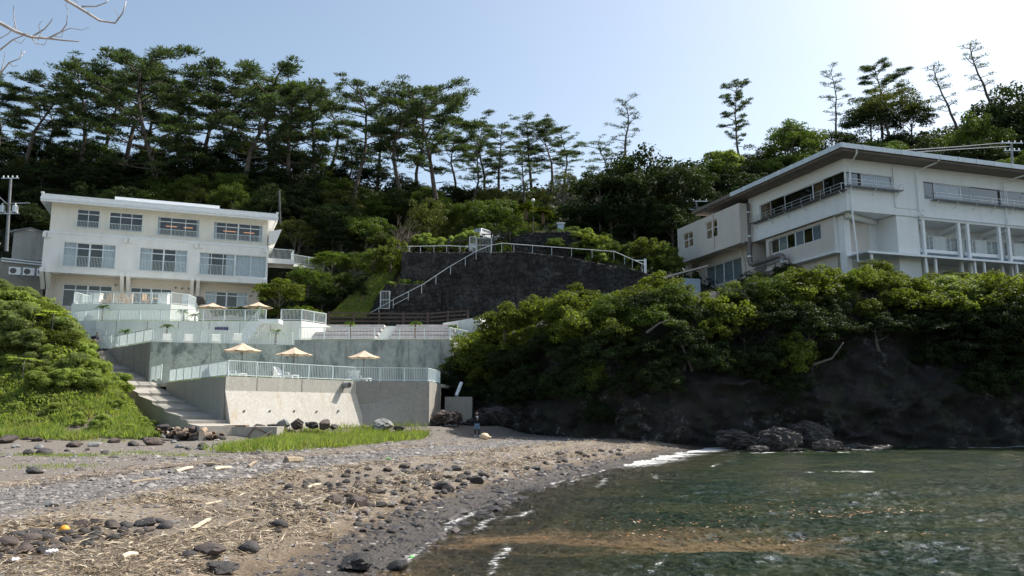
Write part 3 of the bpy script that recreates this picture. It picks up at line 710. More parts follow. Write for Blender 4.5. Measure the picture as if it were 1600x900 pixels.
def stone_wall(name, A, B, zt_fn, zb, label, cell=.46, res=.10, batter=.12, cat='stone wall'):
    A = Vector(A); B = Vector(B); d = (B-A); L = d.length; d.normalize(); n = V3(d.y,-d.x,0)
    us = np.arange(0, L+res, res); vs = np.linspace(0, 1, 84)
    UU, VV = np.meshgrid(us, vs); zt = zt_fn(UU); HH = zb + (zt-zb)*VV
    wu = fbm(UU*.7,HH*.7,151)*1.1; wv = fbm(UU*.8,HH*.8,153)*1.1
    rel, idv = stone_relief(UU+wu, HH+wv, 5, cell)
    off = rel*.17 - .05 + (idv-.5)*.14 + (zt-HH)*batter
    X = A.x+d.x*UU+n.x*off; Y = A.y+d.y*UU+n.y*off
    # roll the top back so that the wall has a thickness
    X = np.vstack([X, X[-1]-n.x*.6, X[-1]-n.x*.6]); Y = np.vstack([Y, Y[-1]-n.y*.6, Y[-1]-n.y*.6]); HH = np.vstack([HH, HH[-1]+.02, HH[-1]*0+zb])
    me = grid_mesh(name, X, Y, HH, M['rubble'], False)
    vattr(me, 'stone', np.vstack([idv*.7+rel*.4, idv[-1], idv[-1]]))
    return tag(link_mesh(name, me), label, cat)
WB = 80.0
wt = [at(628,394,WB), at(760,394,WB), at(812,393,WB), at(888,402,WB), at(1000,424,WB), at(1024,434,WB)]
wa = V3(at(628,394,WB).x, WB, 0); wbx = V3(at(1024,430,WB).x+1.5, WB, 0)
ux = [p.x-wa.x for p in wt]; uz_ = [p.z for p in wt]
stone_wall('rubble_wall', wa, wbx, lambda u: np.interp(u, ux, uz_), 8.8, 'high dark rubble stone retaining wall below the parked cars')
# lower left wing, whose top follows the hillside stair
wl = [at(548,500,78.6), at(570,490,78.6), at(600,450,78.6), at(603,444,78.6), at(655,444,78.6), at(690,445,78.6)]
stone_wall('rubble_wall', V3(wl[0].x,78.6,0), V3(wl[-1].x,78.6,0), lambda u: np.interp(u, [p.x-wl[0].x for p in wl], [p.z for p in wl]), 8.8, 'lower wing of brown rubble stones beside the grass slope', cell=.5)
# wall and earth step behind the upper path
stone_wall('rubble_wall', at(800,395,84.5)*1.0, at(930,395,84.5)*1.0, lambda u: np.interp(u, [0,1.5,6,9], [at(800,372,84.5).z,at(812,364,84.5).z,at(870,362,84.5).z,at(930,374,84.5).z]), 17.5, 'small dark stone wall behind the white handrail right of the cars')
# handrail that climbs the wall and runs along its top
hr = empty('handrail', at(573,505,78.2), 0, 'white pipe handrail climbing the dark stone wall to the parking place', 'handrail')
run = [at(573,492,78.0), at(620,465,78.0), at(663,443,78.0), at(700,418,79.0), at(745,392,79.6), at(768,383,79.8), at(785,380,79.7), at(850,385,79.7), at(960,393,79.6), at(1008,414,78.5)]
drop = [15,13,13,13,13,13,12,12,13,10]
MB().tube(run, .036, 6).build('top_rail', M['hill_rail'], hr)
def along(run, px):
    for a, b in zip(run, run[1:]):
        pa, pb = proj(a)[0], proj(b)[0]
        if pa <= px <= pb: return a.lerp(b, (px-pa)/(pb-pa))
    return run[-1]
def proj(P):
    x, y, z = P.x, P.y, P.z-EYE; f = y*math.cos(PITCH)+z*math.sin(PITCH); u = -y*math.sin(PITCH)+z*math.cos(PITCH)
    return (CX+F*x/f, CY-F*u/f)
for px in (574,592,614.5,638,659,681,704,727,744,767,784,803,832,862,893,925,959,976,988,1003):
    q = along(run, px); MB().beam(q, q-V3(0,0,.85), .05,.05).build('post', M['hill_rail'], hr)
MB().tube([along(run,614)-V3(0,0,.55), along(run,638)-V3(0,0,.55)], .03, 5).build('mid_rail', M['hill_rail'], hr)
# level railing left of the gate
lr = [at(636,385,80.3), at(700,384,80.3), at(742,386,80.3)]
fr_ = empty('handrail', lr[0], 0, 'level white railing on top of the stone wall left of the gate', 'handrail')
MB().tube(lr, .036, 6).build('top_rail', M['hill_rail'], fr_)
for px in (640,657,678,698,719,738):
    q = along(lr, px); MB().beam(q, q-V3(0,0,.65), .05,.05).build('post', M['hill_rail'], fr_)
# gate: mesh of bars
def gate(x0,x1,yt,yb,Y,label,n=7, Y2=None):
    Y2 = Y2 or Y
    a, b = at(x0,yt,Y), at(x1,yt+(0 if Y2==Y else 8),Y2); hgt = at(x0,yt,Y).z-at(x0,yb,Y).z
    g = empty('metal_gate', a-V3(0,0,hgt), 0, label, 'gate')
    mb = MB()
    for q in (a,b): mb.beam(q, q-V3(0,0,hgt), .10,.10)
    for k in (0,.5,1): mb.beam(a-V3(0,0,hgt*k), b-V3(0,0,hgt*k), .06,.06)
    mb.build('gate_frame', M['hill_rail'], g)
    mb = MB()
    for k in range(1,n): q = a.lerp(b,k/n); mb.beam(q, q-V3(0,0,hgt), .022,.022)
    mb.build('bar_row', M['hill_rail'], g, kind='stuff')
gate(744,768,372,394,80.2,'white barred gate at the head of the hillside stair beside the cars', 10)
gate(734,744,370,392,80.6,'narrow white gate leaf left of the wider gate', 5)
gate(595,609,455,482,78.1,'white metal gate standing on the lower stone wall', 6)

# ================================================================= LEFT HOTEL
AH = math.atan2(7.47, 18.76); HO = V3(-43.86, 73, 11.79)
house = empty('hotel_building', HO, AH, 'cream three-storey hotel with white balcony railings above the terraces', 'building')
hdir = V3(math.cos(AH), math.sin(AH), 0); hnor = V3(-math.sin(AH), math.cos(AH), 0)
def uz(px, py, w=0.0):
    P = onplane(px, py, HO+hnor*w, hnor)-HO; return P.dot(hdir), P.z
def holes_wall(mb, u0,u1,z0,z1,holes,w,depth=.22, flip=False, axis_='u'):
    """front sheet with openings plus their reveals; (u, w, z) local axes; axis_ 'v' swaps u and w"""
    us = sorted({u0,u1,*[h[0] for h in holes],*[h[1] for h in holes]}); zs = sorted({z0,z1,*[h[2] for h in holes],*[h[3] for h in holes]})
    P = (lambda u,w_,z: (u,w_,z)) if axis_ == 'u' else (lambda u,w_,z: (w_,u,z))
    for a,b in zip(us,us[1:]):
        for c,d in zip(zs,zs[1:]):
            if any(h[0]<=a+1e-6 and b<=h[1]+1e-6 and h[2]<=c+1e-6 and d<=h[3]+1e-6 for h in holes): continue
            mb.quad(P(a,w,c),P(b,w,c),P(b,w,d),P(a,w,d))
    for (a,b,c,d) in holes:
        mb.quad(P(a,w,c),P(b,w,c),P(b,w+depth,c),P(a,w+depth,c)); mb.quad(P(a,w,d),P(a,w+depth,d),P(b,w+depth,d),P(b,w,d))
        mb.quad(P(a,w,c),P(a,w+depth,c),P(a,w+depth,d),P(a,w,d)); mb.quad(P(b,w,c),P(b,w,d),P(b,w+depth,d),P(b,w+depth,c))
ZB = HO.z
def L(z): return z-ZB
wins3 = [(2.54,4.47,19.68,21.48,2,'plain'),(5.32,8.25,19.65,21.47,3,'plain'),(9.57,13.45,19.5,21.41,3,'lit'),(14.79,19.54,19.5,21.35,4,'lit')]
wins2 = [(1.65,6.1,15.8,18.17,4,'curt'),(8.2,12.52,15.84,18.14,4,'curt'),(13.64,16.97,15.79,18.08,3,'curt'),(17.05,20.02,15.86,18.06,2,'full')]
wins1 = [(1.72,5.92,12.2,14.35,4,'plain'),(7.55,11.23,12.2,14.36,4,'plain'),(14.38,18.48,12.85,14.38,4,'curt')]
HD = 10.5
mb = MB()
def side_back(mb,u0,u1,z0,z1,w):
    mb.quad((u0,w,z0),(u0,w,z1),(u0,HD,z1),(u0,HD,z0)); mb.quad((u1,w,z0),(u1,HD,z0),(u1,HD,z1),(u1,w,z1)); mb.quad((u0,HD,z0),(u1,HD,z0),(u1,HD,z1),(u0,HD,z1))
holes_wall(mb,.36,20.06,L(19.05),L(21.95),[(a,b,L(c),L(d)) for a,b,c,d,*_ in wins3],.15); side_back(mb,.36,20.06,L(19.05),L(21.95),.15)
mb.build('upper_wall', M['cream'], house, local=True)
mb = MB(); holes_wall(mb,0,20.2,L(15.2),L(19.0),[(a,b,L(c),L(d)) for a,b,c,d,*_ in wins2],0); side_back(mb,0,20.2,L(15.2),L(19.0),0)
mb.quad((0,0,L(15.2)),(20.2,0,L(15.2)),(20.2,HD,L(15.2)),(0,HD,L(15.2))); mb.quad((0,0,L(19.0)),(20.2,0,L(19.0)),(20.2,HD,L(19.0)),(0,HD,L(19.0)))
mb.build('middle_wall', M['white_wall'], house, local=True)
mb = MB(); holes_wall(mb,.3,19.6,-.4,L(15.19),[(a,b,L(c),L(d)) for a,b,c,d,*_ in wins1],1.4); side_back(mb,.3,19.6,-.4,L(15.19),1.4)
mb.build('ground_floor_wall', M['tan_wall'], house, local=True)
MB().box(-.06,-.05,L(18.92),20.26,.6,L(19.10)).build('ledge', M['trim'], house, local=True)
MB().box(5.16,-.03,L(19.105),20.1,.145,L(19.16)).build('ledge', M['white_wall'], house, local=True)
# roof: deep white fascia in three boards over a soffit
rf = MB().box(-.35,-.86,L(21.95),20.85,HD+.7,L(22.40)).build('roof', M['trim'], house, local=True)
for k,(zb,zt,o) in enumerate(((21.72,21.90,.02),(21.91,22.12,.05),(22.13,22.46,.0))):
    MB().box(-.40-o,-.92-o,L(zb),20.9+o,-.80,L(zt)).build('fascia_board', M['trim'], rf, local=True)
    MB().box(-.40-o,-.795,L(zb),-.30,HD+.7,L(zt)).build('fascia_board', M['trim'], rf, local=True)
    MB().box(20.80,-.795,L(zb),20.9+o,HD+.7,L(zt)).build('fascia_board', M['trim'], rf, local=True)
MB().box(-.44,-.96,L(22.46),-.2,-.7,L(22.62)).build('corner_finial', M['trim'], rf, local=True)
MB().box(20.7,-.96,L(22.46),20.95,-.7,L(22.62)).build('corner_finial', M['trim'], rf, local=True)
ur = MB().box(5.5,4,L(22.4),15.1,9,L(23.62)).build('upper_roof', M['roof_metal'], house, local=True)
MB().box(5.3,3.8,L(23.63),15.3,9.2,L(23.92)).build('coping', M['trim'], ur, local=True)
MB().box(8.2,5.2,L(23.93),12.6,8.6,L(24.2)).build('coping', M['trim'], ur, local=True)
def window(parent, u0,u1,z0,z1,w,n,kind,trans=.26,axis_='u',frame='frame',glass='glass',dep=.13):
    P = (lambda u,w_,z: (u,w_,z)) if axis_ == 'u' else (lambda u,w_,z: (w_,u,z))
    def bx(mb,a,b,c,d,w0,w1):
        p=P(a,w0,c); q=P(b,w1,d); mb.box(min(p[0],q[0]),min(p[1],q[1]),c,max(p[0],q[0]),max(p[1],q[1]),d)
    mb = MB(); t_=.055; zt = z1-(z1-z0)*trans if trans else None
    bx(mb,u0,u1,z0,z0+t_,w+dep-.03,w+dep+.04); bx(mb,u0,u1,z1-t_,z1,w+dep-.03,w+dep+.04)
    xs = [u0+(u1-u0)*k/n for k in range(n+1)]
    for k,x in enumerate(xs):
        hw = .07 if (k*2==n and n>2) else .03
        a = max(u0, x-hw) if k else u0; b = min(u1, x+hw) if k<n else u1
        if k==0: b=u0+t_
        if k==n: a=u1-t_
        bx(mb,a,b,z0+t_,z1-t_,w+dep-.028,w+dep+.038)
    if zt: bx(mb,u0+t_,u1-t_,zt-.04,zt+.04,w+dep-.026,w+dep+.036)
    f = mb.build('window', M[frame], parent, local=True)
    for k in range(n):
        a,b = xs[k]+.02, xs[k+1]-.02
        for (c,d) in (((z0+.03,zt-.02),(zt+.02,z1-.03)) if zt else ((z0+.03,z1-.03),)):
            m2 = MB(); m2.quad(P(a,w+dep+.01,c),P(b,w+dep+.01,c),P(b,w+dep+.01,d),P(a,w+dep+.01,d)); m2.build('pane', M[glass], f, local=True)
    def curtain(a,b,mat='curtain',c=None,d=None,woff=.14):
        m2 = MB(); m = max(6,int((b-a)/.10)); c = z0 if c is None else c; d = z1 if d is None else d
        for k in range(m):
            x0 = a+(b-a)*k/m; x1 = a+(b-a)*(k+1)/m; e0 = .045*(k%2); e1 = .045*((k+1)%2)
            m2.quad(P(x0,w+dep+woff+e0,c),P(x1,w+dep+woff+e1,c),P(x1,w+dep+woff+e1,d),P(x0,w+dep+woff+e0,d))
        m2.build('curtain', M[mat], f, local=True)
    W = u1-u0
    if kind == 'curt': curtain(u0,u0+W*.27); curtain(u1-W*.25,u1)
    elif kind == 'full': curtain(u0,u1)
    elif kind == 'lit':
        curtain(u0,u0+W*.07); curtain(u1-W*.07,u1)
        for (a,b) in ((.2,.46),(.62,.84)):       # warm fittings glowing inside the room
            m2 = MB(); p=P(u0+W*a,w+.55,z0+(z1-z0)*.56); q=P(u0+W*b,w+.62,z0+(z1-z0)*.60)
            m2.box(min(p[0],q[0]),min(p[1],q[1]),p[2],max(p[0],q[0]),max(p[1],q[1]),q[2]); m2.build('lamp_strip', M['lamp'], f, local=True)
    elif kind == 'tan': curtain(u0,u0+W*.12,'tan_curtain')
    elif kind == 'pale':
        for k in range(0,n,2): curtain(xs[k]+.03,xs[k+1],woff=.05)
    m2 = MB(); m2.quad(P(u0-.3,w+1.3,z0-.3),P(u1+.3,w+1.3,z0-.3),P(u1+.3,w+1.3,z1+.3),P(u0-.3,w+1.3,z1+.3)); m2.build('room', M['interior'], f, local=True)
    return f
t = NT('warm_lamp'); t.b.inputs['Base Color'].default_value=(.5,.25,.1,1); t.b.inputs['Emission Color'].default_value=(1,.42,.18,1); t.b.inputs['Emission Strength'].default_value=.55; M['lamp']=t.m
def wrail(parent, u0,u1,z0,z1,w):
    mb = MB(); o=.28
    mb.beam((u0,w-o,z1),(u1,w-o,z1),.04,.04); mb.beam((u0,w-o,z0),(u1,w-o,z0),.05,.04)
    for uu in (u0,u1):
        mb.beam((uu,w-o,z1),(uu,w-.01,z1),.035,.035); mb.beam((uu,w-o,z0),(uu,w-.01,z0),.035,.035); mb.beam((uu,w-o,z0-.02),(uu,w-o,z1+.02),.045,.045)
    r = mb.build('window_railing', M['rail'], parent, local=True)
    mb = MB(); n = int((u1-u0)/.125)
    for k in range(1,n):
        x = u0+(u1-u0)*k/n; mb.beam((x,w-o,z0),(x,w-o,z1),.024,.024)
    mb.build('baluster_row', M['rail'], r, local=True, kind='stuff')
for (a,b,c,d,n,k) in wins3: window(house,a,b,L(c),L(d),.15,n,k,.24); wrail(house,a-.16,b+.1,L(c)+.02,L(c)+.60,.15)
for i,(a,b,c,d,n,k) in enumerate(wins2):
    window(house,a,b,L(c),L(d),0,n,k,.22 if i<3 else None)
    if i<3: wrail(house,a-.14,b+.06,L(c)+.02,L(c)+1.02,0)
for (a,b,c,d,n,k) in wins1: window(house,a,b,L(c),L(d),1.4,n,k,.24)
# beam ends and slanting brackets
for u in (6.8,7.35,13.1,13.65,.05,.5):
    s = .17
    mb = MB(); mb.add([(u-s,-.12,L(15.62)),(u+s,-.12,L(15.62)),(u+s,1.39,L(14.25)),(u-s,1.39,L(14.25)),(u-s,-.12,L(15.19)),(u+s,-.12,L(15.19)),(u+s,1.39,L(13.75)),(u-s,1.39,L(13.75)),(u-s,1.39,L(15.17)),(u+s,1.39,L(15.17)),(u-s,-.005,L(15.17)),(u+s,-.005,L(15.17))],
        [(4,5,6,7),(0,4,7,8),(1,9,6,5),(0,1,5,4),(10,11,9,8)])
    mb.build('bracket', M['white_wall'], house, local=True)
for u in (6.9,7.35,13.3,13.75,.02,.45,19.95):
    MB().box(u-.13,-.22,L(18.45),u+.13,-.055,L(18.93)).build('beam_end', M['white_wall'], house, local=True)
for u in (.5,20.0):
    MB().box(u-.16,-.14,L(15.2),u+.16,-.005,L(15.7)).build('beam_end', M['white_wall'], house, local=True)
# pipes and vents on the ground floor
for u in (.7,1.1): MB().tube([(u,1.3,L(12.3)),(u,1.3,L(14.7)),(u+.35,1.3,L(14.9))],.05,6).build('wall_pipe', M['tan_wall'], house, local=True)
for u,z in ((6.2,14.5),(11.6,14.55),(12.2,14.5),(12.8,14.5),(19.0,14.55),(18.8,14.1)):
    MB().tube([(u,1.42,L(z)),(u,1.28,L(z))],.1,10).build('vent', M['pipe'], house, local=True)
MB().box(12.25,1.36,L(12.9),12.85,1.395,L(13.9)).build('door', M['frame'], house, local=True)
# balcony on the right flank and its walkway
bl = MB().box(20.21,.6,L(17.55),22.9,3.2,L(18.06)).build('side_balcony', M['white_wall'], house, local=True)
mb = MB(); mb.beam((20.3,.65,L(19.08)),(22.8,.65,L(19.08)),.06,.05); mb.beam((22.8,.65,L(19.08)),(22.8,3.1,L(19.08)),.06,.05)
for k in range(22):
    x = 20.3+2.5*k/21; mb.beam((x,.65,L(18.06)),(x,.65,L(19.08)),.028,.028)
for k in range(1,18): mb.beam((22.8,.65+2.45*k/18,L(18.06)),(22.8,.65+2.45*k/18,L(19.08)),.028,.028)
mb.build('balcony_railing', M['rail'], bl, local=True)
mb = MB(); mb.add([(20.15,-.3,L(20.7)),(21.4,-.3,L(21.0)),(21.4,6,L(21.0)),(20.15,6,L(20.7)),(20.15,-.3,L(19.3)),(20.9,-.3,L(19.6)),(20.9,6,L(19.6)),(20.15,6,L(19.3))],[(0,1,2,3),(0,4,5,1),(4,7,6,5),(1,5,6,2),(3,2,6,7),(0,3,7,4)])
mb.build('side_canopy', M['white_wall'], house, local=True)
a = HO+hdir*22.9+hnor*2.6; b = HO+hdir*26.5+hnor*4.2
solid('walkway', [z_(p,18.0) for p in (a,b,b+hnor*1.5,a+hnor*1.5)],[z_(p,17.7) for p in (a,b,b+hnor*1.5,a+hnor*1.5)], M['white_wall'],'narrow pale walkway leading right from the left hotel','walkway')
fence([z_(a,18.0),z_(b,18.0)],1.0,'white railing on the walkway behind the round shrubs')
# shed, air conditioners on the left
sh = empty('shed', HO+hdir*-3.3+hnor*3+V3(0,0,3.6), AH, 'weathered grey panel shed with a low gable left of the hotel', 'shed')
z0 = 0; MB().box(.25,0,1.35,3.1,3,4.2).build('wall', M['shed'], sh, local=True)
mb = MB(); mb.add([(-.1,-.25,4.0),(1.65,-.25,4.5),(3.35,-.25,4.0),(-.1,3.3,4.0),(1.65,3.3,4.5),(3.35,3.3,4.0),(-.1,-.25,3.85),(1.65,-.25,4.38),(3.35,-.25,3.85),(-.1,3.3,3.85),(1.65,3.3,4.38),(3.35,3.3,3.85)],
  [(0,1,4,3),(1,2,5,4),(6,9,10,7),(7,10,11,8),(0,6,7,1),(1,7,8,2),(3,4,10,9),(4,5,11,10),(0,3,9,6),(2,8,11,5)]); mb.build('roof', M['grey_metal'], sh, local=True)
mb = MB(); mb.add([(.25,.0,4.2),(3.1,.0,4.2),(1.65,.0,4.37)],[(0,1,2)]); mb.build('gable', M['trim'], sh, local=True)
for k in range(2): MB().tube([(-.5,-.2,1.3-.25*k),(3.2,-.2,1.1-.25*k)],.07,6).build('pipe_run', M['trim'], sh, local=True)
MB().box(-1.5,.1,-2.5,3.1,3.2,1.345).build('base_wall', M['tier1grey'], sh, local=True)
for k in range(3):
    q = uz(28+29*k, 430, 1.5)
    ac = empty('air_conditioner', HO+hdir*(uz(14+22*k,419,1.5)[0])+hnor*1.5+V3(0,0,L(15.0)), AH, ['white outdoor air-conditioning unit at the left end of the row','white outdoor air-conditioning unit in the middle of the row','white outdoor air-conditioning unit nearest the hotel wall'][k], 'air conditioner','air conditioners beside the shed')
    MB().box(0,0,0,.95,.4,.72).build('casing', M['trim'], ac, local=True)
    mb = MB(); mb.tube([(.36,-.012,.36),(.36,-.03,.36)],.27,14); mb.build('fan_grille', M['dark_frame'], ac, local=True)
    for s in (.1,.75): MB().box(s,.05,-.12,s+.12,.35,0).build('foot', M['grey_metal'], ac, local=True)
bt = empty('blue_shed', HO+hdir*-5.2+hnor*2.4+V3(0,0,L(16.4)), AH, 'small pale blue hut with a dark window at the far left edge', 'hut')
MB().box(-1.6,0,-1,.55,2.5,2.0).build('wall', M['blue_tank'], bt, local=True)
MB().box(-.6,-.04,.9,.25,-.005,1.7).build('window', M['black_rubber'], bt, local=True)
MB().box(-1.8,-.2,2.003,.75,2.7,2.15).build('roof', M['grey_metal'], bt, local=True)
# ================================================================= RIGHT HOTEL
AR = math.radians(18); RB = 12.0; KO = V3(27.71,64,RB)
rh = empty('hotel_building', KO, AR, 'white modernist hotel with a wide flat roof perched on the sea cliff', 'building')
rdir = V3(math.cos(AR),math.sin(AR),0); ldir = V3(-math.sin(AR),math.cos(AR),0)
def fr_xy(px,py,y=0.0):
    P = onplane(px,py,KO+ldir*y,ldir)-KO; return P.dot(rdir), P.z
def fl_xy(px,py,x=0.0):
    P = onplane(px,py,KO+rdir*x,rdir)-KO; return P.dot(ldir), P.z
def Q(z): return z-RB
XE, YE = 34.0, 13.6
# upper storey: both faces with ribbon windows
mb = MB()
wl_ = [(.0+.12,11.88,Q(20.45),Q(22.13))]
wr1 = (.12,4.9,Q(20.8),Q(22.05)); wr2 = (8.2,26.0,Q(20.4),Q(21.95))
holes_wall(mb,0,XE,Q(18.8),Q(23.2),[wr1,wr2],0)
holes_wall(mb,0,YE,Q(18.8),Q(23.2),wl_,0,axis_='v')
mb.quad((0,0,Q(18.8)),(XE,0,Q(18.8)),(XE,YE,Q(18.8)),(0,YE,Q(18.8)))
mb.quad((XE,0,Q(18.8)),(XE,YE,Q(18.8)),(XE,YE,Q(23.2)),(XE,0,Q(23.2))); mb.quad((0,YE,Q(18.8)),(XE,YE,Q(18.8)),(XE,YE,Q(23.2)),(0,YE,Q(23.2)))
mb.build('upper_wall', M['rwall'], rh, local=True)
# string course round the floor edge
MB().box(-.06,-.06,Q(18.72),XE,-.003,Q(19.32)).build('string_course', M['rwall'], rh, local=True)
MB().box(-.06,-.003,Q(18.72),-.003,YE+.1,Q(19.32)).build('string_course', M['rwall'], rh, local=True)
MB().box(4.95,-.10,Q(19.33),8.05,-.003,Q(23.0)).build('wall_pier', M['rwall'], rh, local=True)
def ribbon(u0,u1,z0,z1,xs,axis_,pk=()):
    """bay by bay window with its own panes"""
    P = (lambda u,w_,z: (u,w_,z)) if axis_=='u' else (lambda u,w_,z: (w_,u,z))
    def bx(mb,a,b,c,d,w0,w1):
        p=P(a,w0,c); q=P(b,w1,d); mb.box(min(p[0],q[0]),min(p[1],q[1]),c,max(p[0],q[0]),max(p[1],q[1]),d)
    xs = [u0]+list(xs)+[u1]
    for k in range(len(xs)-1):
        a,b = xs[k],xs[k+1]; mb = MB(); t_=.05
        bx(mb,a+.003,b-.003,z0,z0+t_,.10,.17); bx(mb,a+.003,b-.003,z1-t_,z1,.10,.17); bx(mb,a+.003,a+t_,z0+t_,z1-t_,.10,.17); bx(mb,b-t_,b-.003,z0+t_,z1-t_,.10,.17)
        f = mb.build('window', M['frame'] if (k%3) else M['dark_frame'], rh, local=True)
        m2 = MB(); m2.quad(P(a+.03,.135,z0+.03),P(b-.03,.135,z0+.03),P(b-.03,.135,z1-.03),P(a+.03,.135,z1-.03)); m2.build('pane', M['mirror_glass'], f, local=True)
        if k in pk:
            m2 = MB(); m = max(6,int((b-a)/.12))
            for j in range(m):
                x0=a+(b-a)*j/m; x1=a+(b-a)*(j+1)/m
                m2.quad(P(x0,.24+.05*(j%2),z0),P(x1,.24+.05*((j+1)%2),z0),P(x1,.24+.05*((j+1)%2),z1),P(x0,.24+.05*(j%2),z1))
            m2.build('curtain', M['tan_curtain'] if axis_=='v' else M['curtain'], f, local=True)
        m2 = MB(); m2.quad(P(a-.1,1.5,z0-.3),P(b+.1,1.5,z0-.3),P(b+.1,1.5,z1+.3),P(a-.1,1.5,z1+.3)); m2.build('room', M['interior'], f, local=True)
ribbon(.12,11.88,Q(20.45),Q(22.13),[2.75,4.17,8.12,10.2],'v',pk=(1,4))
ribbon(.12,4.9,Q(20.8),Q(22.05),[1.7],'u',pk=(1,))
ribbon(8.2,26.0,Q(20.4),Q(21.95),[9.4,12.4,13.5,17.0,17.8,19.5,23],'u',pk=(1,))
# balcony ledges: grating, railing and struts
def ledge(u0,u1,z,axis_,h=.55,o=.62):
    P = (lambda u,w_,z_: (u,w_,z_)) if axis_=='u' else (lambda u,w_,z_: (w_,u,z_))
    mb = MB()
    for w_ in (-.1,-.35,-o): mb.beam(P(u0,w_,z),P(u1,w_,z),.07,.07)
    n = int((u1-u0)/.45)
    for k in range(n+1): u=u0+(u1-u0)*k/n; mb.beam(P(u,-.01,z),P(u,-o,z),.04,.05)
    l = mb.build('window_ledge', M['dark_frame'] if axis_=='v' else M['grey_metal'], rh, local=True)
    mb = MB()
    for hh in (h,h*.5): mb.beam(P(u0,-o,z+hh),P(u1,-o,z+hh),.04,.035)
    n = max(2,int((u1-u0)/1.25))
    for k in range(n+1): u=u0+(u1-u0)*k/n; mb.beam(P(u,-o,z),P(u,-o,z+h),.04,.04)
    for u in (u0,u1): mb.beam(P(u,-o,z+h),P(u,-.01,z+h),.035,.035)
    mb.build('ledge_railing', M['steel'], l, local=True)
    n = max(2,int((u1-u0)/2.2))
    for k in range(n+1):
        u=u0+(u1-u0)*(k+.15)/(n+.3); m2 = MB(); m2.beam(P(u,-o+.05,z-.05),P(u,-.02,z-.55),.05,.05); m2.build('strut', M['rail'], l, local=True)
ledge(-.2,12.6,Q(20.42),'v'); ledge(-.2,5.4,Q(20.72),'u'); ledge(8.9,26.5,Q(20.33),'u')
# roof: wide overhang, brown soffit boards, metal edge
roof = MB().box(-1.75,-1.75,Q(23.55),XE,21.2,Q(23.75)).build('roof', M['roof_metal'], rh, local=True)
MB().box(-1.60,-1.60,Q(23.22),XE,21.0,Q(23.548)).build('soffit', M['soffit'], roof, local=True)
MB().box(-1.82,-1.82,Q(23.40),XE,-1.755,Q(23.80)).build('gutter', M['roof_metal'], roof, local=True)
MB().box(-1.82,-1.753,Q(23.40),-1.755,14.0,Q(23.80)).build('gutter', M['roof_metal'], roof, local=True)
MB().box(-1.80,14.003,Q(23.38),-1.74,21.2,Q(23.72)).build('fascia_board', M['soffit'], roof, local=True)
for k in range(17): x=-1.6+2.0*k; MB().box(x,-1.86,Q(23.38),x+.06,-1.821,Q(23.82)).build('gutter_clip', M['trim'], roof, local=True)
for k in range(9): y=-1.0+1.8*k; MB().box(-1.86,y,Q(23.38),-1.821,y+.06,Q(23.82)).build('gutter_clip', M['trim'], roof, local=True)
# downpipes
def pipe(pts,r=.07,mat='trim'): MB().tube(pts,r,7).build('downpipe', M[mat], rh, local=True)
pipe([(-.2,-1.7,Q(23.4)),(-.1,-1.6,Q(23.1)),(.35,-.2,Q(22.5)),(.35,-.16,Q(18.5)),(.6,-.16,Q(14.4))])
pipe([(8.4,-1.7,Q(23.4)),(8.3,-1.4,Q(23.2)),(7.3,-.25,Q(22.7)),(7.35,-.2,Q(19.3)),(7.5,-.2,Q(18.9)),(7.0,-.9,Q(18.6))])
pipe([(19.0,-1.7,Q(23.4)),(18.8,-1.3,Q(23.2)),(17.2,-.2,Q(22.7)),(17.2,-.18,Q(18.8))])
# lower storey on the left: set back beige block with a row of windows
zl0, zl1 = Q(15.7), Q(18.72)
lw = [(3.78,10.9,Q(17.15),Q(18.5))]
mb = MB(); holes_wall(mb,2.1,11.6,zl0,zl1,lw,.35,axis_='v'); mb.quad((.35,2.1,zl0),(4,2.1,zl0),(4,2.1,zl1),(.35,2.1,zl1)); mb.quad((.35,2.1,zl0),(.35,11.6,zl0),(4,11.6,zl0),(4,2.1,zl0))
mb.build('lower_wall', M['rtan'], rh, local=True)
window(rh,3.78,10.9,Q(17.15),Q(18.5),.35,6,'pale',None,'v','frame','mirror_glass')
MB().box(.1,1.9,Q(15.55),2.5,11.5,Q(15.72)).build('slab', M['rwall'], rh, local=True)
MB().box(.9,2.6,Q(12.5),8,12,Q(15.54)).build('basement_wall', M['rtan'], rh, local=True)
MB().box(.345,2.02,zl0,1.5,2.095,zl1).build('return_wall', M['rwall'], rh, local=True)
# recess under the corner
MB().box(.7,1.3,Q(12),1.3,2.0,Q(18.73)).build('column', M['rwall'], rh, local=True)
MB().box(1.6,2.4,Q(12),5.2,3.0,Q(18.73)).build('recess_wall', M['rwall'], rh, local=True)
MB().box(5.03,.03,Q(12),7.32,4.5,Q(18.74)).build('pier', M['rwall'], rh, local=True)
MB().beam((.6,.8,Q(18.55)),(4.8,2.2,Q(18.55)),.35,.35).build('beam', M['rwall'], rh, local=True)
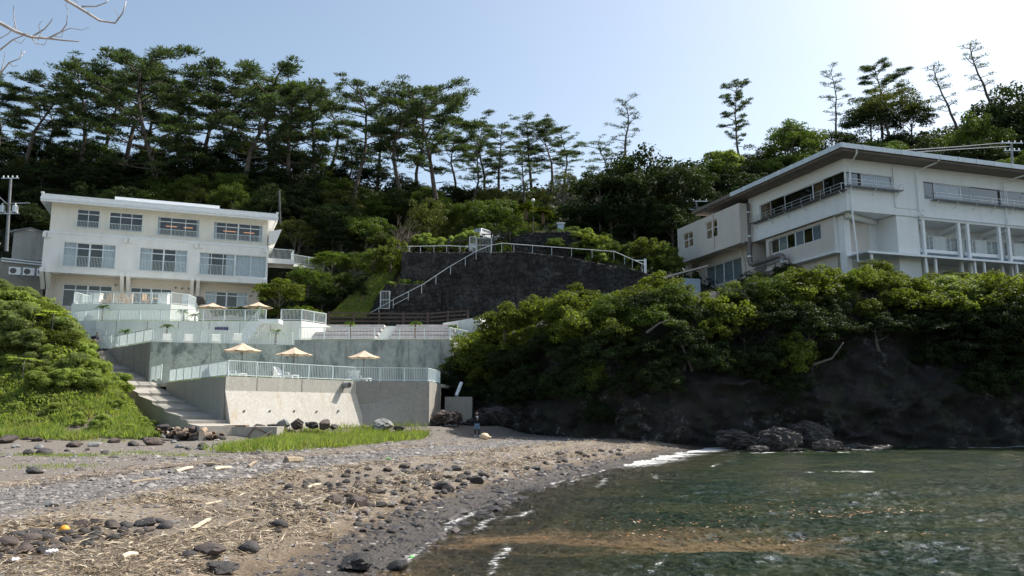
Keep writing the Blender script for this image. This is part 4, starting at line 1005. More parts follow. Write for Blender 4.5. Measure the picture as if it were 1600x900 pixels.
# projecting balconies: white frames, floor, wire railings, back wall with dark doors
MB().box(7.35,2.3,Q(12),XE,2.7,Q(18.74)).build('balcony_back_wall', M['rwall'], rh, local=True)
for i,(c0,c1) in enumerate(((7.75,11.65),(12.65,16.25),(17.35,21.0),(22.0,25.6))):
    bz = empty_b = None
    b = MB().box(c0-.35,-.15,Q(18.50),c1+.65,2.25,Q(18.70)).build('balcony', M['rwall'], rh, local=True)
    MB().box(c0-.45,-.25,Q(18.70),c1+.75,2.25,Q(18.78)).build('balcony_roof', M['roof_metal'], b, local=True)
    for c in (c0,c1): MB().beam((c,0,Q(13.2)),(c,0,Q(18.5)),.26,.26).build('column', M['trim'], b, local=True)
    MB().box(c0-.3,.12,Q(15.72),c1+.3,2.25,Q(16.02)).build('balcony_floor', M['trim'], b, local=True)
    for c in (c0-.1,c1+.1): MB().beam((c,.1,Q(18.3)),(c,2.28,Q(18.0)),.2,.3).build('bracket', M['trim'], b, local=True)
    mb = MB()
    for k in range(10): zz_=Q(16.15)+k*.11; mb.beam((c0-.25,.2,zz_),(c1+.25,.2,zz_),.025,.03); mb.beam((c0-.25,.2,zz_),(c0-.25,2.2,zz_),.02,.02)
    for k in range(6): x=c0+(c1-c0)*k/5; mb.beam((x,.2,Q(16.02)),(x,.2,Q(17.2)),.03,.03)
    mb.build('balcony_railing', M['rail'], b, local=True)
    for dx in (.1,2.2): MB().box(c0+dx,2.22,Q(16.05),c0+dx+1.1,2.29,Q(17.75)).build('balcony_door', M['dark_frame'], b, local=True)
# lean-to roof line along the bottom and its short posts
for i,(c0,c1) in enumerate(((.9,7.45),(7.5,12.75),(12.8,17.5),(17.6,22.5))):
    l = MB().box(c0,-1.0,Q(15.12),c1,2.2,Q(15.22)).build('porch_roof', M['roof_metal'], rh, local=True)
    MB().box(c0,-1.06,Q(15.02),c1,-.9,Q(15.118)).build('porch_beam', M['trim'], l, local=True)
    for c in (c0+.5,c1-.5): MB().beam((c,-.8,Q(12.6)),(c,-.8,Q(15.01)),.16,.16).build('post', M['trim'], l, local=True)
# annex at the far left end
an = [(19.0,21.4,Q(20.75),Q(22.65)),(24.25,26.5,Q(20.65),Q(22.4))]
sx = -1.5
def sc(y): return y*.915-.4    # same sight line, wall standing 1.5 m forward
anh = [(sc(a),sc(b),Q(18.75)+(c-Q(19.3))*.95,Q(18.75)+(d-Q(19.3))*.95) for a,b,c,d in an]
mb = MB(); holes_wall(mb,13.0,25.0,Q(18.72),Q(22.55),anh,sx,axis_='v')
for (p,q) in (((sx,13.0),(3,13.0)),((sx,25.0),(3,25.0))): mb.quad((*p,Q(18.72)),(*q,Q(18.72)),(*q,Q(22.55)),(*p,Q(22.55)))
mb.quad((sx,13,Q(18.72)),(3,13,Q(18.72)),(3,25,Q(18.72)),(sx,25,Q(18.72))); mb.quad((sx,13,Q(22.55)),(3,13,Q(22.55)),(3,25,Q(22.55)),(sx,25,Q(22.55)))
mb.build('annex_wall', M['rtan'], rh, local=True)
for (a,b,c,d) in anh: window(rh,a,b,c,d,sx,2,'plain',.45,'v','frame','mirror_glass')
MB().box(sx-.04,12.96,Q(18.55),sx+.4,25.05,Q(18.95)).build('string_course', M['rtan'], rh, local=True)
mb = MB(); holes_wall(mb,13.2,23.6,Q(12.5),Q(18.7),[(15.5,22.2,Q(15.6),Q(17.75))],.2,axis_='v'); mb.quad((.2,13.2,Q(12.5)),(3,13.2,Q(12.5)),(3,13.2,Q(18.7)),(.2,13.2,Q(18.7))); mb.quad((.2,23.6,Q(12.5)),(3,23.6,Q(12.5)),(3,23.6,Q(18.7)),(.2,23.6,Q(18.7)))
mb.build('lower_annex_wall', M['rtan'], rh, local=True)
window(rh,15.5,22.2,Q(15.6),Q(17.75),.2,4,'full',None,'v','frame','mirror_glass')
MB().box(-.9,24.0,Q(12.5),-.4,24.6,Q(18.71)).build('column', M['rtan'], rh, local=True)
# kitchen duct
dy = 13.15
d = MB().tube([(-.45,dy,Q(22.6)),(-.45,dy,Q(17.0)),(-.45,dy-.15,Q(16.55)),(-.45,dy-.5,Q(16.4)),(-.45,8.6,Q(16.5)),(-.45,8.2,Q(16.4)),(-.45,8.0,Q(16.1)),(-.45,8.0,Q(13.4))],.26,10).build('exhaust_duct', M['pipe'], rh, local=True, smooth=True)
for z in (21.6,19.2,17.2): MB().tube([(-.45,dy,Q(z)),(-.45,dy,Q(z+.15))],.29,10).build('duct_collar', M['steel'], d, local=True)
MB().tube([(-.45,8.0,Q(15.75)),(-.45,8.0,Q(15.98))],.3,10).build('duct_collar', M['trim'], d, local=True)
MB().tube([(.1,10.9,Q(16.6)),(.1,10.9,Q(18.2)),(.15,10.7,Q(18.4)),(.35,10.4,Q(18.45))],.14,8).build('vent_pipe', M['rtan'], rh, local=True)
MB().tube([(-1.62,17.6,Q(22.6)),(-1.6,17.6,Q(18.9)),(-.2,15.0,Q(18.4)),(.1,14.8,Q(17)),(.1,14.8,Q(13))],.07,7).build('downpipe', M['rtan'], rh, local=True)
mb = MB()
for a,b in (((-.5,12.6,Q(15.9)),(-.5,9.2,Q(15.9))),((-.5,9.2,Q(15.9)),(-.5,9.2,Q(14.6))),((-.5,12.6,Q(15.9)),(-.5,9.4,Q(14.8))),((-.7,8.9,Q(15.9)),(-.7,6.9,Q(15.9))),((-.7,6.9,Q(15.9)),(-.7,6.9,Q(15.0)))): mb.beam(a,b,.07,.07)
mb.build('duct_bracket', M['dark_frame'], rh, local=True)
# small shed and porch below the annex
sh2 = empty('tank_shed', at(1082,446,78), AR, 'pale blue tank shed tucked among bushes below the right hotel', 'shed')
MB().box(-1.0,0,-2,.9,1.6,.7).build('wall', M['blue_tank'], sh2, local=True)
mb = MB(); mb.add([(-2.2,-.4,1.0),(1.6,-.4,2.1),(1.6,2.2,2.1),(-2.2,2.2,1.0),(-2.2,-.4,.86),(1.6,-.4,1.95),(1.6,2.2,1.95),(-2.2,2.2,.86)],[(0,1,2,3),(4,7,6,5),(0,4,5,1),(1,5,6,2),(2,6,7,3),(3,7,4,0)]); mb.build('roof', M['rtan'], sh2, local=True)

# ================================================================= FURNITURE
LS = 0.88
def lounger_parts(e):
    mb = MB()
    for k in range(9): mb.box(-.30,.02+.135*k,.30,.30,.135*k+.13,.335)
    mb.box(-.33,0,.27,-.30,1.25,.34); mb.box(.30,0,.27,.33,1.25,.34); mb.build('seat', M['plastic'], e, local=True)
    mb = MB(); c, s = math.cos(math.radians(52)), math.sin(math.radians(52))
    for k in range(6):
        a, b = .02+.125*k, .125*k+.115; mb.add([(-.31,1.22+a*c,.32+a*s),(.31,1.22+a*c,.32+a*s),(.31,1.22+b*c,.32+b*s),(-.31,1.22+b*c,.32+b*s),(-.31,1.26+a*c,.29+a*s),(.31,1.26+a*c,.29+a*s),(.31,1.26+b*c,.29+b*s),(-.31,1.26+b*c,.29+b*s)],[(0,1,2,3),(4,7,6,5),(0,4,5,1),(1,5,6,2),(2,6,7,3),(3,7,4,0)])
    for x in (-.34,.31): mb.beam((x+.015,1.22,.30),(x+.015,1.22+.78*c,.30+.78*s),.035,.06)
    mb.build('backrest', M['plastic'], e, local=True)
    for x in (-.36,.36):
        for y in (.12,1.2): MB().box(x-.04,y-.05,0,x+.04,y+.05,.29).build('leg', M['plastic'], e, local=True)
        mb = MB(); mb.box(x-.035,.85,.50,x+.035,1.35,.54); mb.box(x-.03,.85,.30,x+.03,.90,.50); mb.build('armrest', M['plastic'], e, local=True)
lo = empty('sun_lounger', (0,0,0)); lounger_parts(lo)
spots = [(180,418,Z2,0,65.0,'white plastic lounger nearest the left corner of the middle terrace'),(0,0,0,0,0,'')]
LP = [(261+0,0,64.0,Z2,3.55,'white lounger beside the potted palm on the middle terrace',260),(0,0,64.3,Z2,3.6,'white lounger second from the left on the middle terrace',292),(0,0,64.5,Z2,3.5,'white lounger under the navy notice on the middle terrace',337),(0,0,63.6,Z2,3.6,'white lounger at the right of the row above the left parasol',367),
      (0,0,49.0,Z1,1.3,'white lounger just right of the front corner of the lowest terrace',381),(0,0,57.5,Z1,3.5,'white lounger at the back of the lowest terrace left of the middle parasol',431),(0,0,51.0,Z1,1.25,'white lounger under the middle parasol',463),(0,0,57.0,Z1,3.5,'white lounger at the back beside the right parasol',549),(0,0,55.6,Z1,1.35,'white lounger nearest the right end of the lowest terrace',578)]
for i,(a_,b_,Y,z,rz,lab,px) in enumerate(LP):
    o = lo if i==0 else copy_tree(lo)
    x = (px-CX)/F*(Y*math.cos(PITCH)+(z-EYE)*math.sin(PITCH))
    o.location=(x,Y,z+.012); o.rotation_euler=(0,0,rz); o.scale=(LS*1.05,)*3; tag(o,lab,'lounger','white loungers on the terraces')
# parasols
def parasol_parts(e, R_=1.30, H_=2.35):
    MB().tube([(0,0,0),(0,0,H_)],.035,8).build('pole', M['pole'], e, local=True)
    MB().lathe([(.32,0),(.32,.06),(.08,.10),(.06,.28)],n=14).build('base', M['tier1grey'], e, local=True)
    zc = H_-.02; n = 8
    mb = MB()
    for k in range(n):
        t0, t1 = 2*math.pi*k/n, 2*math.pi*(k+1)/n
        rows = []
        for j in range(5):
            f = j/4; r = .22+(R_-.22)*f; z = zc-.42*f-.04*math.sin(f*math.pi); row=[]
            for m in range(5):
                g=m/4; tt=t0+(t1-t0)*g; rr = r*math.cos(math.pi/n)/math.cos((g-.5)*2*math.pi/n); sag=.05*f*math.sin(g*math.pi)
                row.append(V3(rr*math.cos(tt)*(1-.02*sag),rr*math.sin(tt),z-sag+ (.03 if False else 0)))
            rows.append(row)
        for j in range(4):
            for m in range(4): mb.quad(rows[j][m],rows[j][m+1],rows[j+1][m+1],rows[j+1][m])
    o = mb.build('canopy', M['canvas'], e, local=True)
    sm = o.modifiers.new('thick','SOLIDIFY'); sm.thickness=.012
    MB().lathe([(.30,-.08),(.34,-.10),(.16,.05),(.02,.10)],(0,0,zc+.02),8).build('vent_cap', M['canvas'], e, local=True)
    for k in range(n):
        t0 = 2*math.pi*k/n; MB().beam((.05*math.cos(t0),.05*math.sin(t0),zc-.04),((R_-.02)*math.cos(t0),(R_-.02)*math.sin(t0),zc-.48),.025,.02).build('rib', M['pole'], e, local=True)
    for k in range(n):
        t0 = 2*math.pi*k/n; MB().beam((.05*math.cos(t0),.05*math.sin(t0),zc-.62),(.62*math.cos(t0),.62*math.sin(t0),zc-.25),.02,.02).build('strut', M['pole'], e, local=True)
ps = empty('parasol', (0,0,0)); parasol_parts(ps)
for i,(px,Y,z,sc_,py,lab) in enumerate(((379.5,50.5,Z1,.96,537,'beige parasol nearest the front corner of the lowest terrace'),(460,52.8,Z1,.93,543.5,'beige parasol in the middle of the lowest terrace'),(569,56.3,Z1,.93,548.5,'beige parasol at the right end of the lowest terrace'),(332.5,72,Z3,1.03,474,'left beige parasol on the upper terrace by the hotel window'),(404,72.5,Z3,1.0,472.5,'right beige parasol on the upper terrace below the round shrub'))):
    o = ps if i==0 else copy_tree(ps)
    P = at(px,py,Y); top = P.z; o.location=(P.x,Y,z+.012); s=sc_*(1 if i<3 else 1.02)
    o.scale=(s,s,(top-z)/2.43); o.rotation_euler=(0,0,.3*i); tag(o,lab,'parasol','beige parasols on the terraces')
# deck furniture
def table(e):
    mb = MB(); [mb.box(-.7,-.42+.14*k,.70,.7,-.29+.14*k,.74) for k in range(6)]; mb.build('table_top', M['teak'], e, local=True)
    for x in (-.6,.6):
        for y in (-.35,.35): MB().box(x-.04,y-.04,0,x+.04,y+.04,.70).build('leg', M['teak'], e, local=True)
def chair(e):
    MB().box(-.25,-.25,.42,.25,.25,.46).build('seat', M['teak'], e, local=True)
    mb = MB(); [mb.box(-.25+.105*k,.22,.47,-.17+.105*k,.26,1.0) for k in range(5)]; mb.box(-.26,.215,1.0,.26,.265,1.06); mb.build('backrest', M['teak'], e, local=True)
    for x in (-.22,.22):
        for y in (-.22,.22): MB().box(x-.025,y-.025,0,x+.025,y+.025,.419).build('leg', M['teak'], e, local=True)
def deckpos(px, Y): return V3((px-CX)/F*(Y*math.cos(PITCH)+(Z4-EYE)*math.sin(PITCH)),Y,Z4+.003)
tb = empty('wooden_table', (0,0,0)); table(tb)
for i,(px,Y,lab) in enumerate(((182,71.4,'long wooden table in the middle of the sun deck'),(242,71.8,'wooden table by the right planter on the sun deck'))):
    o = tb if i==0 else copy_tree(tb); o.location=deckpos(px,Y); o.rotation_euler=(0,0,.1); o.scale=(1.25 if i==0 else .8,1,1); tag(o,lab,'table','wooden tables on the deck')
ch = empty('wooden_chair', (0,0,0)); chair(ch)
for i,(px,Y,rz,lab) in enumerate(((161,71.3,1.5,'wooden chair at the left end of the long deck table'),(201,71.4,-1.5,'wooden chair at the right end of the long deck table'),(174,70.9,3.1,'wooden chair on the near side of the long deck table, left one'),(191,70.9,3.2,'wooden chair on the near side of the long deck table, right one'),(228,71.4,1.2,'wooden chair left of the small deck table'))):
    o = ch if i==0 else copy_tree(ch); o.location=deckpos(px,Y); o.rotation_euler=(0,0,rz); tag(o,lab,'chair','wooden chairs on the deck')
pb = empty('planter_box', (0,0,0)); MB().box(-.5,-.3,0,.5,.3,.95).build('body', M['pot'], pb, local=True); MB().box(-.56,-.36,.951,.56,.36,1.05).build('rim', M['pot'], pb, local=True)
for i,(px,lab) in enumerate(((150,'white box planter at the left of the sun deck'),(255.5,'white box planter at the right of the sun deck'))):
    o = pb if i==0 else copy_tree(pb); o.location=deckpos(px,71.0 if i==0 else 71.2); o.scale=(.85,1,1); tag(o,lab,'planter','white planters on the deck')

# ================================================================= PEOPLE
def skin_body(name, joints, edges, parent, mat, levels=2):
    """one continuous surface grown round a skeleton"""
    me = bpy.data.meshes.new(name); me.from_pydata([j[0] for j in joints], edges, []); o = link_mesh(name, me, parent)
    md = o.modifiers.new('skin','SKIN'); md.use_smooth_shade=True
    for i,j in enumerate(joints):
        me.skin_vertices[0].data[i].radius = (j[1], j[2] if len(j)>2 else j[1]); me.skin_vertices[0].data[i].use_root = (i==0)
    sb = o.modifiers.new('sub','SUBSURF'); sb.levels=levels; sb.render_levels=levels
    me.materials.append(mat); return o
def hand(e, wrist, fdir, side, curl, mat):
    """palm, four unequal bent fingers and a thumb"""
    w = Vector(wrist); f = Vector(fdir).normalized(); s = Vector(side).normalized(); c = f.cross(s).normalized()*curl
    J = [(w,.028,.02),(w+f*.05,.038,.016),(w+f*.085,.036,.014)]; E = [(0,1),(1,2)]
    for k,(off,ln) in enumerate(((-.030,.070),(-.010,.082),(.010,.076),(.030,.060))):
        b = w+f*.085+s*off; i = len(J); J += [(b+f*.012,.0095),(b+f*ln*.55+c*.012,.0085),(b+f*ln*.9+c*.035,.0075)]; E += [(2,i),(i,i+1),(i+1,i+2)]
    b = w+f*.03-s*.03; i=len(J); J += [(b-s*.02+f*.02,.010),(b-s*.03+f*.055+c*.01,.0085)]; E += [(1,i),(i,i+1)]
    skin_body('hand', J, E, e, mat, 1)
def head(e, c, face, hairlen=.05):
    """egg-shaped head with brow, nose, mouth, ears and hair; face = horizontal direction looked at"""
    c = Vector(c); f = V3(face[0],face[1],0).normalized(); s = V3(-f.y,f.x,0)
    bm = bmesh.new(); bmesh.ops.create_uvsphere(bm,u_segments=20,v_segments=14,radius=1)
    for v in bm.verts:
        p=v.co.copy(); jaw = 1-.28*max(0,-p.z); v.co = c+s*(p.x*.075*jaw)+f*(p.y*.098*(1-.12*max(0,-p.z)))+V3(0,0,p.z*.118)
    me=bpy.data.meshes.new('head'); bm.to_mesh(me); bm.free(); me.polygons.foreach_set('use_smooth',[True]*len(me.polygons)); me.materials.append(M['skin']); h=link_mesh('head',me,e)
    mb=MB(); mb.add([c+f*.094+V3(0,0,.02),c+f*.092-s*.016-V3(0,0,.03),c+f*.092+s*.016-V3(0,0,.03),c+f*.118-V3(0,0,.028)],[(0,1,3),(0,3,2),(1,2,3),(0,2,1)]); mb.build('nose',M['skin'],h,local=True)
    for k in (-1,1):
        q=c+f*.088+s*(.03*k)+V3(0,0,.012); MB().tube([q,q+f*.006],.011,8).build('eye',M['hair'],h,local=True)
        q=c+s*(.076*k); MB().tube([q-V3(0,0,.03),q+s*(.014*k),q+V3(0,0,.03)],[.012,.018,.012],6).build('ear',M['skin'],h,local=True)
    q=c+f*.09-V3(0,0,.055); MB().beam(q-s*.022,q+s*.022,.01,.008).build('mouth',M['rust'],h,local=True)
    bm=bmesh.new(); bmesh.ops.create_uvsphere(bm,u_segments=20,v_segments=14,radius=1)
    bmesh.ops.delete(bm,geom=[v for v in bm.verts if v.co.z<-.25 or (v.co.y>.45 and v.co.z<.35)],context='VERTS')
    for v in bm.verts: p=v.co.copy(); v.co=c+s*(p.x*.083)+f*(p.y*.105-.004)+V3(0,0,p.z*.126+.006)
    me=bpy.data.meshes.new('hair'); bm.to_mesh(me); bm.free(); me.materials.append(M['hair']); link_mesh('hair',me,e)
# walker on the steps: seen from the side, one arm forward
def person_steps():
    P = at(148,545,65.6); base = V3(P.x,65.6,0); base.z = 7.02
    e = empty('person', base, 0, 'person in navy shirt and dark trousers climbing the long steps', 'person')
    B = lambda x,y,z: (x,y,z)
    J=[(B(0,0,.95),.155,.12),(B(.02,0,1.15),.15,.11),(B(.05,0,1.36),.17,.11),(B(.07,0,1.47),.085,.08),(B(.09,0,1.55),.052,.052),
       (B(.06,-.19,1.42),.075),(B(.02,-.24,1.15),.052),(B(.20,-.22,1.02),.042),
       (B(.06,.19,1.42),.075),(B(.16,.22,1.18),.052),(B(.40,.20,1.10),.040),
       (B(.00,-.09,.86),.098),(B(.05,-.10,.48),.070),(B(-.06,-.10,.09),.048),(B(.04,-.10,.04),.042),
       (B(.03,.09,.86),.098),(B(.24,.10,.55),.070),(B(.16,.10,.24),.050),(B(.28,.10,.20),.042)]
    E=[(0,1),(1,2),(2,3),(3,4),(2,5),(5,6),(6,7),(2,8),(8,9),(9,10),(0,11),(11,12),(12,13),(13,14),(0,15),(15,16),(16,17),(17,18)]
    skin_body('body',J,E,e,M['navy_cloth'])
    skin_body('forearm',[(B(.02,-.24,1.15),.054),(B(.20,-.22,1.02),.042)],[(0,1)],e,M['skin']); skin_body('forearm',[(B(.16,.22,1.18),.054),(B(.40,.20,1.10),.041)],[(0,1)],e,M['skin'])
    skin_body('trousers',[(B(0,0,.92),.165,.13),(B(0,-.09,.85),.105),(B(.05,-.10,.48),.080),(B(-.06,-.10,.10),.06),(B(.03,.09,.85),.105),(B(.24,.10,.55),.080),(B(.16,.10,.26),.062)],[(0,1),(1,2),(2,3),(0,4),(4,5),(5,6)],e,M['black_cloth'])
    for q in ((-.06,-.10,.0),(.16,.10,.17)): MB().box(q[0]-.08,q[1]-.045,q[2],q[0]+.19,q[1]+.045,q[2]+.08).build('shoe',M['black_rubber'],e,local=True)
    hand(e,B(.20,-.22,1.02),(.8,.1,-.5),(0,1,0),1,M['skin']); hand(e,B(.40,.20,1.10),(1,0,-.05),(0,1,0),1,M['skin'])
    head(e,B(.12,0,1.66),(1,-.25)); 
    mb=MB(); mb.box(-.30,-.15,1.02,-.12,.15,1.42); mb.build('backpack',M['black_cloth'],e,local=True)
person_steps()
def person_beach():
    b = ground(745,681.5); 
    e = empty('person', b, math.radians(8), 'person in black cardigan, pale shorts and black socks standing under the cliff', 'person')
    s = 36/1244*b.y/1.68
    e.scale=(s,s,s)
    B = lambda x,y,z: (x,y,z)
    J=[(B(0,0,.93),.15,.11),(B(0,0,1.14),.14,.10),(B(0,-.01,1.34),.17,.10),(B(0,-.02,1.44),.08,.075),(B(0,-.03,1.52),.05,.05),
       (B(-.19,0,1.39),.068),(B(-.25,.0,1.12),.050),(B(-.08,-.26,1.20),.036),
       (B(.19,0,1.39),.068),(B(.25,-.02,1.12),.050),(B(.09,-.27,1.22),.036),
       (B(-.09,0,.84),.095),(B(-.12,-.02,.47),.065),(B(-.12,.02,.09),.042),(B(-.13,-.10,.045),.038),
       (B(.09,0,.84),.095),(B(.13,-.02,.47),.065),(B(.17,.02,.09),.042),(B(.20,-.10,.045),.038)]
    E=[(0,1),(1,2),(2,3),(3,4),(2,5),(5,6),(6,7),(2,8),(8,9),(9,10),(0,11),(11,12),(12,13),(13,14),(0,15),(15,16),(16,17),(17,18)]
    skin_body('body',J,E,e,M['black_cloth'])
    skin_body('shorts',[(B(0,0,.90),.165,.125),(B(-.09,0,.82),.115),(B(-.12,-.02,.44),.095),(B(.09,0,.82),.115),(B(.13,-.02,.44),.095)],[(0,1),(1,2),(0,3),(3,4)],e,M['denim'])
    mb=MB(); mb.add([(-.085,-.118,1.43),(.085,-.118,1.43),(.05,-.135,1.2),(0,-.14,1.12),(-.05,-.135,1.2),(0,-.10,1.40)],[(0,4,3,2,1)]); o=mb.build('shirt_front',M['white_cloth'],e,local=True); sm=o.modifiers.new('thick','SOLIDIFY'); sm.thickness=.02
    for x in (-.125,.19): MB().box(x-.05,-.17,0,x+.05,.08,.085).build('shoe',M['white_cloth'],e,local=True)
    hand(e,B(-.08,-.26,1.20),(.6,-.4,.35),(0,.5,1),1,M['skin']); hand(e,B(.09,-.27,1.22),(-.6,-.4,.35),(0,.5,1),-1,M['skin'])
    head(e,B(0,-.06,1.63),(.15,-1))
    ph = empty('mobile_phone', b+V3(.0,-.36,1.28)*s, .1, 'dark phone held up in both hands by the person under the cliff', 'phone')
    MB().box(-.04*s,-.006,-.07*s,.04*s,.006,.07*s).build('casing', M['black_rubber'], ph, local=True); MB().box(-.036*s,.0061,-.062*s,.036*s,.008,.062*s).build('screen', M['interior'], ph, local=True)
person_beach()
# ================================================================= VEGETATION
rng = np.random.default_rng(11)
def rdir(n, r=rng):
    v = r.normal(size=(n,3)); return v/np.linalg.norm(v,axis=1,keepdims=True)
def leaves_at(C, Nrm, L_, W_, r=rng, up=0.0):
    n = len(C); t_ = rdir(n, r); t_[:,2] += up; U = t_ - Nrm*np.sum(t_*Nrm,1,keepdims=True); U /= np.linalg.norm(U,axis=1,keepdims=True)+1e-9
    V = np.cross(Nrm, U); s = r.uniform(.65,1.35,(n,1)); return U*L_*s*.5, V*W_*s*.5
def broad_crown(name, seed, mat, ncl=46, lpc=230, leaf=(.075,.045), flat=.62, low=-.35, clump=(.20,.36), tier=False, hole=.0):
    r = np.random.default_rng(seed); Cs=[]; Ns=[]
    k = 0
    while k < ncl:
        d = rdir(1, r)[0]
        if d[2] < low: continue
        rad = r.uniform(.55,.92); c = d*rad*np.array([1,1,.92])
        if tier: c[2] = np.round(c[2]*4)/4 + r.normal()*.03
        c += r.normal(size=3)*.10
        cr = r.uniform(*clump); n = int(lpc*(cr/.28)**2)
        dd = rdir(n, r); dd[:,2] = np.where(dd[:,2] < -.6, -dd[:,2]*.6, dd[:,2])
        sh = r.uniform(.62,1.06,(n,1)); fl = (.5 if tier else flat)
        P = c + dd*sh*cr*np.array([1,1,fl]); N_ = dd*np.array([1,1,1.5]) + r.normal(size=(n,3))*.55; N_ /= np.linalg.norm(N_,axis=1,keepdims=True)
        Cs.append(P); Ns.append(N_); k += 1
    C = np.concatenate(Cs); N_ = np.concatenate(Ns); U,V = leaves_at(C,N_,*leaf,r)
    return leaf_mesh(name, C, U, V, mat)
def limb_mesh(name, seed, mat, nl=7, r0=.05, unit=True, top=.9):
    """tapered trunk of unit height with limbs that fan into the crown"""
    r = random.Random(seed); mb = MB(); b=[V3(0,0,0)]; 
    for k in range(1,6): b.append(V3(b[-1].x+r.uniform(-.03,.03),b[-1].y+r.uniform(-.03,.03),top*k/5))
    mb.tube(b,[r0*(1.25-.9*k/5) for k in range(6)],7)
    for k in range(nl):
        s = b[2+k%4]; a = r.uniform(0,6.28); l=r.uniform(.22,.4); p=[s]
        for j in range(1,4): p.append(s+V3(math.cos(a+j*.1)*l*j/3,math.sin(a+j*.1)*l*j/3,l*.75*j/3+r.uniform(-.03,.03)))
        mb.tube(p,[r0*.5,r0*.38,r0*.25,r0*.1],5)
    o = mb.build(name, mat, loc=(0,0,0), smooth=True); me=o.data; bpy.data.objects.remove(o); return me
TRUNK = [limb_mesh('trunk', 30+k, M['bark2']) for k in range(3)]
CROWN = dict(
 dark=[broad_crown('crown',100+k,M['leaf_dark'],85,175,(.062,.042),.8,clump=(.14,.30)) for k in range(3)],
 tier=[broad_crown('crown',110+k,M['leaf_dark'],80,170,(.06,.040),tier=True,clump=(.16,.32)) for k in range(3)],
 mid=[broad_crown('crown',120+k,M['leaf_mid'],80,175,(.066,.044),.8,clump=(.14,.30)) for k in range(3)],
 olive=[broad_crown('crown',130+k,M['leaf_olive'],90,180,(.052,.038),.8,clump=(.13,.26)) for k in range(2)],
 glossy=[broad_crown('crown',140+k,M['leaf_glossy'],80,125,(.095,.06),.85,clump=(.13,.32)) for k in range(4)],
 bright=[broad_crown('foliage',150+k,M['leaf_bright'],26,190,(.13,.075),.8,low=-.5,clump=(.24,.42)) for k in range(4)],
 reed=[broad_crown('foliage',160+k,M['leaf_reed'],24,230,(.20,.045),.8,low=-.5,clump=(.24,.42)) for k in range(3)],
)
def tree(name, X, Y, zb, top, rad, kind, label, cat='tree', group=None, trunk=True, rz=None, vert=None):
    e = empty(name, (X,Y,zb), rz if rz is not None else R.uniform(0,6.28), label, cat, group)
    rv = vert or rad*.8; H_=top-zb
    me = R.choice(CROWN[kind]); c = link_mesh('crown' if me.name.startswith('crown') else 'foliage', me, e); c.scale=(rad,rad*R.uniform(.9,1.1),rv); c.location=(0,0,H_-rv*.98)
    if trunk:
        t_ = link_mesh('trunk', R.choice(TRUNK), e); hh=max(.6,H_-rv*.75); t_.scale=(max(rad*.9,2.2),max(rad*.9,2.2),hh)
    return e
def place(px, pytop, Y, rpx, kind, label, name='broadleaf_tree', zb=None, **kw):
    P = at(px,pytop,Y); rad = rpx*Y/F; zb = float(hill_z(P.x,Y))-.2 if zb is None else zb
    return tree(name,P.x,Y,min(zb,P.z-rad*1.2),P.z,rad,kind,label,**kw)
# ---- pines
def pine_meshes(seed, H_=14.0, start=.42, spread=3.0, lean=0.0, nb=22, mat='pine', ntuft=150, bend=.5):
    r = random.Random(seed); q = np.random.default_rng(seed); mb = MB(); path=[]; x=y=0.0
    for k in range(9):
        f = k/8; path.append(V3(lean*H_*f**1.5 + math.sin(f*5+seed)*bend*f+r.uniform(-.12,.12), math.cos(f*4+seed*2)*bend*.8*f+r.uniform(-.12,.12), H_*f*.97))
    mb.tube(path,[.24*(1-.82*k/8) for k in range(9)],8)
    Cs=[];Us=[];Vs=[]
    def pad(c, pr):
        n = int(ntuft*(pr/.8)**2); d = rdir(n,q); d[:,2]=np.abs(d[:,2])*.9-.2
        P = np.array(c)+d*q.uniform(.25,1.1,(n,1))*pr*np.array([1,1,.55]); U = d*np.array([1,1,.5])+q.normal(size=(n,3))*.35+np.array([0,0,.55]); U/=np.linalg.norm(U,axis=1,keepdims=True)
        W_ = np.cross(U,rdir(n,q)); W_/=np.linalg.norm(W_,axis=1,keepdims=True)+1e-9
        Cs.append(P);Us.append(U*q.uniform(.12,.22,(n,1)));Vs.append(W_*q.uniform(.028,.05,(n,1)))
    for k in range(nb):
        f = start+(1-start)*(k+.5)/nb; i = min(7,int(f*8)); p0 = path[i].lerp(path[i+1],f*8-i); a = k*2.4+r.uniform(-.6,.6)
        g_=(f-start)/(1-start); prof_ = .38+.62*math.sin(math.pi*(g_*.82+.07))
        l = spread*prof_*r.uniform(.5,1.2); p=[p0]
        for j in range(1,4): p.append(p0+V3(math.cos(a+.12*j)*l*j/3,math.sin(a+.12*j)*l*j/3,l*(.10+.28*f)*j/3+r.uniform(-.1,.12)))
        mb.tube(p,[.075,.055,.04,.02],4)
        m = max(2,int(l*1.6))
        for j in range(m):
            t_ = .48+.56*(j+.5)/m; s = min(2.999,t_*3); ii=int(s); c = p[ii].lerp(p[min(3,ii+1)],s-ii)
            pad((c.x+r.uniform(-.35,.35),c.y+r.uniform(-.35,.35),c.z+r.uniform(-.15,.35)), r.uniform(.38,.92))
    pad((path[-1].x,path[-1].y,path[-1].z),.7); pad((path[-1].x+.3,path[-1].y,path[-1].z-.4),.6)
    # a few bare snags low on the stem
    for k in range(8):
        f = r.uniform(.15,start+.15); i=int(f*8); p0=path[i]; a=r.uniform(0,6.28); mb.tube([p0,p0+V3(math.cos(a)*1.3,math.sin(a)*1.3,r.uniform(-.2,.5))],[.045,.012],4)
    o = mb.build('trunk', M['bark'], loc=(0,0,0), smooth=True); tm=o.data; bpy.data.objects.remove(o)
    return tm, leaf_mesh('crown', np.concatenate(Cs),np.concatenate(Us),np.concatenate(Vs), M[mat])
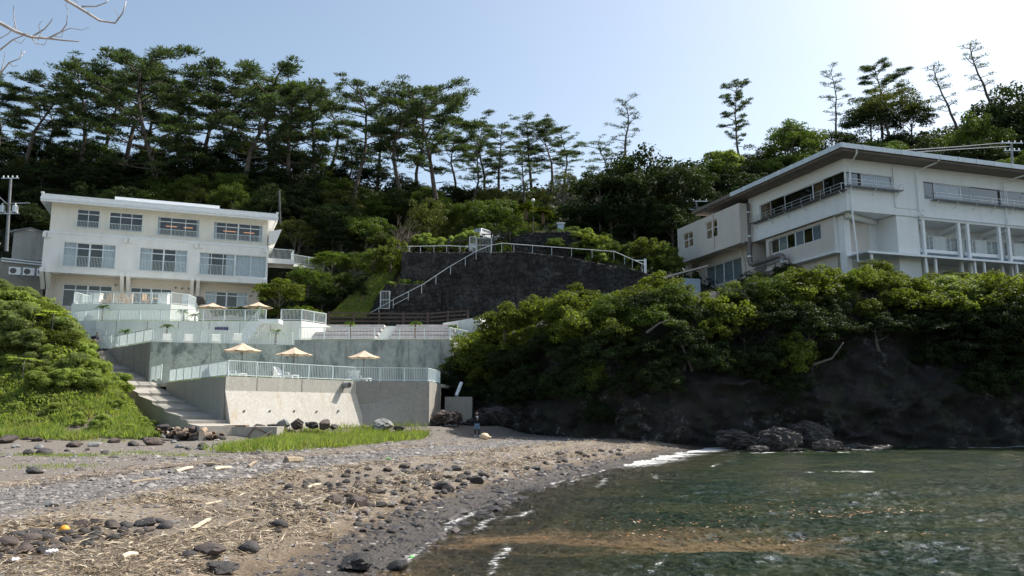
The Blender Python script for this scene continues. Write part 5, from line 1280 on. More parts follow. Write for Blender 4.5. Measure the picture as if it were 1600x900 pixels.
PINES = [pine_meshes(201,start=.36,spread=3.9,nb=26,lean=.06), pine_meshes(202,start=.24,spread=4.4,nb=32,lean=-.05,bend=.9), pine_meshes(203,start=.45,spread=3.6,bend=1.0,nb=24,lean=-.10), pine_meshes(204,start=.28,spread=3.0,nb=26,bend=.7),
         pine_meshes(205,start=.44,spread=4.8,bend=1.1,nb=26,lean=.10), pine_meshes(206,start=.30,spread=3.0,mat='pine_pale',ntuft=85,nb=26), pine_meshes(207,start=.36,spread=3.5,mat='pine_pale',ntuft=75,bend=1.2,nb=24,lean=.08),
         pine_meshes(208,start=.30,spread=2.8,mat='pine',ntuft=55,nb=18,bend=1.0), pine_meshes(209,start=.36,spread=2.6,lean=-.22,ntuft=48,nb=16,bend=.5,mat='pine'),
         pine_meshes(210,start=.5,spread=3.2,nb=20,bend=1.3,lean=-.08,ntuft=90), pine_meshes(211,start=.2,spread=3.6,nb=34,bend=.8,lean=.04,mat='pine_pale',ntuft=85), pine_meshes(212,start=.4,spread=4.2,nb=24,bend=1.2,lean=-.12)]
def pine(px, py, Y, var, label, w=1.0, rz=None, zb=None, pyb=None, group='pines on the ridge'):
    P = at(px,py,Y); z0 = float(hill_z(P.x,Y))-.3 if pyb is None else at(px,pyb,Y).z
    s = (P.z-z0)/13.9
    e = empty('pine_tree',(P.x,Y,z0), R.uniform(0,6.28) if rz is None else rz, label, 'pine tree', group)
    tm,cm = PINES[var]
    for nm,me in (('trunk',tm),('crown',cm)): o = link_mesh(nm,me,e)
    e.scale=(s*w*1.1,s*w*1.1,s); e.rotation_euler=(R.uniform(-.06,.06),R.uniform(-.07,.07),e.rotation_euler[2])
    return e
ORD_T = None
ORD = ['first','second','third','fourth','fifth','sixth','seventh','eighth','ninth','tenth','eleventh','twelfth','thirteenth','fourteenth','fifteenth','sixteenth','seventeenth','eighteenth','nineteenth','twentieth']+['twenty-'+w_ for w_ in ('first','second','third','fourth','fifth','sixth','seventh','eighth','ninth')]+['thirtieth']+['thirty-'+w_ for w_ in ('first','second','third','fourth','fifth')]
left = [(8,131,110,1),(56,120,105,4),(92,150,120,11),(140,97,106,10),(172,118,121,2),(205,90,108,0),(232,116,120,9),(258,95,104,1),(290,130,121,3),(320,108,107,11),(352,134,121,2),(392,106,105,4),(425,124,120,10),(461,126,108,0)]
for i,(px,py,Y,v) in enumerate(left): pine(px,py,Y,v,'tall dark pine on the ridge over the left hotel, %s from the left edge'%ORD[i],w=1.12)
mid = [(499,137,108,3),(521,144,121,9),(559,138,107,2),(594,154,118,5),(639,144,107,9),(690,156,106,4),(656,160,120,11),(714,199,122,6),(759,189,119,1),(778,196,114,5),(830,180,118,5),(860,191,114,4),(880,204,121,6),(740,215,110,6),(820,235,108,5),(545,200,124,6)]
for i,(px,py,Y,v) in enumerate(mid): pine(px,py,Y,v,'slender pine on the ridge between the two hotels, %s counted from the left hotel'%ORD[i],w=1.05 if v!=4 else 1.2)
pine(622,222,116,7,'thin half-bare pine stem among the taller pines left of the ridge gap',w=.5)
pine(942,221,120,6,'low spreading pine at the left shoulder of the dark dome-shaped tree',w=1.2,pyb=330)
pine(976,157,118,7,'airy lone pine rising behind the dark dome-shaped tree',w=1.15,pyb=262)
pine(1150,127,112,3,'straight lone dark pine left of the right hotel roof',w=.78,pyb=262)
pine(1300,110,116,7,'airy pine just left of the round-topped tree above the right hotel',w=.85,pyb=222)
pine(1371,106,120,1,'pine peeking over the round-topped tree above the right hotel',w=1.1,pyb=215)
pine(1487,100,114,8,'leaning ragged pine above the right hotel, left of the two at the right edge',w=1.0,rz=.15,pyb=225)
pine(1540,70,116,8,'leaning ragged pine nearest the right edge of the picture',w=1.1,rz=.1,pyb=195)
# ---- broadleaf wood
ex = [-80,0,130,230,300,400,500,600,640,700,760,850,900,960,1030,1080,1130,1200,1240,1290,1400,1480,1530,1600,1700]
ey = [235,232,240,250,245,246,266,288,300,318,312,318,300,262,245,252,248,218,205,212,205,200,172,150,130]
def env(px): return float(np.interp(px,ex,ey))
def where(px):
    if px < 60: return 'at the far left edge'
    if px < 430: return 'behind the left hotel'
    if px < 640: return 'right of the left hotel'
    if px < 900: return 'above the parked cars'
    if px < 1110: return 'left of the right hotel'
    return 'behind the right hotel'
cnt = {}
RN=['top','second','third','lowest']; wcnt={}
rows = [(108,0,46,'tier'),(102,24,44,'tier'),(97,52,42,'dark'),(93,82,38,'tier')]
for ri,(Y,off,r_,kd) in enumerate(rows):
    px = -60+ri*17
    while px < 1660:
        if not (880 < px < 1110 and ri < 2):
            k = kd if R.random()<.55 else R.choice(['dark','tier','mid'])
            if px<560 and R.random()<.12: k='olive'
            if 640 < px < 900: k = ['mid','olive','mid','mid'][ri]
            if px > 1110: k = ['mid','mid','dark','mid'][ri] if R.random()<.6 else 'tier'
            top = env(px)+off+R.uniform(-8,12)+(18 if 640<px<900 and ri else 0)
            if not (ri==3 and 500<px<900 and top>365):
                wh = where(px); hue={'tier':'dark layered evergreen','dark':'dense evergreen','mid':'green broadleaf','olive':'olive bushy tree'}[k]
                wcnt[(wh,ri)]=wcnt.get((wh,ri),-1)+1
                place(px+R.uniform(-8,8),top,Y+R.uniform(-2,2),r_*R.uniform(.8,1.15),k,'%s, %s row of the wood %s, %s from left'%(hue,RN[ri],wh,ORD[wcnt[(wh,ri)]]),group='trees in the wood %s'%wh)
        px += R.uniform(50,64)
for i_,px in enumerate(range(-30,900,31)):
    k_=R.choice(['dark','tier','mid','olive']); top=env(px)-R.uniform(2,38)*(1 if px<640 else .8)
    place(px+R.uniform(-10,10),top,113+R.uniform(-3,6),R.uniform(24,38),k_,'low ragged tree among the pine stems on the ridge, %s from the left edge'%ORD[i_],group='low trees among the pine stems')
place(1000,229,100,92,'dark','big dark dome-shaped tree in the middle of the ridge',vert=7.5)
place(935,262,97,48,'dark','dark rounded tree at the left foot of the dome-shaped tree'); place(1062,258,97,50,'dark','dark rounded tree at the right foot of the dome-shaped tree')
place(1385,137,110,62,'olive','round-topped tree with a flat dense crown above the right hotel roof',vert=3.6); place(1355,160,111,42,'tier','darker lobe-crowned tree left under the round-topped tree',vert=3); place(1420,158,111,40,'tier','small dark tree right under the round-topped tree',vert=3)
place(1575,128,104,70,'dark','massive dark tree at the right edge above the hotel roof',vert=8); place(1520,178,100,52,'mid','green leafy tree below the leaning pines',vert=6)
place(1235,192,104,48,'mid','bright green rounded tree behind the left end of the right hotel roof'); place(1130,238,108,34,'bright','yellow-green tree top between the lone pine and the dome-shaped tree')
place(775,306,95,52,'mid','rounded green tree above the parked cars',vert=3.2); place(725,318,96,34,'mid','small green tree left of the rounded tree above the cars'); place(668,312,96,46,'olive','olive bushy tree behind the bare shrub',vert=4)
place(880,268,108,26,'olive','brownish rounded bush below the pines right of the ridge gap')
place(905,310,97,40,'dark','dark bush behind the cycads')
# ---- garden shrubs near the left hotel and on the slope
def shrub(px,pytop,Y,rpx,kind,label,zb=None,vert=None,name='shrub',group=None,cat='shrub',trunk=True):
    P=at(px,pytop,Y); rad=rpx*Y/F; zz_=zb if zb is not None else P.z-rad*1.7
    return tree(name,P.x,Y,zz_,P.z,rad,kind,label,cat,group,trunk,vert=vert)
shrub(437,437,76,39,'glossy','neat dome-shaped shrub at the right corner of the left hotel',vert=1.35,zb=10.2)
shrub(485,416,82,32,'mid','rounded shrub left of the grass slope, upper one'); shrub(528,424,82,44,'mid','broad layered shrub at the top left of the grass slope',vert=2.2); shrub(505,455,80,26,'dark','dark shrub at the foot of the rounded shrubs'); shrub(560,440,81,26,'dark','dark shrub beside the upper grass slope')
shrub(518,395,85,38,'mid','flat-topped hedge-like shrub right of the walkway',vert=.9); shrub(553,395,85,26,'mid','small green shrub at the right end of the flat-topped shrub')
shrub(612,375,81.5,32,'glossy','upright bright shrub at the left end of the stone wall',vert=2.6); shrub(585,388,82,24,'mid','green shrub leaning left beside the upright bright shrub')
for k,px in enumerate(range(342,500,16)): shrub(px,479.5,75.6,13,'glossy','low clipped hedge shrub under the hotel window behind the upper railing',zb=Z3,vert=.62,group='clipped hedge by the hotel',trunk=False)
for k,(px,py) in enumerate(((615,439),(633,436),(654,439))): shrub(px,py,79.2,10,'bright',['pale tuft on the lower stone wall, left','pale tuft on the lower stone wall, middle','bright tuft on the lower stone wall beside the handrail'][k],vert=.5,trunk=False)
for k in range(13): px=650+k*7.5; shrub(px,367+R.uniform(-5,10)-max(0,(px-700)*.12),86,11,'bright','pale leafy weeds along the car park edge left of the cars',vert=.9,group='weeds by the car park',trunk=False)
SHX=[890,912,930,905,950,935,962,985,1010,1035,1025,1048,1000,868]
for k,(px,py,r_,kd) in enumerate(((890,352,22,'mid'),(912,358,22,'bright'),(930,366,26,'glossy'),(905,378,20,'mid'),(950,374,24,'mid'),(935,385,22,'bright'),(962,390,20,'mid'),(985,380,22,'mid'),(1010,372,26,'glossy'),(1035,378,24,'mid'),(1025,398,22,'mid'),(1048,398,18,'bright'),(1000,400,16,'dark'),(868,370,16,'mid'))):
    shrub(px,py,84+R.uniform(-1,3)-(2 if px>990 else 0),r_,kd,'leafy shrub on the slope between the handrail and right hotel, %s from left'%ORD[sorted(range(14),key=lambda q_:SHX[q_]).index(k)],group='shrubs by the right hotel path',trunk=False)
for k,(px,py,r_) in enumerate(((790,352,26),(760,350,22),(815,358,22),(735,356,18))): shrub(px,py,91,r_,'mid','low green bush directly behind the parked cars',group='bushes behind the cars',trunk=False)
# boulder by the hotel window
# ---- small palms in pots and cycads
def palm_leafs(name, n, L_, droop, mat, seed, nl=22, w=.035):
    q = np.random.default_rng(seed); C=[];U=[];V=[]
    for k in range(n):
        a=k*2.399+q.uniform(-.2,.2); el=q.uniform(.15,1.25); l=L_*q.uniform(.8,1.1)
        for j in range(nl):
            t_=(j+1)/nl; d=l*t_; z=math.sin(el)*d-droop*d*d/l; hx=math.cos(el)*d
            p=np.array([math.cos(a)*hx,math.sin(a)*hx,z])
            for s in (-1,1):
                side=np.array([-math.sin(a),math.cos(a),0])*s; ll=l*.34*math.sin(math.pi*(.15+.8*t_))
                u=side*.8+np.array([math.cos(a),math.sin(a),-.25])*.6; u/=np.linalg.norm(u); C.append(p+u*ll*.5);U.append(u*ll*.5);V.append(np.cross(u,[0,0,1])*w)
    return leaf_mesh(name,np.array(C),np.array(U),np.array(V),mat)
PL=[palm_leafs('frond_crown',15,.75,.75,M['palm_leaf'],301+k) for k in range(2)]; CY_=palm_leafs('frond_crown',34,1.5,.55,M['cycad_leaf'],310,26,.05)
o=MB().tube([(0,0,0),(.02,0,.4),(-.01,.01,.8),(0,0,1)],[.085,.075,.065,.07],8).build('trunk',M['palm_trunk'],loc=(0,0,0),smooth=True); PT=o.data; bpy.data.objects.remove(o)
def palm(px,pyc,Y,z,label,s=1.0,pot=False,group='small palms on the terraces'):
    P=at(px,pyc,Y); e=empty('palm_tree',(P.x,Y,z),R.uniform(0,6.28),label,'palm tree',group); h=max(.3,P.z-z)
    t_=link_mesh('trunk',PT,e); t_.scale=(1,1,h); c=link_mesh('frond_crown',R.choice(PL),e); c.location=(0,0,h); c.scale=(s,s,s)
    if pot: link_mesh('pot',POT,e)
o=MB().lathe([(.22,0),(.30,.45),(.32,.5),(.26,.5)],n=14).build('pot',M['pot'],loc=(0,0,0)); POT=o.data; bpy.data.objects.remove(o)
for px,py,Y,z,lab in ((161,479,69.4,Z3,'slim palm in front of the sun deck wall'),(287,487,69.6,Z3,'palm at the right corner of the sun deck'),(305,492,70,Z3,'low spreading palm just right of the deck corner'),(196,517,66.6,Z2,'potted palm near the gate of the middle terrace'),(261,510,64.0,Z2,'slim palm among the loungers of the middle terrace'),(431,518,65.2,Z2,'slim palm at the right end of the middle terrace'),
    (404,485,70,Z3,'palm behind the top of the wall stair'),(478,481,73,Z3,'palm by the hedge at the right of the upper terrace'),(497,488,73,Z3,'small palm at the right end of the upper terrace'),(548,506,65.6,Z2B,'palm in front of the pink benches, left'),(649,505.5,65.6,Z2B,'palm in front of the pink benches, middle'),(709,511,65.2,Z2B,'palm at the right end of the pink benches')):
    palm(px,py,Y,z,lab,1.0,pot='potted' in lab)
for px,py,lab in ((822,325,'cycad with arching yellowish fronds left of the globe lamp'),(848,331,'cycad with arching yellowish fronds under the globe lamp')):
    P=at(px,py,92); e=empty('cycad',(P.x,92,P.z-1.6),R.uniform(0,6),lab,'cycad'); t_=link_mesh('trunk',PT,e); t_.scale=(3,3,1.6); c=link_mesh('frond_crown',CY_,e); c.location=(0,0,1.5)
# ---- thicket on top of and down the cliff
zs=[3.0,4.3,5.6,7.2,8.8,10.4,11.8]; ccnt={}; CR=['bottom fringe','lowest row','lower row','middle row','upper row','top row','crest']
for ri,zr in enumerate(zs):
    x=-6.5+ri*.7
    while x < 60:
        h=float(np.interp(x,[-7,-2,3,10,16,30,200],[.55,.62,.75,.85,.95,1,1.1])); z=zr*h+R.uniform(-.5,.5)
        hang=float(vnoise(np.array(x*.16),np.array(ri*.35),171))
        if not (ri<3 and hang < ((.66,.50,.22)[ri] if x>14 else (.82,.66,.2)[ri])):
            rad=R.uniform(1.2,2.3)*(1.0 if x<30 else 1.25)*(.75 if ri<3 else 1); y=cliff_y(x,z)-(.75 if ri<4 else .1)
            kd='glossy' if R.random()<.72 else R.choice(['mid','dark'])
            if ri<4: kd=R.choice(['dark','tier','dark','dark','glossy'])  # lower rows get darker leaves: deep shade put into their colour
            if x>26 and ri>4: kd='glossy' if R.random()<.6 else 'reed'
            zone='left end of the sea cliff beside the terraces' if x<3 else ('middle of the sea cliff' if x<16 else 'sea cliff below the right hotel')
            kn={'glossy':'glossy broad-leaved','mid':'fine green','dark':'dark green','tier':'dark layered','reed':'pale vine-covered'}[kd]
            fac=R.uniform(.95,1.35); CE=lambda q:float(np.interp(q,[600,730,760,800,850,900,950,1000,1050,1080,1120,1180,1230,1300,1350,1400,1450,1480,1530,1600,1700],[520,500,472,476,462,446,466,442,436,468,450,428,413,420,410,426,432,422,432,427,424]))
            for _t in range(5):
                tp_=proj(V3(x,y,z+rad*fac)); sd_=proj(V3(x-rad*.7,y,z+rad*.6))
                if tp_[1]>=CE(tp_[0])-3 and sd_[1]>=CE(sd_[0])-5: break
                z-=.35; rad*=.93
            ccnt[(zone,ri)]=ccnt.get((zone,ri),-1)+1; zn={'l':'cliff beside the terraces','m':'middle of the sea cliff','s':'cliff below the right hotel'}[zone[0]]
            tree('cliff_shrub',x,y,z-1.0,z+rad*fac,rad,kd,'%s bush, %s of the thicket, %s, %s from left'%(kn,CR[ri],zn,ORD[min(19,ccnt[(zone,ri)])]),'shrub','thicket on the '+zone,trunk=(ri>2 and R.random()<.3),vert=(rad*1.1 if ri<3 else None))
        x+=R.uniform(1.7,2.7)
for px,py,Y,r_,lab in ((1020,432,60,38,'sunlit bush standing highest in the cliff thicket left of the right hotel'),(900,444,60,40,'rounded sunlit bush in the cliff thicket below the middle of the stone wall'),(790,474,60,44,'broad sunlit bush at the left end of the cliff thicket'),(952,462,58,38,'sunlit bush between the two tallest bushes of the cliff thicket'),(850,466,59,36,'leafy bush between the rounded and the broad bush of the cliff thicket')):
    P=at(px,py,Y); tree('cliff_shrub',P.x,Y,P.z-4,P.z,r_*Y/F,'glossy',lab,'shrub')
for px,py,r_,lab in ((1120,447,22,'dark bush against the annex of the right hotel'),(1180,424,30,'dark spiky bush under the exhaust duct'),(1230,410,26,'dark bush below the long lower window'),(1290,421,30,'dark bush at the corner of the right hotel'),(1362,408,36,'sunlit rounded bush at the hotel corner'),(1465,428,42,'large sunlit vine-covered bush under the balconies'),(1540,436,46,'wide sunlit vine-covered bush near the right edge'),(1590,440,34,'sunlit bush at the right edge of the picture')):
    P=at(px,py,60.5); tree('cliff_shrub',P.x,60.5,P.z-3.5,P.z,r_*60.5/F,'dark' if 'dark' in lab else 'glossy',lab,'shrub')
# bare leaning stems on the cliff face
for k,(a,b_,c_) in enumerate((((1082,580),(1070,550),(1060,528)),((1270,570),(1300,560),(1318,535)),((1010,520),(1030,505),(1045,500)))):
    pts=[at(*q,51.2) for q in (a,b_,c_)]; o=MB().tube(pts,[.10,.07,.03],6).build('dead_tree',M['bark2'],loc=pts[0],smooth=True)
    tag(o,['leaning bare tree stem on the left part of the cliff','twisted dead tree stem on the dark cliff face','bent stem inside the cliff thicket'][k],'branch')
# ---- weedy bank on the left
bx=[]
for k in range(1500):
    x=R.uniform(-40,-17.5); y=R.uniform(41.5,60); h=float(bank_h(x,y))
    if h<.25: continue
    if any((x-a)**2+(y-b)**2 < .8 for a,b in bx): continue
    # keep the steps clear
    dd=(x+16.44)*-.79+(y-46)*-.613
    s_=(x+16.44)*-.613+(y-46)*.79
    if float(np.interp(y,[40,44,50,55,60,64.6,67,72],[-15.5,-18.3,-21.9,-26,-30.3,-35,-38,-42]))-x < .5: continue
    z=float(beach_z(x,y))
    if h<3.2 and R.random()<.75: continue
    if h<2.0: kd='bright'; rad=R.uniform(.3,.5)
    elif h<4.2: kd=R.choice(['bright','bright','reed']); rad=R.uniform(.55,.95)
    else: kd=R.choice(['reed','glossy','bright','reed']); rad=R.uniform(.95,1.5)
    ok=False
    for _t in range(4):
        tp_=proj(V3(x,y,z+rad*1.3)); rt=proj(V3(x+rad*.8,y,z+rad*.6))
        lim=lambda q: float(np.interp(q,[-60,0,40,60,100,140,165,200,235,262],[405,430,452,468,500,550,572,592,640,668]))
        if tp_[1]>lim(tp_[0])-6 and rt[1]>lim(rt[0])-8: ok=True; break
        rad*=.75
    if not ok: continue
    bx.append((x,y))
    part='foot' if h<2 else ('middle' if h<4.2 else 'top'); kn={'bright':'bright leafy','reed':'narrow-leaved','glossy':'glossy green'}[kd]
    tree('bank_shrub',x,y,z-.2,z+rad*1.35,rad,kd,'%s bush crowding the %s of the left bank'%(kn,part),'shrub','%s bushes at the %s of the left bank'%(kn,part),trunk=False,vert=rad*.85)
x=rng.uniform(-42,-17,110000); y=rng.uniform(41,62,110000); h=bank_h(x,y); k=(h>.35)&((vnoise(x*.45,y*.45,233)>.30)|(h>4)); x,y,h=x[k],y[k],h[k]; n=len(x); N_=rdir(n); N_[:,2]=np.abs(N_[:,2])+.5; N_/=np.linalg.norm(N_,axis=1,keepdims=True)
C=np.stack([x,y,beach_z(x,y)+rng.uniform(.0,1,n)**1.5*(.25+.95*vnoise(x*.9,y*.9,231))*np.clip(.35+h*.16,.35,1)],-1); U,V=leaves_at(C,N_,.24,.085,up=1.2)
tag(link_mesh('bank_weeds',leaf_mesh('bank_weeds',C,U,V,M['leaf_bright'])),'low leafy weeds covering the left bank between the bushes','weeds',kind='stuff')
# plant with big hand-shaped leaves
def bigleaf(px,py,Y,label,n=9,s=1.0):
    P=at(px,py,Y); q=np.random.default_rng(int(px)); e=empty('large_leaf_plant',P-V3(0,0,1.0),0,label,'plant'); MB().tube([(0,0,0),(0,0,.95)],.03,6).build('stem',M['bark2'],e,local=True)
    for k in range(n):
        a=k*2.399; c=np.array([math.cos(a)*.45*s,math.sin(a)*.45*s,.95+q.uniform(-.15,.25)]); C=[];U=[];V=[]
        for j in range(7):
            b_=a+(j-3)*.42; u=np.array([math.cos(b_),math.sin(b_),-.12])*.30*s; C.append(c+u*.9);U.append(u);V.append(np.cross(u,[0,0,1])*.28)
        link_mesh('leaf',leaf_mesh('leaf',np.array(C),np.array(U),np.array(V),M['leaf_bright']),e)
bigleaf(84,488,44.5,'plant with big hand-shaped leaves high on the left bank'); bigleaf(38,562,42.8,'plant with big hand-shaped leaves low on the left bank')
# ---- ground cover on the hill (one mass)
n=36000; x=rng.uniform(-75,70,n); y=rng.uniform(83,124,n); z=hill_z(x,y); keep=(z>15)&~((x>-20)&(x<13)&(y<92)); x,y,z=x[keep],y[keep],z[keep]; n=len(x)
N_=rdir(n); N_[:,2]=np.abs(N_[:,2])+.4; N_/=np.linalg.norm(N_,axis=1,keepdims=True); C=np.stack([x,y,z+rng.uniform(.0,1.1,n)],-1); U,V=leaves_at(C,N_,.55,.32)
x=rng.uniform(-26,-9,9000); y=rng.uniform(75.5,86,9000); z=hill_z(x,y); ok_=~((x>at(512,500,78).x-.5)&(y<80.5)&(z<12.3)); x,y,z=x[ok_],y[ok_],z[ok_]; m=len(x); N2=rdir(m); N2[:,2]=np.abs(N2[:,2])+.4; N2/=np.linalg.norm(N2,axis=1,keepdims=True); C2=np.stack([x,y,z+rng.uniform(0,.7,m)],-1); U2,V2=leaves_at(C2,N2,.30,.18)
C=np.concatenate([C,C2]); U=np.concatenate([U,U2]); V=np.concatenate([V,V2])
tag(link_mesh('undergrowth',leaf_mesh('undergrowth',C,U,V,M['leaf_dark'])),'low dark undergrowth covering the wooded hillside','undergrowth',kind='stuff')
# ---- grass
def blades(P,h,mat,name,label,w=.03,lean=.5,seed=5):
    q=np.random.default_rng(seed); n=len(P); d=q.normal(size=(n,3))*np.array([lean,lean,0])+np.array([0,0,1]); d/=np.linalg.norm(d,axis=1,keepdims=True); hh=h*q.uniform(.5,1.3,(n,1))
    U=d*hh*.5; s=np.cross(d,rdir(n,q)); s/=np.linalg.norm(s,axis=1,keepdims=True)+1e-9
    tag(link_mesh(name,leaf_mesh(name,P+U,U,s*w,mat)),label,'grass',kind='stuff')
def inpoly(x,y,poly):
    r_=np.zeros(x.shape,bool); j=len(poly)-1
    for i in range(len(poly)):
        xi,yi=poly[i];xj,yj=poly[j]; c=((yi>y)!=(yj>y))&(x<(xj-xi)*(y-yi)/(yj-yi+1e-12)+xi); r_^=c; j=i
    return r_
# (a) strip in front of the lower wall
pg=[ground(*p) for p in ((342,708),(440,692),(430,684),(520,676),(600,672),(668,676),(662,686),(600,692),(520,700),(430,706))]; poly=[(p.x,p.y) for p in pg]
xs_=[p[0] for p in poly]; ys_=[p[1] for p in poly]
x=rng.uniform(min(xs_),max(xs_),90000); y=rng.uniform(min(ys_),max(ys_)+3,90000); jit=fbm(x*.9,y*.9,201)*3
k=inpoly(x+jit*.5+rng.normal(0,.35,90000),y+jit+rng.normal(0,.9,90000),poly)&(vnoise(x*1.2,y*1.2,203)>.2+.25*rng.uniform(size=90000)); x,y=x[k][:22000],y[k][:22000]
hh=.55*vnoise(x*.9,y*.9,205)
blades(np.stack([x,y,beach_z(x,y)+0*hh],-1),.42,M['grass'],'grass_strip','bright green grass strip between the pebbles and the lowest terrace wall',.022)
# (b) foot of the left bank
x=rng.uniform(-40,-17,150000); y=rng.uniform(37,51,150000); h=bank_h(x,y); k=(((h>.05)&(h<4.2))|((y>38.5+2.5*vnoise(x*.5,x*0,207))&(x<-21)&(h<4.2)))&(vnoise(x*.8,y*.8,209)>.22); x,y=x[k][:34000],y[k][:34000]
blades(np.stack([x,y,beach_z(x,y)],-1),.42,M['grass'],'bank_grass','yellow-green grass growing at the foot of the left bank',.03)
# tufts on bare sand
cx=[ground(*p) for p in ((60,712),(95,712),(140,712),(80,730),(215,708),(285,712),(120,688),(170,690))]; Pt=np.concatenate([np.stack([rng.normal(c.x,.7,260),rng.normal(c.y,.35,260)],-1) for c in cx])
blades(np.stack([Pt[:,0],Pt[:,1],beach_z(Pt[:,0],Pt[:,1])],-1),.10,M['grass'],'sand_grass','sparse green tufts on the bare sand at the left',.012)
# (c) grass slope beside the stone wall: its own piece of ground
sl=[at(512,497,77.5),at(570,497,77.5),at(606,446,80.5),at(640,400,83.5),at(600,405,84),at(575,440,81.5)]
mb=MB(); mb.add(sl+[p-V3(0,-.5,3) for p in sl],[(0,1,2,5),(5,2,3,4),(0,6,7,1),(1,7,8,2),(2,8,9,3),(3,9,10,4),(4,10,11,5),(5,11,6,0)])
o=mb.build('grass_slope',M['hill'],loc=sl[0]); tag(o,'steep grassy slope left of the stone wall','slope',kind='structure')
def tri_pts(a,b,c,n):
    u=rng.uniform(size=(n,1));v=rng.uniform(size=(n,1)); f=(u+v>1); u=np.where(f,1-u,u);v=np.where(f,1-v,v); a,b,c=map(np.array,(a,b,c)); return a+u*(b-a)+v*(c-a)
P_g=np.concatenate([tri_pts(sl[0],sl[1],sl[5],6000),tri_pts(sl[1],sl[2],sl[5],6000),tri_pts(sl[5],sl[2],sl[3],3500),tri_pts(sl[5],sl[3],sl[4],3000)])
blades(P_g,.35,M['grass'],'slope_grass','sunlit grass on the steep slope left of the stone wall',.03)
# grass fringe along terrace edges
fr_p=[]
for a,b_,z in ((V3(-34,67.2,0),V3(-27.2,60.25,0),Z2),(V3(-16.9,63.2,0),V3(-5,63.2,0),Z2B),(V3(-38.5,69.6,0),V3(-35.6,68.2,0),Z3),(V3(-35.6,68.2,0),V3(-20,68.65,0),Z3),(V3(-24,55.95,0),V3(-16.5,46.2,0),Z1),(V3(-16.4,46.3,0),V3(-10.5,53.1,0),Z1)):
    m=int((b_-a).length*60)
    for k in range(m):
        q=a.lerp(b_,R.random()); fr_p.append((q.x+R.uniform(-.05,.05),q.y+R.uniform(0,.3),z))
blades(np.array(fr_p),.10,M['grass'],'terrace_grass','thin grass fringe along the terrace edges',.02)
# ---- bare shrub and bare branches
def twig_tree(paths_seed, base, H_, n, mat, name, label, cat, spread=1.0, r0=.09, depth=4):
    r=random.Random(paths_seed); mb=MB()
    def grow(p,d,l,rad,k):
        q=p+d*l; mid_=p.lerp(q,.5)+V3(r.uniform(-1,1),r.uniform(-1,1),r.uniform(-1,1))*l*.08; mb.tube([p,mid_,q],[rad,rad*.8,rad*.6],4 if k<3 else 3,False)
        if k==0: return
        for j in range(3 if k>1 else 3):
            nd=(d+V3(r.uniform(-1,1)*spread,r.uniform(-1,1)*spread,r.uniform(-.35,.6))).normalized(); grow(p.lerp(q,r.uniform(.55,1)),nd,l*r.uniform(.55,.8),rad*.55,k-1)
    for j in range(n):
        a=6.28*j/n; grow(V3(*base),V3(math.cos(a)*.5*spread,math.sin(a)*.5*spread,.8).normalized(),H_*.36,r0,depth)
    o=mb.build(name,mat,loc=base); tag(o,label,cat); return o
P=at(632,398,86.5); twig_tree(5,(P.x,86.5,P.z-.6),5.2,6,M['twig'],'bare_shrub','leafless brown twiggy shrub above the left end of the stone wall','shrub',1.0,.10,4)
bt_=empty('bare_tree',(-9.9,12.3,.6),0,'leafless pale branches reaching in at the top left corner','tree')
D0=12.0
tr=[V3(-9.9,12.3,.6),V3(-9.7,12.2,3.5),V3(-9.5,12.1,6.2),at(-55,30,D0),at(-40,-60,D0)]; MB().tube(tr,[.20,.17,.13,.08,.05],9).build('trunk',M['deadwood'],bt_,smooth=True)
def br(pts,r0,r1,dd=0.0):
    P=[at(x,y,D0+dd+.12*math.sin(i*1.7)) for i,(x,y) in enumerate(pts)]; n=len(P); MB().tube(P,[r0+(r1-r0)*k/(n-1) for k in range(n)],6).build('branch',M['deadwood'],bt_,smooth=True)
for pts,a,b_,dd in ((((-55,30),(0,36),(26,50),(49,58),(75,60),(100,63),(124,65)),.035,.008,0),(((75,60),(95,50),(104,38),(106,15)),.016,.005,0),(((49,58),(70,45),(80,33),(82,28)),.014,.004,.1),(((26,50),(22,30),(21,8)),.012,.004,0),(((95,50),(110,44),(128,47),(140,42)),.008,.003,0),(((49,58),(56,68),(70,70),(74,60)),.010,.003,0),
    (((-55,60),(0,78),(20,62),(45,52)),.022,.006,.2),(((20,62),(32,68),(40,60)),.008,.003,.2),(((-50,60),(0,60),(14,52),(22,40)),.012,.004,.15),(((-55,30),(0,116),(14,98),(30,92),(39,80)),.018,.004,-.1),(((14,98),(20,104),(28,102)),.007,.003,-.1),(((0,116),(6,96),(8,80)),.009,.003,-.1),(((30,92),(34,84),(33,78)),.006,.003,-.1),
    (((-40,-60),(60,-30),(103,0),(130,16),(155,32),(180,36),(192,20),(197,2)),.032,.008,.1),(((130,16),(128,10),(150,10),(166,4),(172,-4)),.018,.006,.1),(((180,36),(186,26),(178,14)),.010,.004,.1),(((103,0),(112,-2),(122,4)),.012,.005,.1),(((60,62),(64,52),(60,40),(66,32)),.008,.003,.05),(((86,57),(96,58),(100,46)),.007,.003,.05),(((106,15),(102,8),(107,0)),.005,.002,0)):
    br(pts,a,b_,dd)
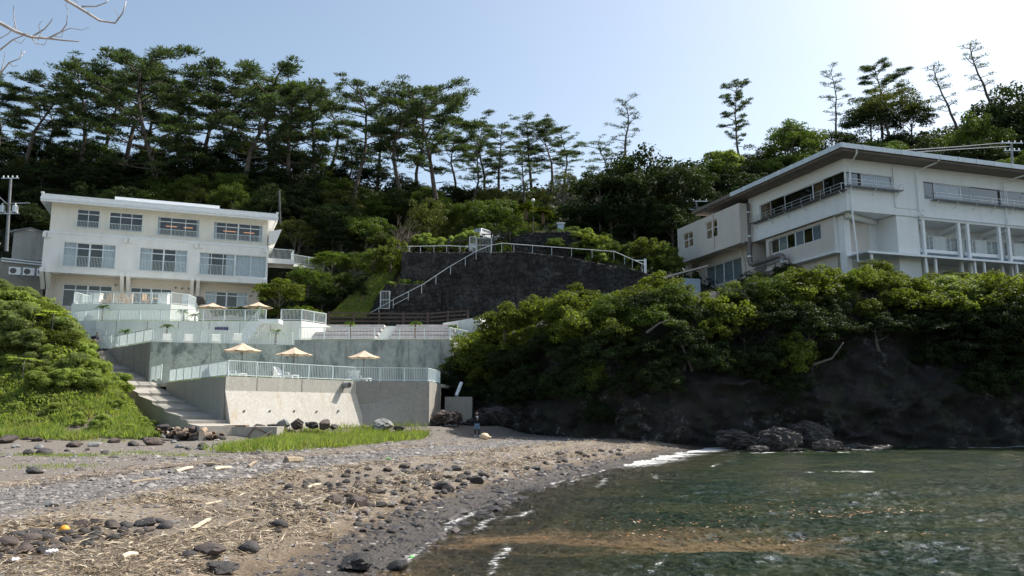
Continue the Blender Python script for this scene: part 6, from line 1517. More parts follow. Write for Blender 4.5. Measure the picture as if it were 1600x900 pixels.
# ================================================================= SLOPE DETAILS: cars, poles, lamp
def car(P, yaw, label, s=1.0):
    e=empty('parked_car',P,yaw,label,'car','cars in the parking place'); e.scale=(s,s,s)
    prof_=[(-2.1,.35),(-2.12,.75),(-1.95,1.0),(-1.75,1.05),(1.0,1.02),(1.95,.86),(2.1,.62),(2.1,.35)]; n=len(prof_)
    def ext(pr,w0,w1,mat,name,par,top=None):
        mb=MB(); vs=[(x,-w0,z) for x,z in pr]+[(x,w0,z) for x,z in pr]; m=len(pr)
        if top: vs=[(x,-(w1 if z>1.2 else w0),z) for x,z in pr]+[(x,(w1 if z>1.2 else w0),z) for x,z in pr]
        mb.add(vs,[tuple(range(m)),tuple(range(2*m-1,m-1,-1))]+[(i,m+i,m+(i+1)%m,(i+1)%m) for i in range(m)]); return mb.build(name,mat,par,local=True)
    b=ext(prof_,.84,.84,M['car_white'],'body',e); bv=b.modifiers.new('bevel','BEVEL'); bv.width=.06; bv.segments=2
    c=ext([(-1.85,1.04),(-1.65,1.52),(-1.4,1.60),(.2,1.60),(.5,1.54),(1.15,1.02)],.80,.64,M['car_white'],'cabin',e,True); bv=c.modifiers.new('bevel','BEVEL'); bv.width=.05; bv.segments=2
    mb=MB(); mb.add([(-1.845,-.66,1.10),(-1.845,.66,1.10),(-1.675,.58,1.49),(-1.675,-.58,1.49)],[(0,1,2,3)]); mb.build('rear_window',M['mirror_glass'],e,local=True).location=(-.02,0,0)
    mb=MB(); mb.add([(1.12,-.68,1.06),(1.12,.68,1.06),(.54,.58,1.50),(.54,-.58,1.50)],[(0,1,2,3)]); mb.build('windscreen',M['mirror_glass'],e,local=True).location=(.025,0,.01)
    for s_ in (-1,1):
        mb=MB(); mb.add([(-1.6,.795*s_,1.09),(.95,.795*s_,1.09),(.35,.66*s_,1.50),(-1.45,.66*s_,1.50)],[(0,1,2,3)]); o=mb.build('side_window',M['mirror_glass'],e,local=True); o.location=(0,.012*s_,0)
        for x in (-1.3,1.3):
            t_=MB().tube([(x,.66*s_,.33),(x,.86*s_,.33)],.33,16).build('tyre',M['black_rubber'],e,local=True); MB().tube([(x,.855*s_,.33),(x,.875*s_,.33)],.19,10).build('rim',M['steel'],t_,local=True)
        MB().box(-2.14,.52*s_-.13,.72,-2.08,.52*s_+.13,.95).build('tail_light',M['rust'],e,local=True); MB().box(2.05,.55*s_-.14,.62,2.115,.55*s_+.14,.76).build('headlight',M['trim'],e,local=True)
    MB().box(-2.17,-.8,.38,-2.06,.8,.58).build('bumper',M['car_white'],e,local=True)
for px,Y,yaw,lab,s,pyt in ((757,89.5,math.radians(55),'white car showing its rear window above the white gate',.78,360),(791,91.5,math.radians(40),'white car parked behind the one above the gate',.78,362),(720,90,math.radians(15),'white car half hidden by the wall left of the gate',.85,375)):
    P=at(px,pyt,Y); P.z-=1.6*s; car(P,yaw,lab,s)
fp=empty('wooden_fence',at(700,385,84.6),0,'dark post-and-rail barrier in front of the parked cars','fence')
for px in (701,718,733,768,771,797): q=at(px,372 if px<750 else 362,85.2); MB().beam(q,q-V3(0,0,1.6),.16,.16).build('post',M['darkwood'],fp)
MB().beam(at(701,380,85.2),at(733,374,85.2),.12,.12).build('rail',M['darkwood'],fp); MB().beam(at(752,366,85.2),at(797,366,85.2),.10,.10).build('rail',M['darkwood'],fp)
# globe lamp
P=at(833,313,93); e=empty('globe_lamp',P-V3(0,0,4),0,'white globe lamp on a thin pole above the cycads','lamp'); MB().tube([(0,0,0),(0,0,3.8)],.045,8).build('pole',M['grey_metal'],e,local=True)
bm=bmesh.new(); bmesh.ops.create_uvsphere(bm,u_segments=16,v_segments=10,radius=.22); me=bpy.data.meshes.new('globe'); bm.to_mesh(me); bm.free(); me.materials.append(M['globe']); me.polygons.foreach_set('use_smooth',[True]*len(me.polygons)); o=link_mesh('globe',me,e); o.location=(0,0,4)
# small white roofed box among the shrubs
P=at(876,348,90); e=empty('meter_box',P-V3(0,0,1.2),0,'small pale blue-white cabinet with a flat top among shrubs','cabinet'); MB().box(-.35,-.3,-.4,.35,.3,1.0).build('body',M['blue_tank'],e,local=True); MB().box(-.5,-.45,1.003,.5,.45,1.12).build('top',M['trim'],e,local=True)
P=at(1008,410,79.5); e=empty('gate_post',P-V3(0,0,.9),0,'white post with a short arm at the right end of the handrail','post'); MB().box(-.12,-.12,-.2,.12,.12,1.25).build('post',M['trim'],e,local=True); MB().box(-1.0,-.04,1.05,-.125,.04,1.15).build('arm',M['trim'],e,local=True)
# utility poles
def pole(px,pyt,pyb,Y,label,cans,arms,w=1.0,lean=0):
    a=at(px+lean,pyt,Y); b=at(px,pyb,Y); b=V3(b.x,Y,b.z); e=empty('utility_pole',b,0,label,'utility pole'); h=a.z-b.z; d=a-b
    MB().tube([(0,0,-1.5),tuple(d)],[.19,.12],10).build('pole',M['grey_metal'],e,local=True)
    for f,l in arms: 
        c=d*f; x=MB().beam((c.x-l,-.12,c.z),(c.x+l,-.12,c.z),.10,.10).build('crossarm',M['steel'],e,local=True)
        for k in range(4): MB().lathe([(.04,0),(.09,.06),(.05,.12),(.09,.18),(.03,.24)],(c.x-l+.2+(2*l-.4)*k/3,-.12,c.z+.05),8).build('insulator',M['trim'],x,local=True)
    for f,dx in cans:
        c=d*f; t_=MB().lathe([(.28,0),(.30,.05),(.30,.75),(.2,.85)],(c.x+dx,-.15,c.z-.4),12).build('transformer',M['steel'],e,local=True); MB().lathe([(.05,0),(.07,.15),(.03,.25)],(c.x+dx,-.15,c.z+.45),8).build('bushing',M['trim'],t_,local=True)
    return a
pA=pole(12,278,372,86,'concrete utility pole with two grey transformers at the far left',((.47,-.7),(.47,.75)),((.99,.95),(.40,1.2)),lean=5)
pB=pole(1088,313,350,96,'utility pole with cross arms behind the annex of the right hotel',(),((.95,1.4),(.6,1.0)))
pC=pole(1583,222,292,90,'slim utility pole above the right hotel roof near the right edge',(),((.97,1.3),(.8,1.0)),lean=-3)
for pts,lab in (([at(-20,290,86),at(10,318,86),at(46,317,86)],'sagging white cable beside the left utility pole'),([at(1410,235,89),at(1500,229,89.5),pC],'upper grey wire running left from the pole above the right hotel'),([at(1410,239,89),at(1500,233,89.5),pC-V3(0,0,.5)],'lower grey wire running left from the pole above the right hotel'),([at(436,298,92),at(437,330,92),at(438,352,92)],'dark slim pole behind the right corner of the left hotel')):
    o=MB().tube(pts,.05 if 'pole behind' not in lab else .14,5,True).build('cable' if 'pole behind' not in lab else 'pole',(M['steel'] if 'white' in lab else M['wire_grey'] if 'wire' in lab else M['wire']),loc=pts[0]); tag(o,lab,'cable' if 'pole behind' not in lab else 'pole')

# ================================================================= STONES
def rock_mesh(seed, sub=2, flat=.62, rough=.22, mat='rock', facet=False):
    bm=bmesh.new(); bmesh.ops.create_icosphere(bm,subdivisions=sub,radius=1); r=random.Random(seed); ax=[V3(r.uniform(-1,1),r.uniform(-1,1),r.uniform(-1,1)).normalized() for _ in range(9)]; off=[r.uniform(.55,.85) for _ in ax]
    V=np.array([v.co for v in bm.verts]); 
    nn=fbm(V[:,0]*1.7+seed*3.1,V[:,1]*1.7+V[:,2]*2.3+seed,seed)*2*rough+fbm(V[:,0]*4+seed,V[:,1]*4-V[:,2]*4.6,seed+5)*rough
    for v,k in zip(bm.verts,nn):
        p=v.co*(1+k)
        for a,o in zip(ax,off):
            d=p.dot(a)
            if d>o: p=p-a*(d-o)*.85
        v.co=V3(p.x,p.y,p.z*flat)
    me=bpy.data.meshes.new('stone'); bm.to_mesh(me); bm.free(); me.materials.append(M[mat])
    if not facet: me.polygons.foreach_set('use_smooth',[True]*len(me.polygons)) 
    return me
ROCK={m:[rock_mesh(400+i*7+j,3 if m!='rock' else 2,R.uniform(.5,.72),.25,m,j%2==0) for j in range(6)] for i,m in enumerate(('rock','rock_brown','rock_pale','wet_rock'))}
def jag_mesh(seed, mat):
    bm=bmesh.new(); bmesh.ops.create_icosphere(bm,subdivisions=5,radius=1); V=np.array([v.co for v in bm.verts]); a=V[:,0]*1.3+seed*2.7; b=V[:,1]*1.3+V[:,2]*.9+seed*1.3
    k=.55*(1-np.abs(2*vnoise(a*1.4,b*1.4,seed)-1))+.30*(1-np.abs(2*vnoise(a*3.1,b*3.1+V[:,2]*2,seed+1)-1))+.16*(1-np.abs(2*vnoise(a*7,b*7-V[:,2]*4,seed+2)-1))+.10*fbm(a*14,b*14+V[:,2]*9,seed+3)
    k=k/k.max()
    for v,q_ in zip(bm.verts,k): p=v.co*(.35+.75*float(q_)); v.co=V3(p.x,p.y*.8,p.z*.62)
    me=bpy.data.meshes.new('rock'); bm.to_mesh(me); bm.free(); me.materials.append(M[mat]); return me
JAG={m:[jag_mesh(700+i*11+j,m) for j in range(4)] for i,m in enumerate(('rock','rock_brown','wet_rock'))}
BIG={m:[rock_mesh(500+i*7+j,4,R.uniform(.55,.8),.42,m,True) for j in range(5)] for i,m in enumerate(('rock','rock_brown','rock_pale','wet_rock'))}
def stone(px,py,wpx,label,kind='rock',P=None,group=None,big=False,jag=False,sz=(1,1,1),sink=.35,name='stone',cat='stone',rz=None):
    P=P or ground(px,py); s=wpx*P.y/F/(1.75 if jag else 1.95 if big else 1.85)
    o=link_mesh(name,R.choice((JAG if jag else (BIG if big else ROCK))[kind]),None,(P.x,P.y,P.z+s*sz[2]*.45*(1-sink))); o.rotation_euler=(R.uniform(-.15,.15),R.uniform(-.15,.15),R.uniform(0,6.28) if rz is None else rz); o.scale=(s*sz[0],s*sz[1],s*sz[2]*(.6 if jag else .72 if big else 1)); return tag(o,label,cat,group)
for px,py,w,k,lab in ((330,868,54,'rock_brown','large rounded brown stone in the straw at the bottom left'),(350,896,46,'rock','flat dark stone at the bottom edge below the large brown stone'),(388,862,34,'rock','flat dark stone right of the large brown stone'),(293,872,22,'rock','small dark stone left of the large brown stone'),
   (558,890,54,'wet_rock','wet black boulder at the water edge at the bottom'),(622,893,34,'wet_rock','glistening wet stone right of the black boulder'),(437,824,28,'rock','grey angular stone alone in the straw'),(556,790,36,'rock_brown','larger rounded stone on the pebble bank, right of a pair'),(522,787,30,'rock_brown','rounded stone on the pebble bank, left of a pair'),
   (54,740,24,'rock','dark pointed stone on the left pebbles'),(80,792,20,'rock_pale','pale cream stone on the straw line at the left'),(115,699,22,'rock_brown','reddish stone on the bare sand at the left'),(148,698,18,'rock_pale','grey stone right of the reddish stone on the sand'),(240,696,28,'rock_brown','brown stone below the broken tiles'),(207,697,16,'rock','dark stone left of the brown stone below the tiles'),(178,692,18,'rock_brown','brown stone in the sand middle left'),
   (70,711,26,'rock','flat dark stone at the left of the sand'),(45,711,16,'rock','small dark stone beside the flat dark one'),(130,682,16,'rock','dark stone at the grass edge'),(12,692,28,'rock_brown','flat brown stone at the far left edge'),(57,690,16,'rock_brown','brown stone near the left edge of the sand'),(452,766,18,'rock','dark stone on the straw line in the middle'),(318,700,18,'rock','dark flat stone at the tip of the grass strip'),(700,768,24,'rock_brown','reddish wet stone by the water'),(745,755,22,'rock','dark stone at the wave edge'),(690,765,26,'rock','broad dark stone before the wave edge'),(838,735,16,'wet_rock','black stone standing in the foam, left'),(903,735,12,'wet_rock','black pointed stone in the foam, right'),(655,826,14,'wet_rock','small black stone in the shallow water')):
    stone(px,py,w,lab,k,big=w>40)
# heaps
def heap(n,poly,wr,label,group,kinds=('rock','rock','rock_brown'),sz=(1,1,1)):
    xs=[p[0] for p in poly]; ys=[p[1] for p in poly]; k=0; pts=[]
    for _ in range(n*14):
        if k>=n: break
        x=R.uniform(min(xs),max(xs)); y=R.uniform(min(ys),max(ys))
        if not inpoly(np.array([x]),np.array([y]),poly)[0]: continue
        w=R.uniform(*wr)
        if any(abs(x-a)<(w+b_)*.36 and abs(y-c)<(w+b_)*.17 for a,c,b_ in pts): continue
        pts.append((x,y,w)); stone(x,y,w,label,R.choice(kinds),group=group,sz=sz,sink=.5); k+=1
heap(62,[(-10,850),(60,828),(160,815),(255,812),(262,824),(200,842),(100,862),(-10,872)],(16,32),'dark rounded cobble in the heap at the lower left','cobbles heaped at the lower left')
heap(95,[(470,758),(560,735),(690,728),(760,745),(745,762),(690,778),(620,800),(540,805),(500,785)],(8,18),'dark cobble on the bank of stones beside the water','cobbles beside the water')
heap(26,[(380,790),(440,775),(500,790),(520,810),(480,838),(400,836)],(8,15),'scattered dark stone on the straw in the middle foreground','stones scattered on the middle straw')
heap(26,[(0,680),(200,680),(420,690),(420,712),(200,720),(0,722)],(8,15),'small stone strewn on the bare sand at the left','stones strewn on the sand',('rock','rock_brown','rock_pale'))
heap(22,[(560,800),(640,795),(660,830),(600,858),(540,860)],(9,16),'small wet dark stone at the edge of the shallow water','wet stones at the water edge',('wet_rock','rock'))
heap(22,[(760,725),(960,700),(980,712),(900,728),(800,742)],(8,14),'dark stone near the far end of the beach','stones at the far end of the beach')
# rocks at the foot of the lowest wall
for px,py,w,h_,k,lab in ((427,672,18,1,'rock','dark rock at the wall foot, first right of the concrete block'),(443,671,17,1.5,'rock_pale','pale upright rock at the wall foot'),(463,670,20,1.3,'rock_brown','brown rock at the wall foot beside the pale upright rock'),(488,670,20,1,'rock','dark broad rock at the wall foot'),(508,670,18,1.3,'rock_brown','brown upright rock at the wall foot'),(522,671,12,1,'rock','small dark rock at the wall foot'),(599,674,34,1.0,'rock_pale','large pale grey boulder at the foot of the lowest wall'),(625,674,18,.9,'rock','dark rock right of the pale boulder'),(572,671,14,.9,'rock_brown','small brown rock left of the pale boulder'),(404,670,18,.7,'rock_brown','flat brown rock behind the concrete block')):
    P=at(px,py,46.8 if px<540 else 51.5); stone(px,py,w*1.15,lab,k,P=P,big=True,sz=(1,.9,1.3*h_),sink=.2,name='rock',cat='rock')
for px,py,w,k,lab in ((672,683,34,'rock_brown','jagged reddish rock left of the person under the cliff'),(700,684,40,'rock_brown','larger jagged reddish rock left of the person under the cliff'),(690,673,26,'rock','dark rock behind the reddish jagged rocks'),(708,688,16,'rock','small grey rock in front of the reddish rocks'),(660,677,18,'rock','dark rock at the end of the grass strip'),(728,672,30,'rock','dark rounded boulder under the concrete block'),(742,676,34,'rock','boulder leaning on the concrete block'),(770,672,60,'rock','low dark ledge behind the person'),(640,690,34,'rock_brown','flat brown rock in the pebbles by the grass tip'),(725,686,20,'rock_brown','low brown rock beside the person'),(800,668,50,'rock','dark boulder at the cliff foot right of the person')):
    P=at(px,py+2,55 if px<720 else 58.6); P.z=max(P.z,float(beach_z(P.x,P.y))+.15); stone(px,py,w*1.1,lab,k,P=P,big=True,jag=k!='rock_pale',sz=(1.1,.9,1.25),sink=.25,name='rock',cat='rock')
# rocks in the sea under the cliff
for px,py,w,h_,lab in ((1150,703,64,1.0,'dark reef rock at the left of the group in the sea'),(1215,706,58,1.35,'pointed dark reef rock in the middle of the group in the sea'),(1262,702,60,1.5,'tallest jagged reef rock of the group in the sea'),(1290,706,40,1.0,'small reef rock at the right of the group in the sea'),(1170,694,90,.7,'flat reef slab behind the group in the sea'),(1185,708,30,.8,'low wet rock between the reef rocks'),(1240,709,26,.7,'little wet rock before the tall reef rock'),(1338,703,36,.55,'low smooth rock right of the reef group'),(1372,704,44,.45,'flat smooth rock awash right of the reef group'),(1592,697,44,.8,'dark rock at the right edge of the water'),(1318,705,22,.6,'small rock awash beside the reef group'),(1120,690,50,.6,'dark ledge where the beach meets the cliff')):
    P=onz(px,py,-.05); stone(px,py,w*1.05,lab,'rock' if h_>.6 else 'wet_rock',P=P,big=True,jag=h_>.58,sz=(1.1,.75,1.1*h_),sink=.2,name='rock',cat='rock',rz=R.uniform(-.4,.4))
# round dark rock by the hotel window
P=at(307,480,74.6); stone(307,480,26,'round dark rock beside the hotel window','rock',P=P,big=True,sz=(1.15,1,1.5),sink=0,name='rock',cat='rock')
# ---- gravel, straw, floating scraps (uncountable)
def pebbles(n,xr,yr,fn,size,name,label,mat,seed):
    q=np.random.default_rng(seed); y=1/q.uniform(1/yr[1],1/yr[0],n*3)    # evenly spread in view depth
    x=shore_x(y)-q.uniform(*xr,n*3)*1.0; d=shore_d(x,y); keep=fn(d,x,y,q)&(bank_h(x,y)<.15); x,y=x[keep][:n],y[keep][:n]; n=len(x)
    base=np.array([(1,0,0),(-1,0,0),(0,1,0),(0,-1,0),(0,0,1),(.7,.7,.45),(-.7,.7,.4),(.7,-.7,.5),(-.7,-.7,.45)],float)
    f=[(0,5,4),(5,2,4),(2,6,4),(6,1,4),(1,8,4),(8,3,4),(3,7,4),(7,0,4)]
    s=size*q.lognormal(0,.45,(n,1,1))*np.clip(y/14,.8,1.8)[:,None,None]; a=q.uniform(0,6.28,n); ca,sa=np.cos(a),np.sin(a)
    B=base[None]*(1+q.uniform(-.3,.3,(n,9,1)))*np.stack([np.ones(n),q.uniform(.6,.95,n),q.uniform(.4,.7,n)],-1)[:,None,:]*s
    X=B[...,0]*ca[:,None]-B[...,1]*sa[:,None]+x[:,None]; Yv=B[...,0]*sa[:,None]+B[...,1]*ca[:,None]+y[:,None]; Zv=B[...,2]+beach_z(x,y)[:,None]-.003
    Fc=(np.array(f)[None]+9*np.arange(n)[:,None,None]).reshape(-1,3)
    me=np_mesh(name,np.stack([X,Yv,Zv],-1).reshape(-1,3),Fc,mat); vattr(me,'tone',np.repeat(q.uniform(0,1,n),9)); return tag(link_mesh(name,me),label,'gravel',kind='stuff')
def tone_mat(name,stops,rough=.85):
    t=NT(name); t.color(t.mix(1.0,t.ramp(t.attr('tone'),stops),t.ramp(t.noise(6,4),[(.3,.75),(.7,1.2)]),'MULTIPLY')).rough(rough); return t.m
M['gravel']=tone_mat('grey_gravel',[(0,(.06,.056,.055)),(.5,(.16,.15,.145)),(.8,(.24,.22,.205)),(1,(.30,.285,.27))])
M['wetgravel']=tone_mat('wet_gravel',[(0,(.035,.03,.028)),(.6,(.075,.066,.06)),(1,(.14,.12,.105))],.3)
M['straw']=tone_mat('straw_debris',[(0,(.09,.065,.042)),(.4,(.22,.165,.105)),(.8,(.36,.29,.20)),(1,(.55,.49,.38))])
pb1=lambda d,x,y,q: (q.uniform(size=d.shape) < np.clip(np.exp(-((d-7.8)/1.7)**2)+.55*np.exp(-((d-2.0)/.8)**2)*(y>15)+.09+.25*(y>26)*(d<17)+.22*(y>46),0,1))&(d>.5)&(d<33)&((x>-17)|(d<17)|(y<40))
pebbles(42000,(.3,33),(6,58),pb1,.031,'gravel','grey pebbles in broad bands across the beach',M['gravel'],31)
pebbles(2000,(-.5,1.6),(7.5,46),lambda d,x,y,q:(d>-.5)&(d<1.2)&(q.uniform(size=d.shape)<.6),.038,'shore_gravel','wet dark pebbles along the water edge',M['wetgravel'],32)
pebbles(2600,(-3.6,.2),(7.5,34),lambda d,x,y,q:(d<-.1)&(d>-3.4)&(q.uniform(size=d.shape)<np.exp(d*.5)),.055,'seabed_gravel','stones on the sea bed showing through the shallow water',M['wetgravel'],34)
def straws(n,yr,fn,name,label,seed,l=.13,w=.007):
    q=np.random.default_rng(seed); y=1/q.uniform(1/yr[1],1/yr[0],n*4); x=shore_x(y)-q.uniform(.3,14,n*4); d=shore_d(x,y); k=fn(d,x,y,q)&(bank_h(x,y)<.1); x,y=x[k][:n],y[k][:n]; n=len(x)
    a=q.uniform(0,6.28,n); sc=np.clip(y/12,.7,2.4); L_=l*q.lognormal(0,.5,n)*sc; U=np.stack([np.cos(a),np.sin(a),q.normal(0,.22,n)],-1)*L_[:,None]*.5
    V=np.cross(U,[0,0,1]); V/=np.linalg.norm(V,axis=1,keepdims=True); V=V*(w*sc)[:,None]; V[:,2]+=q.normal(0,.004,n)
    C=np.stack([x,y,beach_z(x,y)+.012+np.abs(q.normal(0,.025,n))*sc],-1)
    me=leaf_mesh(name,C,U,V,M['straw']); vattr(me,'tone',np.repeat(q.uniform(0,1,n),4)); return tag(link_mesh(name,me),label,'driftline',kind='stuff')
band=lambda d,x,y:np.clip(1.0*np.exp(-((d-2.3-.5*fbm(x*.3,y*.3,61))/.75)**2)+.9*np.exp(-((d-5.2+.8*fbm(x*.3,y*.3,63))/.8)**2)+.35*np.exp(-((d-9.8)/.5)**2)+.45*np.exp(-((d-3.8)/.8)**2)*(y<20),0,1)
straws(52000,(5.5,52),lambda d,x,y,q:(q.uniform(size=d.shape)<band(d,x,y)*np.clip(-.25+2.0*vnoise(x*1.1,y*1.1,67),0.04,1))&(d>.9),'straw','dry straw and reed scraps washed up in bands along the beach',33)
# floating scraps
q=np.random.default_rng(44); cs=[(onz(1250,800,0),1.5,.5,150),(onz(1180,840,0),2.0,.22,90),(onz(1330,800,0),1.0,.3,80),(onz(1000,818,0),1.0,.15,50),(onz(1080,830,0),1.2,.2,40),(onz(1090,780,0),1.6,.9,25)]
C=np.concatenate([np.stack([q.normal(c.x,a,m),q.normal(c.y,b_,m),np.zeros(m)],-1) for c,a,b_,m in cs]); C[:,2]=water_z(C[:,0],C[:,1])+.012; n=len(C)
N_=np.tile([0,0,1.0],(n,1))+q.normal(0,.15,(n,3)); N_/=np.linalg.norm(N_,axis=1,keepdims=True); U,V=leaves_at(C,N_,.07,.035,q); me=leaf_mesh('floating_scraps',C,U,V,None); vattr(me,'tone',np.repeat(q.uniform(0,1,n),4))
M['scraps']=tone_mat('floating_leaf_scraps',[(0,(.12,.05,.015)),(.5,(.30,.13,.035)),(.85,(.40,.22,.08)),(1,(.75,.72,.66))],.5); me.materials.append(M['scraps']); tag(link_mesh('floating_scraps',me),'orange-brown leaf scraps floating on the shallow sea','debris',kind='stuff')
# ---- single finds on the beach
def bar(px0,py0,px1,py1,w,h,mat,label,name='driftwood',cat='driftwood',round_=True,lift=.05):
    a=ground(px0,py0)+V3(0,0,lift); b=ground(px1,py1)+V3(0,0,lift); mb=MB()
    if round_:
        m=a.lerp(b,.5)+V3(0,0,.02); mb.tube([a,m,b],[w,w*.95,w*.8],8)
    else: mb.beam(a,b,w,h)
    o=mb.build(name,mat,loc=a,smooth=False); tag(o,label,cat)
M['pale_wood']=simple('pale_driftwood',(.62,.52,.38),.85,.2,6,.3); M['grey_wood']=simple('grey_driftwood',(.30,.24,.17),.9,.3,6,.4)
bar(300,832,327,816,.06,.03,M['pale_wood'],'pale flat plank lying on the straw in the left foreground',round_=False)
bar(352,828,375,818,.018,0,M['grey_wood'],'curved grey stick lying on the straw, left half'); bar(375,818,415,815,.018,0,M['grey_wood'],'curved grey stick lying on the straw, right half')
bar(447,723,472,722,.14,0,M['grey_wood'],'short thick bamboo log on the pebbles in the middle'); bar(318,729,346,730,.07,0,M['grey_wood'],'grey stick on the pebbles left of centre'); bar(335,736,360,733,.05,0,M['pale_wood'],'pale stick beside the grey one on the pebbles'); bar(388,732,400,724,.05,0,M['grey_wood'],'short dark stick leaning on the pebbles')
bar(190,878,213,873,.035,0,M['pale_wood'],'short pale stick in the straw at the bottom'); bar(320,792,345,787,.03,.02,M['pale_wood'],'thin pale slat on the straw line',round_=False); bar(275,740,300,733,.05,0,M['pale_wood'],'pale reed bundle on the pebbles'); bar(480,765,500,760,.03,0,M['pale_wood'],'pale reed on the middle straw line')
bar(205,757,250,752,.03,0,M['grey_wood'],'long thin reed on the left pebbles'); bar(272,786,315,787,.02,0,M['grey_wood'],'dark thin stick on the straw line')
P=ground(100,835); bm=bmesh.new(); bmesh.ops.create_uvsphere(bm,u_segments=16,v_segments=10,radius=.072); me=bpy.data.meshes.new('orange_fruit'); bm.to_mesh(me); bm.free(); me.materials.append(M['orange']); me.polygons.foreach_set('use_smooth',[True]*len(me.polygons)); o=link_mesh('orange_fruit',me,None,P+V3(0,0,.06)); o.scale=(1,1,.9); tag(o,'orange fruit on the cobble heap at the lower left','fruit')
def crumple(px,py,w,mat,label,name,cat,seed,flat=.35):
    P=ground(px,py); bm=bmesh.new(); bmesh.ops.create_icosphere(bm,subdivisions=3,radius=1); r=random.Random(seed)
    for v in bm.verts: v.co=V3(v.co.x,v.co.y*.6,v.co.z*flat)*(1+r.uniform(-.28,.28))
    me=bpy.data.meshes.new(name); bm.to_mesh(me); bm.free(); me.materials.append(mat); o=link_mesh(name,me,None,P+V3(0,0,.03)); s=w*P.y/F/2; o.scale=(s,s,s); o.rotation_euler=(0,0,r.uniform(0,6)); tag(o,label,cat)
M['bag']=simple('thin_white_plastic',(.72,.70,.72),.4,.08)
crumple(80,866,22,M['bag'],'crumpled white plastic bag below the cobble heap','plastic_bag','bag',1); crumple(23,880,16,M['bag'],'small crumpled white plastic at the lower left edge','plastic_bag','bag',2)
M['green_litter']=simple('green_litter',(.12,.42,.10),.6,.2); crumple(607,718,9,M['green_litter'],'bright green scrap on the far pebbles','litter','litter',3); crumple(680,742,11,M['leaf_olive'],'olive green clump of weed by the stones','seaweed','seaweed',4); crumple(643,874,12,M['green_litter'],'striped green scrap at the water edge','litter','litter',5)
P=ground(757,687); e=empty('buoy',P+V3(0,0,.05),.2,'faded orange-cream buoy lying on the pebbles before the cliff','buoy'); s=15*P.y/F/2
MB().lathe([(.01,-s*.7),(s*.55,-s*.62),(s*.92,-s*.25),(s,0),(s*.92,s*.28),(s*.5,s*.62),(.01,s*.7)],(0,0,s*.5),16).build('float_body',M['buoy'],e,local=True,smooth=True); MB().tube([(s*.9,0,s*.35),(s*1.35,0,s*.25)],s*.22,10).build('eyelet',M['buoy'],e,local=True); MB().lathe([(s*1.02,-.02),(s*1.02,.02)],(0,0,s*.5),16).build('band',M['pale_wood'],e,local=True)
# concrete blocks
a=onplane(348,691,V3(0,43.6,0),V3(0,1,0)); 
cb=empty('concrete_block',V3(at(390,690,44).x,44,.7),math.radians(4),'square concrete block with crossed rusty bars at the end of the grass strip','block')
wl_=(at(431,680,44).x-at(349,680,44).x); MB().box(-wl_*.5,0,-.3,wl_*.5,1.9,at(390,667,44).z-.7).build('body',M['tier1grey'],cb,local=True); hb=at(390,667,44).z-.7
MB().beam((-wl_*.13,-.05,-.1),(wl_*.10,-.05,hb+.02),.05,.05).build('bar',M['rust'],cb,local=True); MB().beam((wl_*.05,-.12,-.15),(wl_*.42,-.05,hb*.75),.05,.05).build('bar',M['pale_wood'],cb,local=True); MB().beam((wl_*.12,-.06,hb*.9),(wl_*.5,-.06,hb*.2),.05,.05).build('bar',M['rust'],cb,local=True)
MB().box(-wl_*.5,.1,hb+.002,-wl_*.1,.9,hb+.09).build('rusty_plate',M['rust'],cb,local=True)
c2=empty('concrete_block',at(716,660,58.3)-V3(0,0,.8),0,'shaded concrete block with a white pipe at the right end of the lowest wall','block'); h2=at(716,620,58.3).z-at(716,660,58.3).z+.8; w2=42*58.3/F
MB().box(-w2*.5,0,-.5,w2*.5,2.2,h2).build('body',M['tier1grey'],c2,local=True)
c3=empty('concrete_block',at(560,676,51)-V3(0,0,.2),0,'low concrete kerb block at the wall foot below the stain','block'); MB().box(-.75,0,-.3,.75,.6,.48).build('body',M['step'],c3,local=True); MB().box(-1.4,.1,-.3,-.76,.6,.42).build('body',M['tier1grey'],c3,local=True)
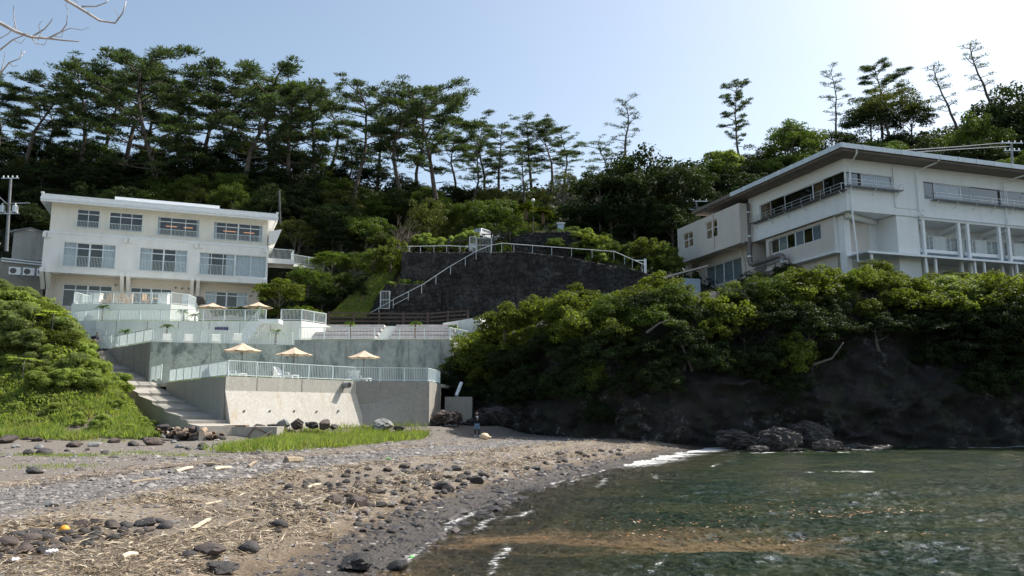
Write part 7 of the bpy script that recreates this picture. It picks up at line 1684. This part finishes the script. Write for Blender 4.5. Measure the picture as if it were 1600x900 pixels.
pp=[at(721,598,59.5),at(713,618,58.8)]; o=MB().tube(pp,.13,10).build('drainpipe',M['trim'],loc=pp[1]); tag(o,'slanting white drainpipe above the shaded concrete block','pipe')
# broken roof tiles
o=MB(); n_=7
for k in range(n_):
    t0,t1=math.pi*k/n_,math.pi*(k+1)/n_
    for (r0,r1) in ((.22,.19),): o.quad((r0*math.cos(t0),-.28,r0*math.sin(t0)),(r0*math.cos(t1),-.28,r0*math.sin(t1)),(r0*math.cos(t1),.28,r0*math.sin(t1)),(r0*math.cos(t0),.28,r0*math.sin(t0))); o.quad((r1*math.cos(t0),-.28,r1*math.sin(t0)),(r1*math.cos(t0),.28,r1*math.sin(t0)),(r1*math.cos(t1),.28,r1*math.sin(t1)),(r1*math.cos(t1),-.28,r1*math.sin(t1)))
    for yv in (-.28,.28): o.quad((.22*math.cos(t0),yv,.22*math.sin(t0)),(.22*math.cos(t1),yv,.22*math.sin(t1)),(.19*math.cos(t1),yv,.19*math.sin(t1)),(.19*math.cos(t0),yv,.19*math.sin(t0)))
x_=o.build('roof_tile',M['tile'],loc=(0,0,0)); TL=x_.data; bpy.data.objects.remove(x_)
for k in range(46):
    f=R.random(); px=250+95*f; py=672+16*f*R.uniform(.3,1.1)+R.uniform(-3,4); P=at(px,py,43.5+R.uniform(-.8,.8)); P.z=max(P.z,float(beach_z(P.x,P.y))+.05)
    o=link_mesh('roof_tile',TL,None,P); o.rotation_euler=(R.uniform(-.7,.7),R.uniform(-.7,.7),R.uniform(0,6.28)); s=R.uniform(.55,.85); o.scale=(s,s*R.uniform(.6,1.1),s); tag(o,'broken curved roof tile in the heap below the concrete steps','roof tile','broken tiles below the steps')
for px,py,w,k in ((268,672,20,'rock'),(285,678,22,'rock_brown'),(310,680,18,'rock_pale'),(330,684,20,'rock'),(256,664,18,'rock'),(300,668,18,'rock_brown'),(338,690,20,'rock')):
    P=at(px,py,43.3); P.z=max(P.z-.2,float(beach_z(P.x,P.y))); stone(px,py,w,'rock mixed into the heap of broken tiles below the steps',k,P=P,group='rocks among the broken tiles',name='rock',cat='rock')
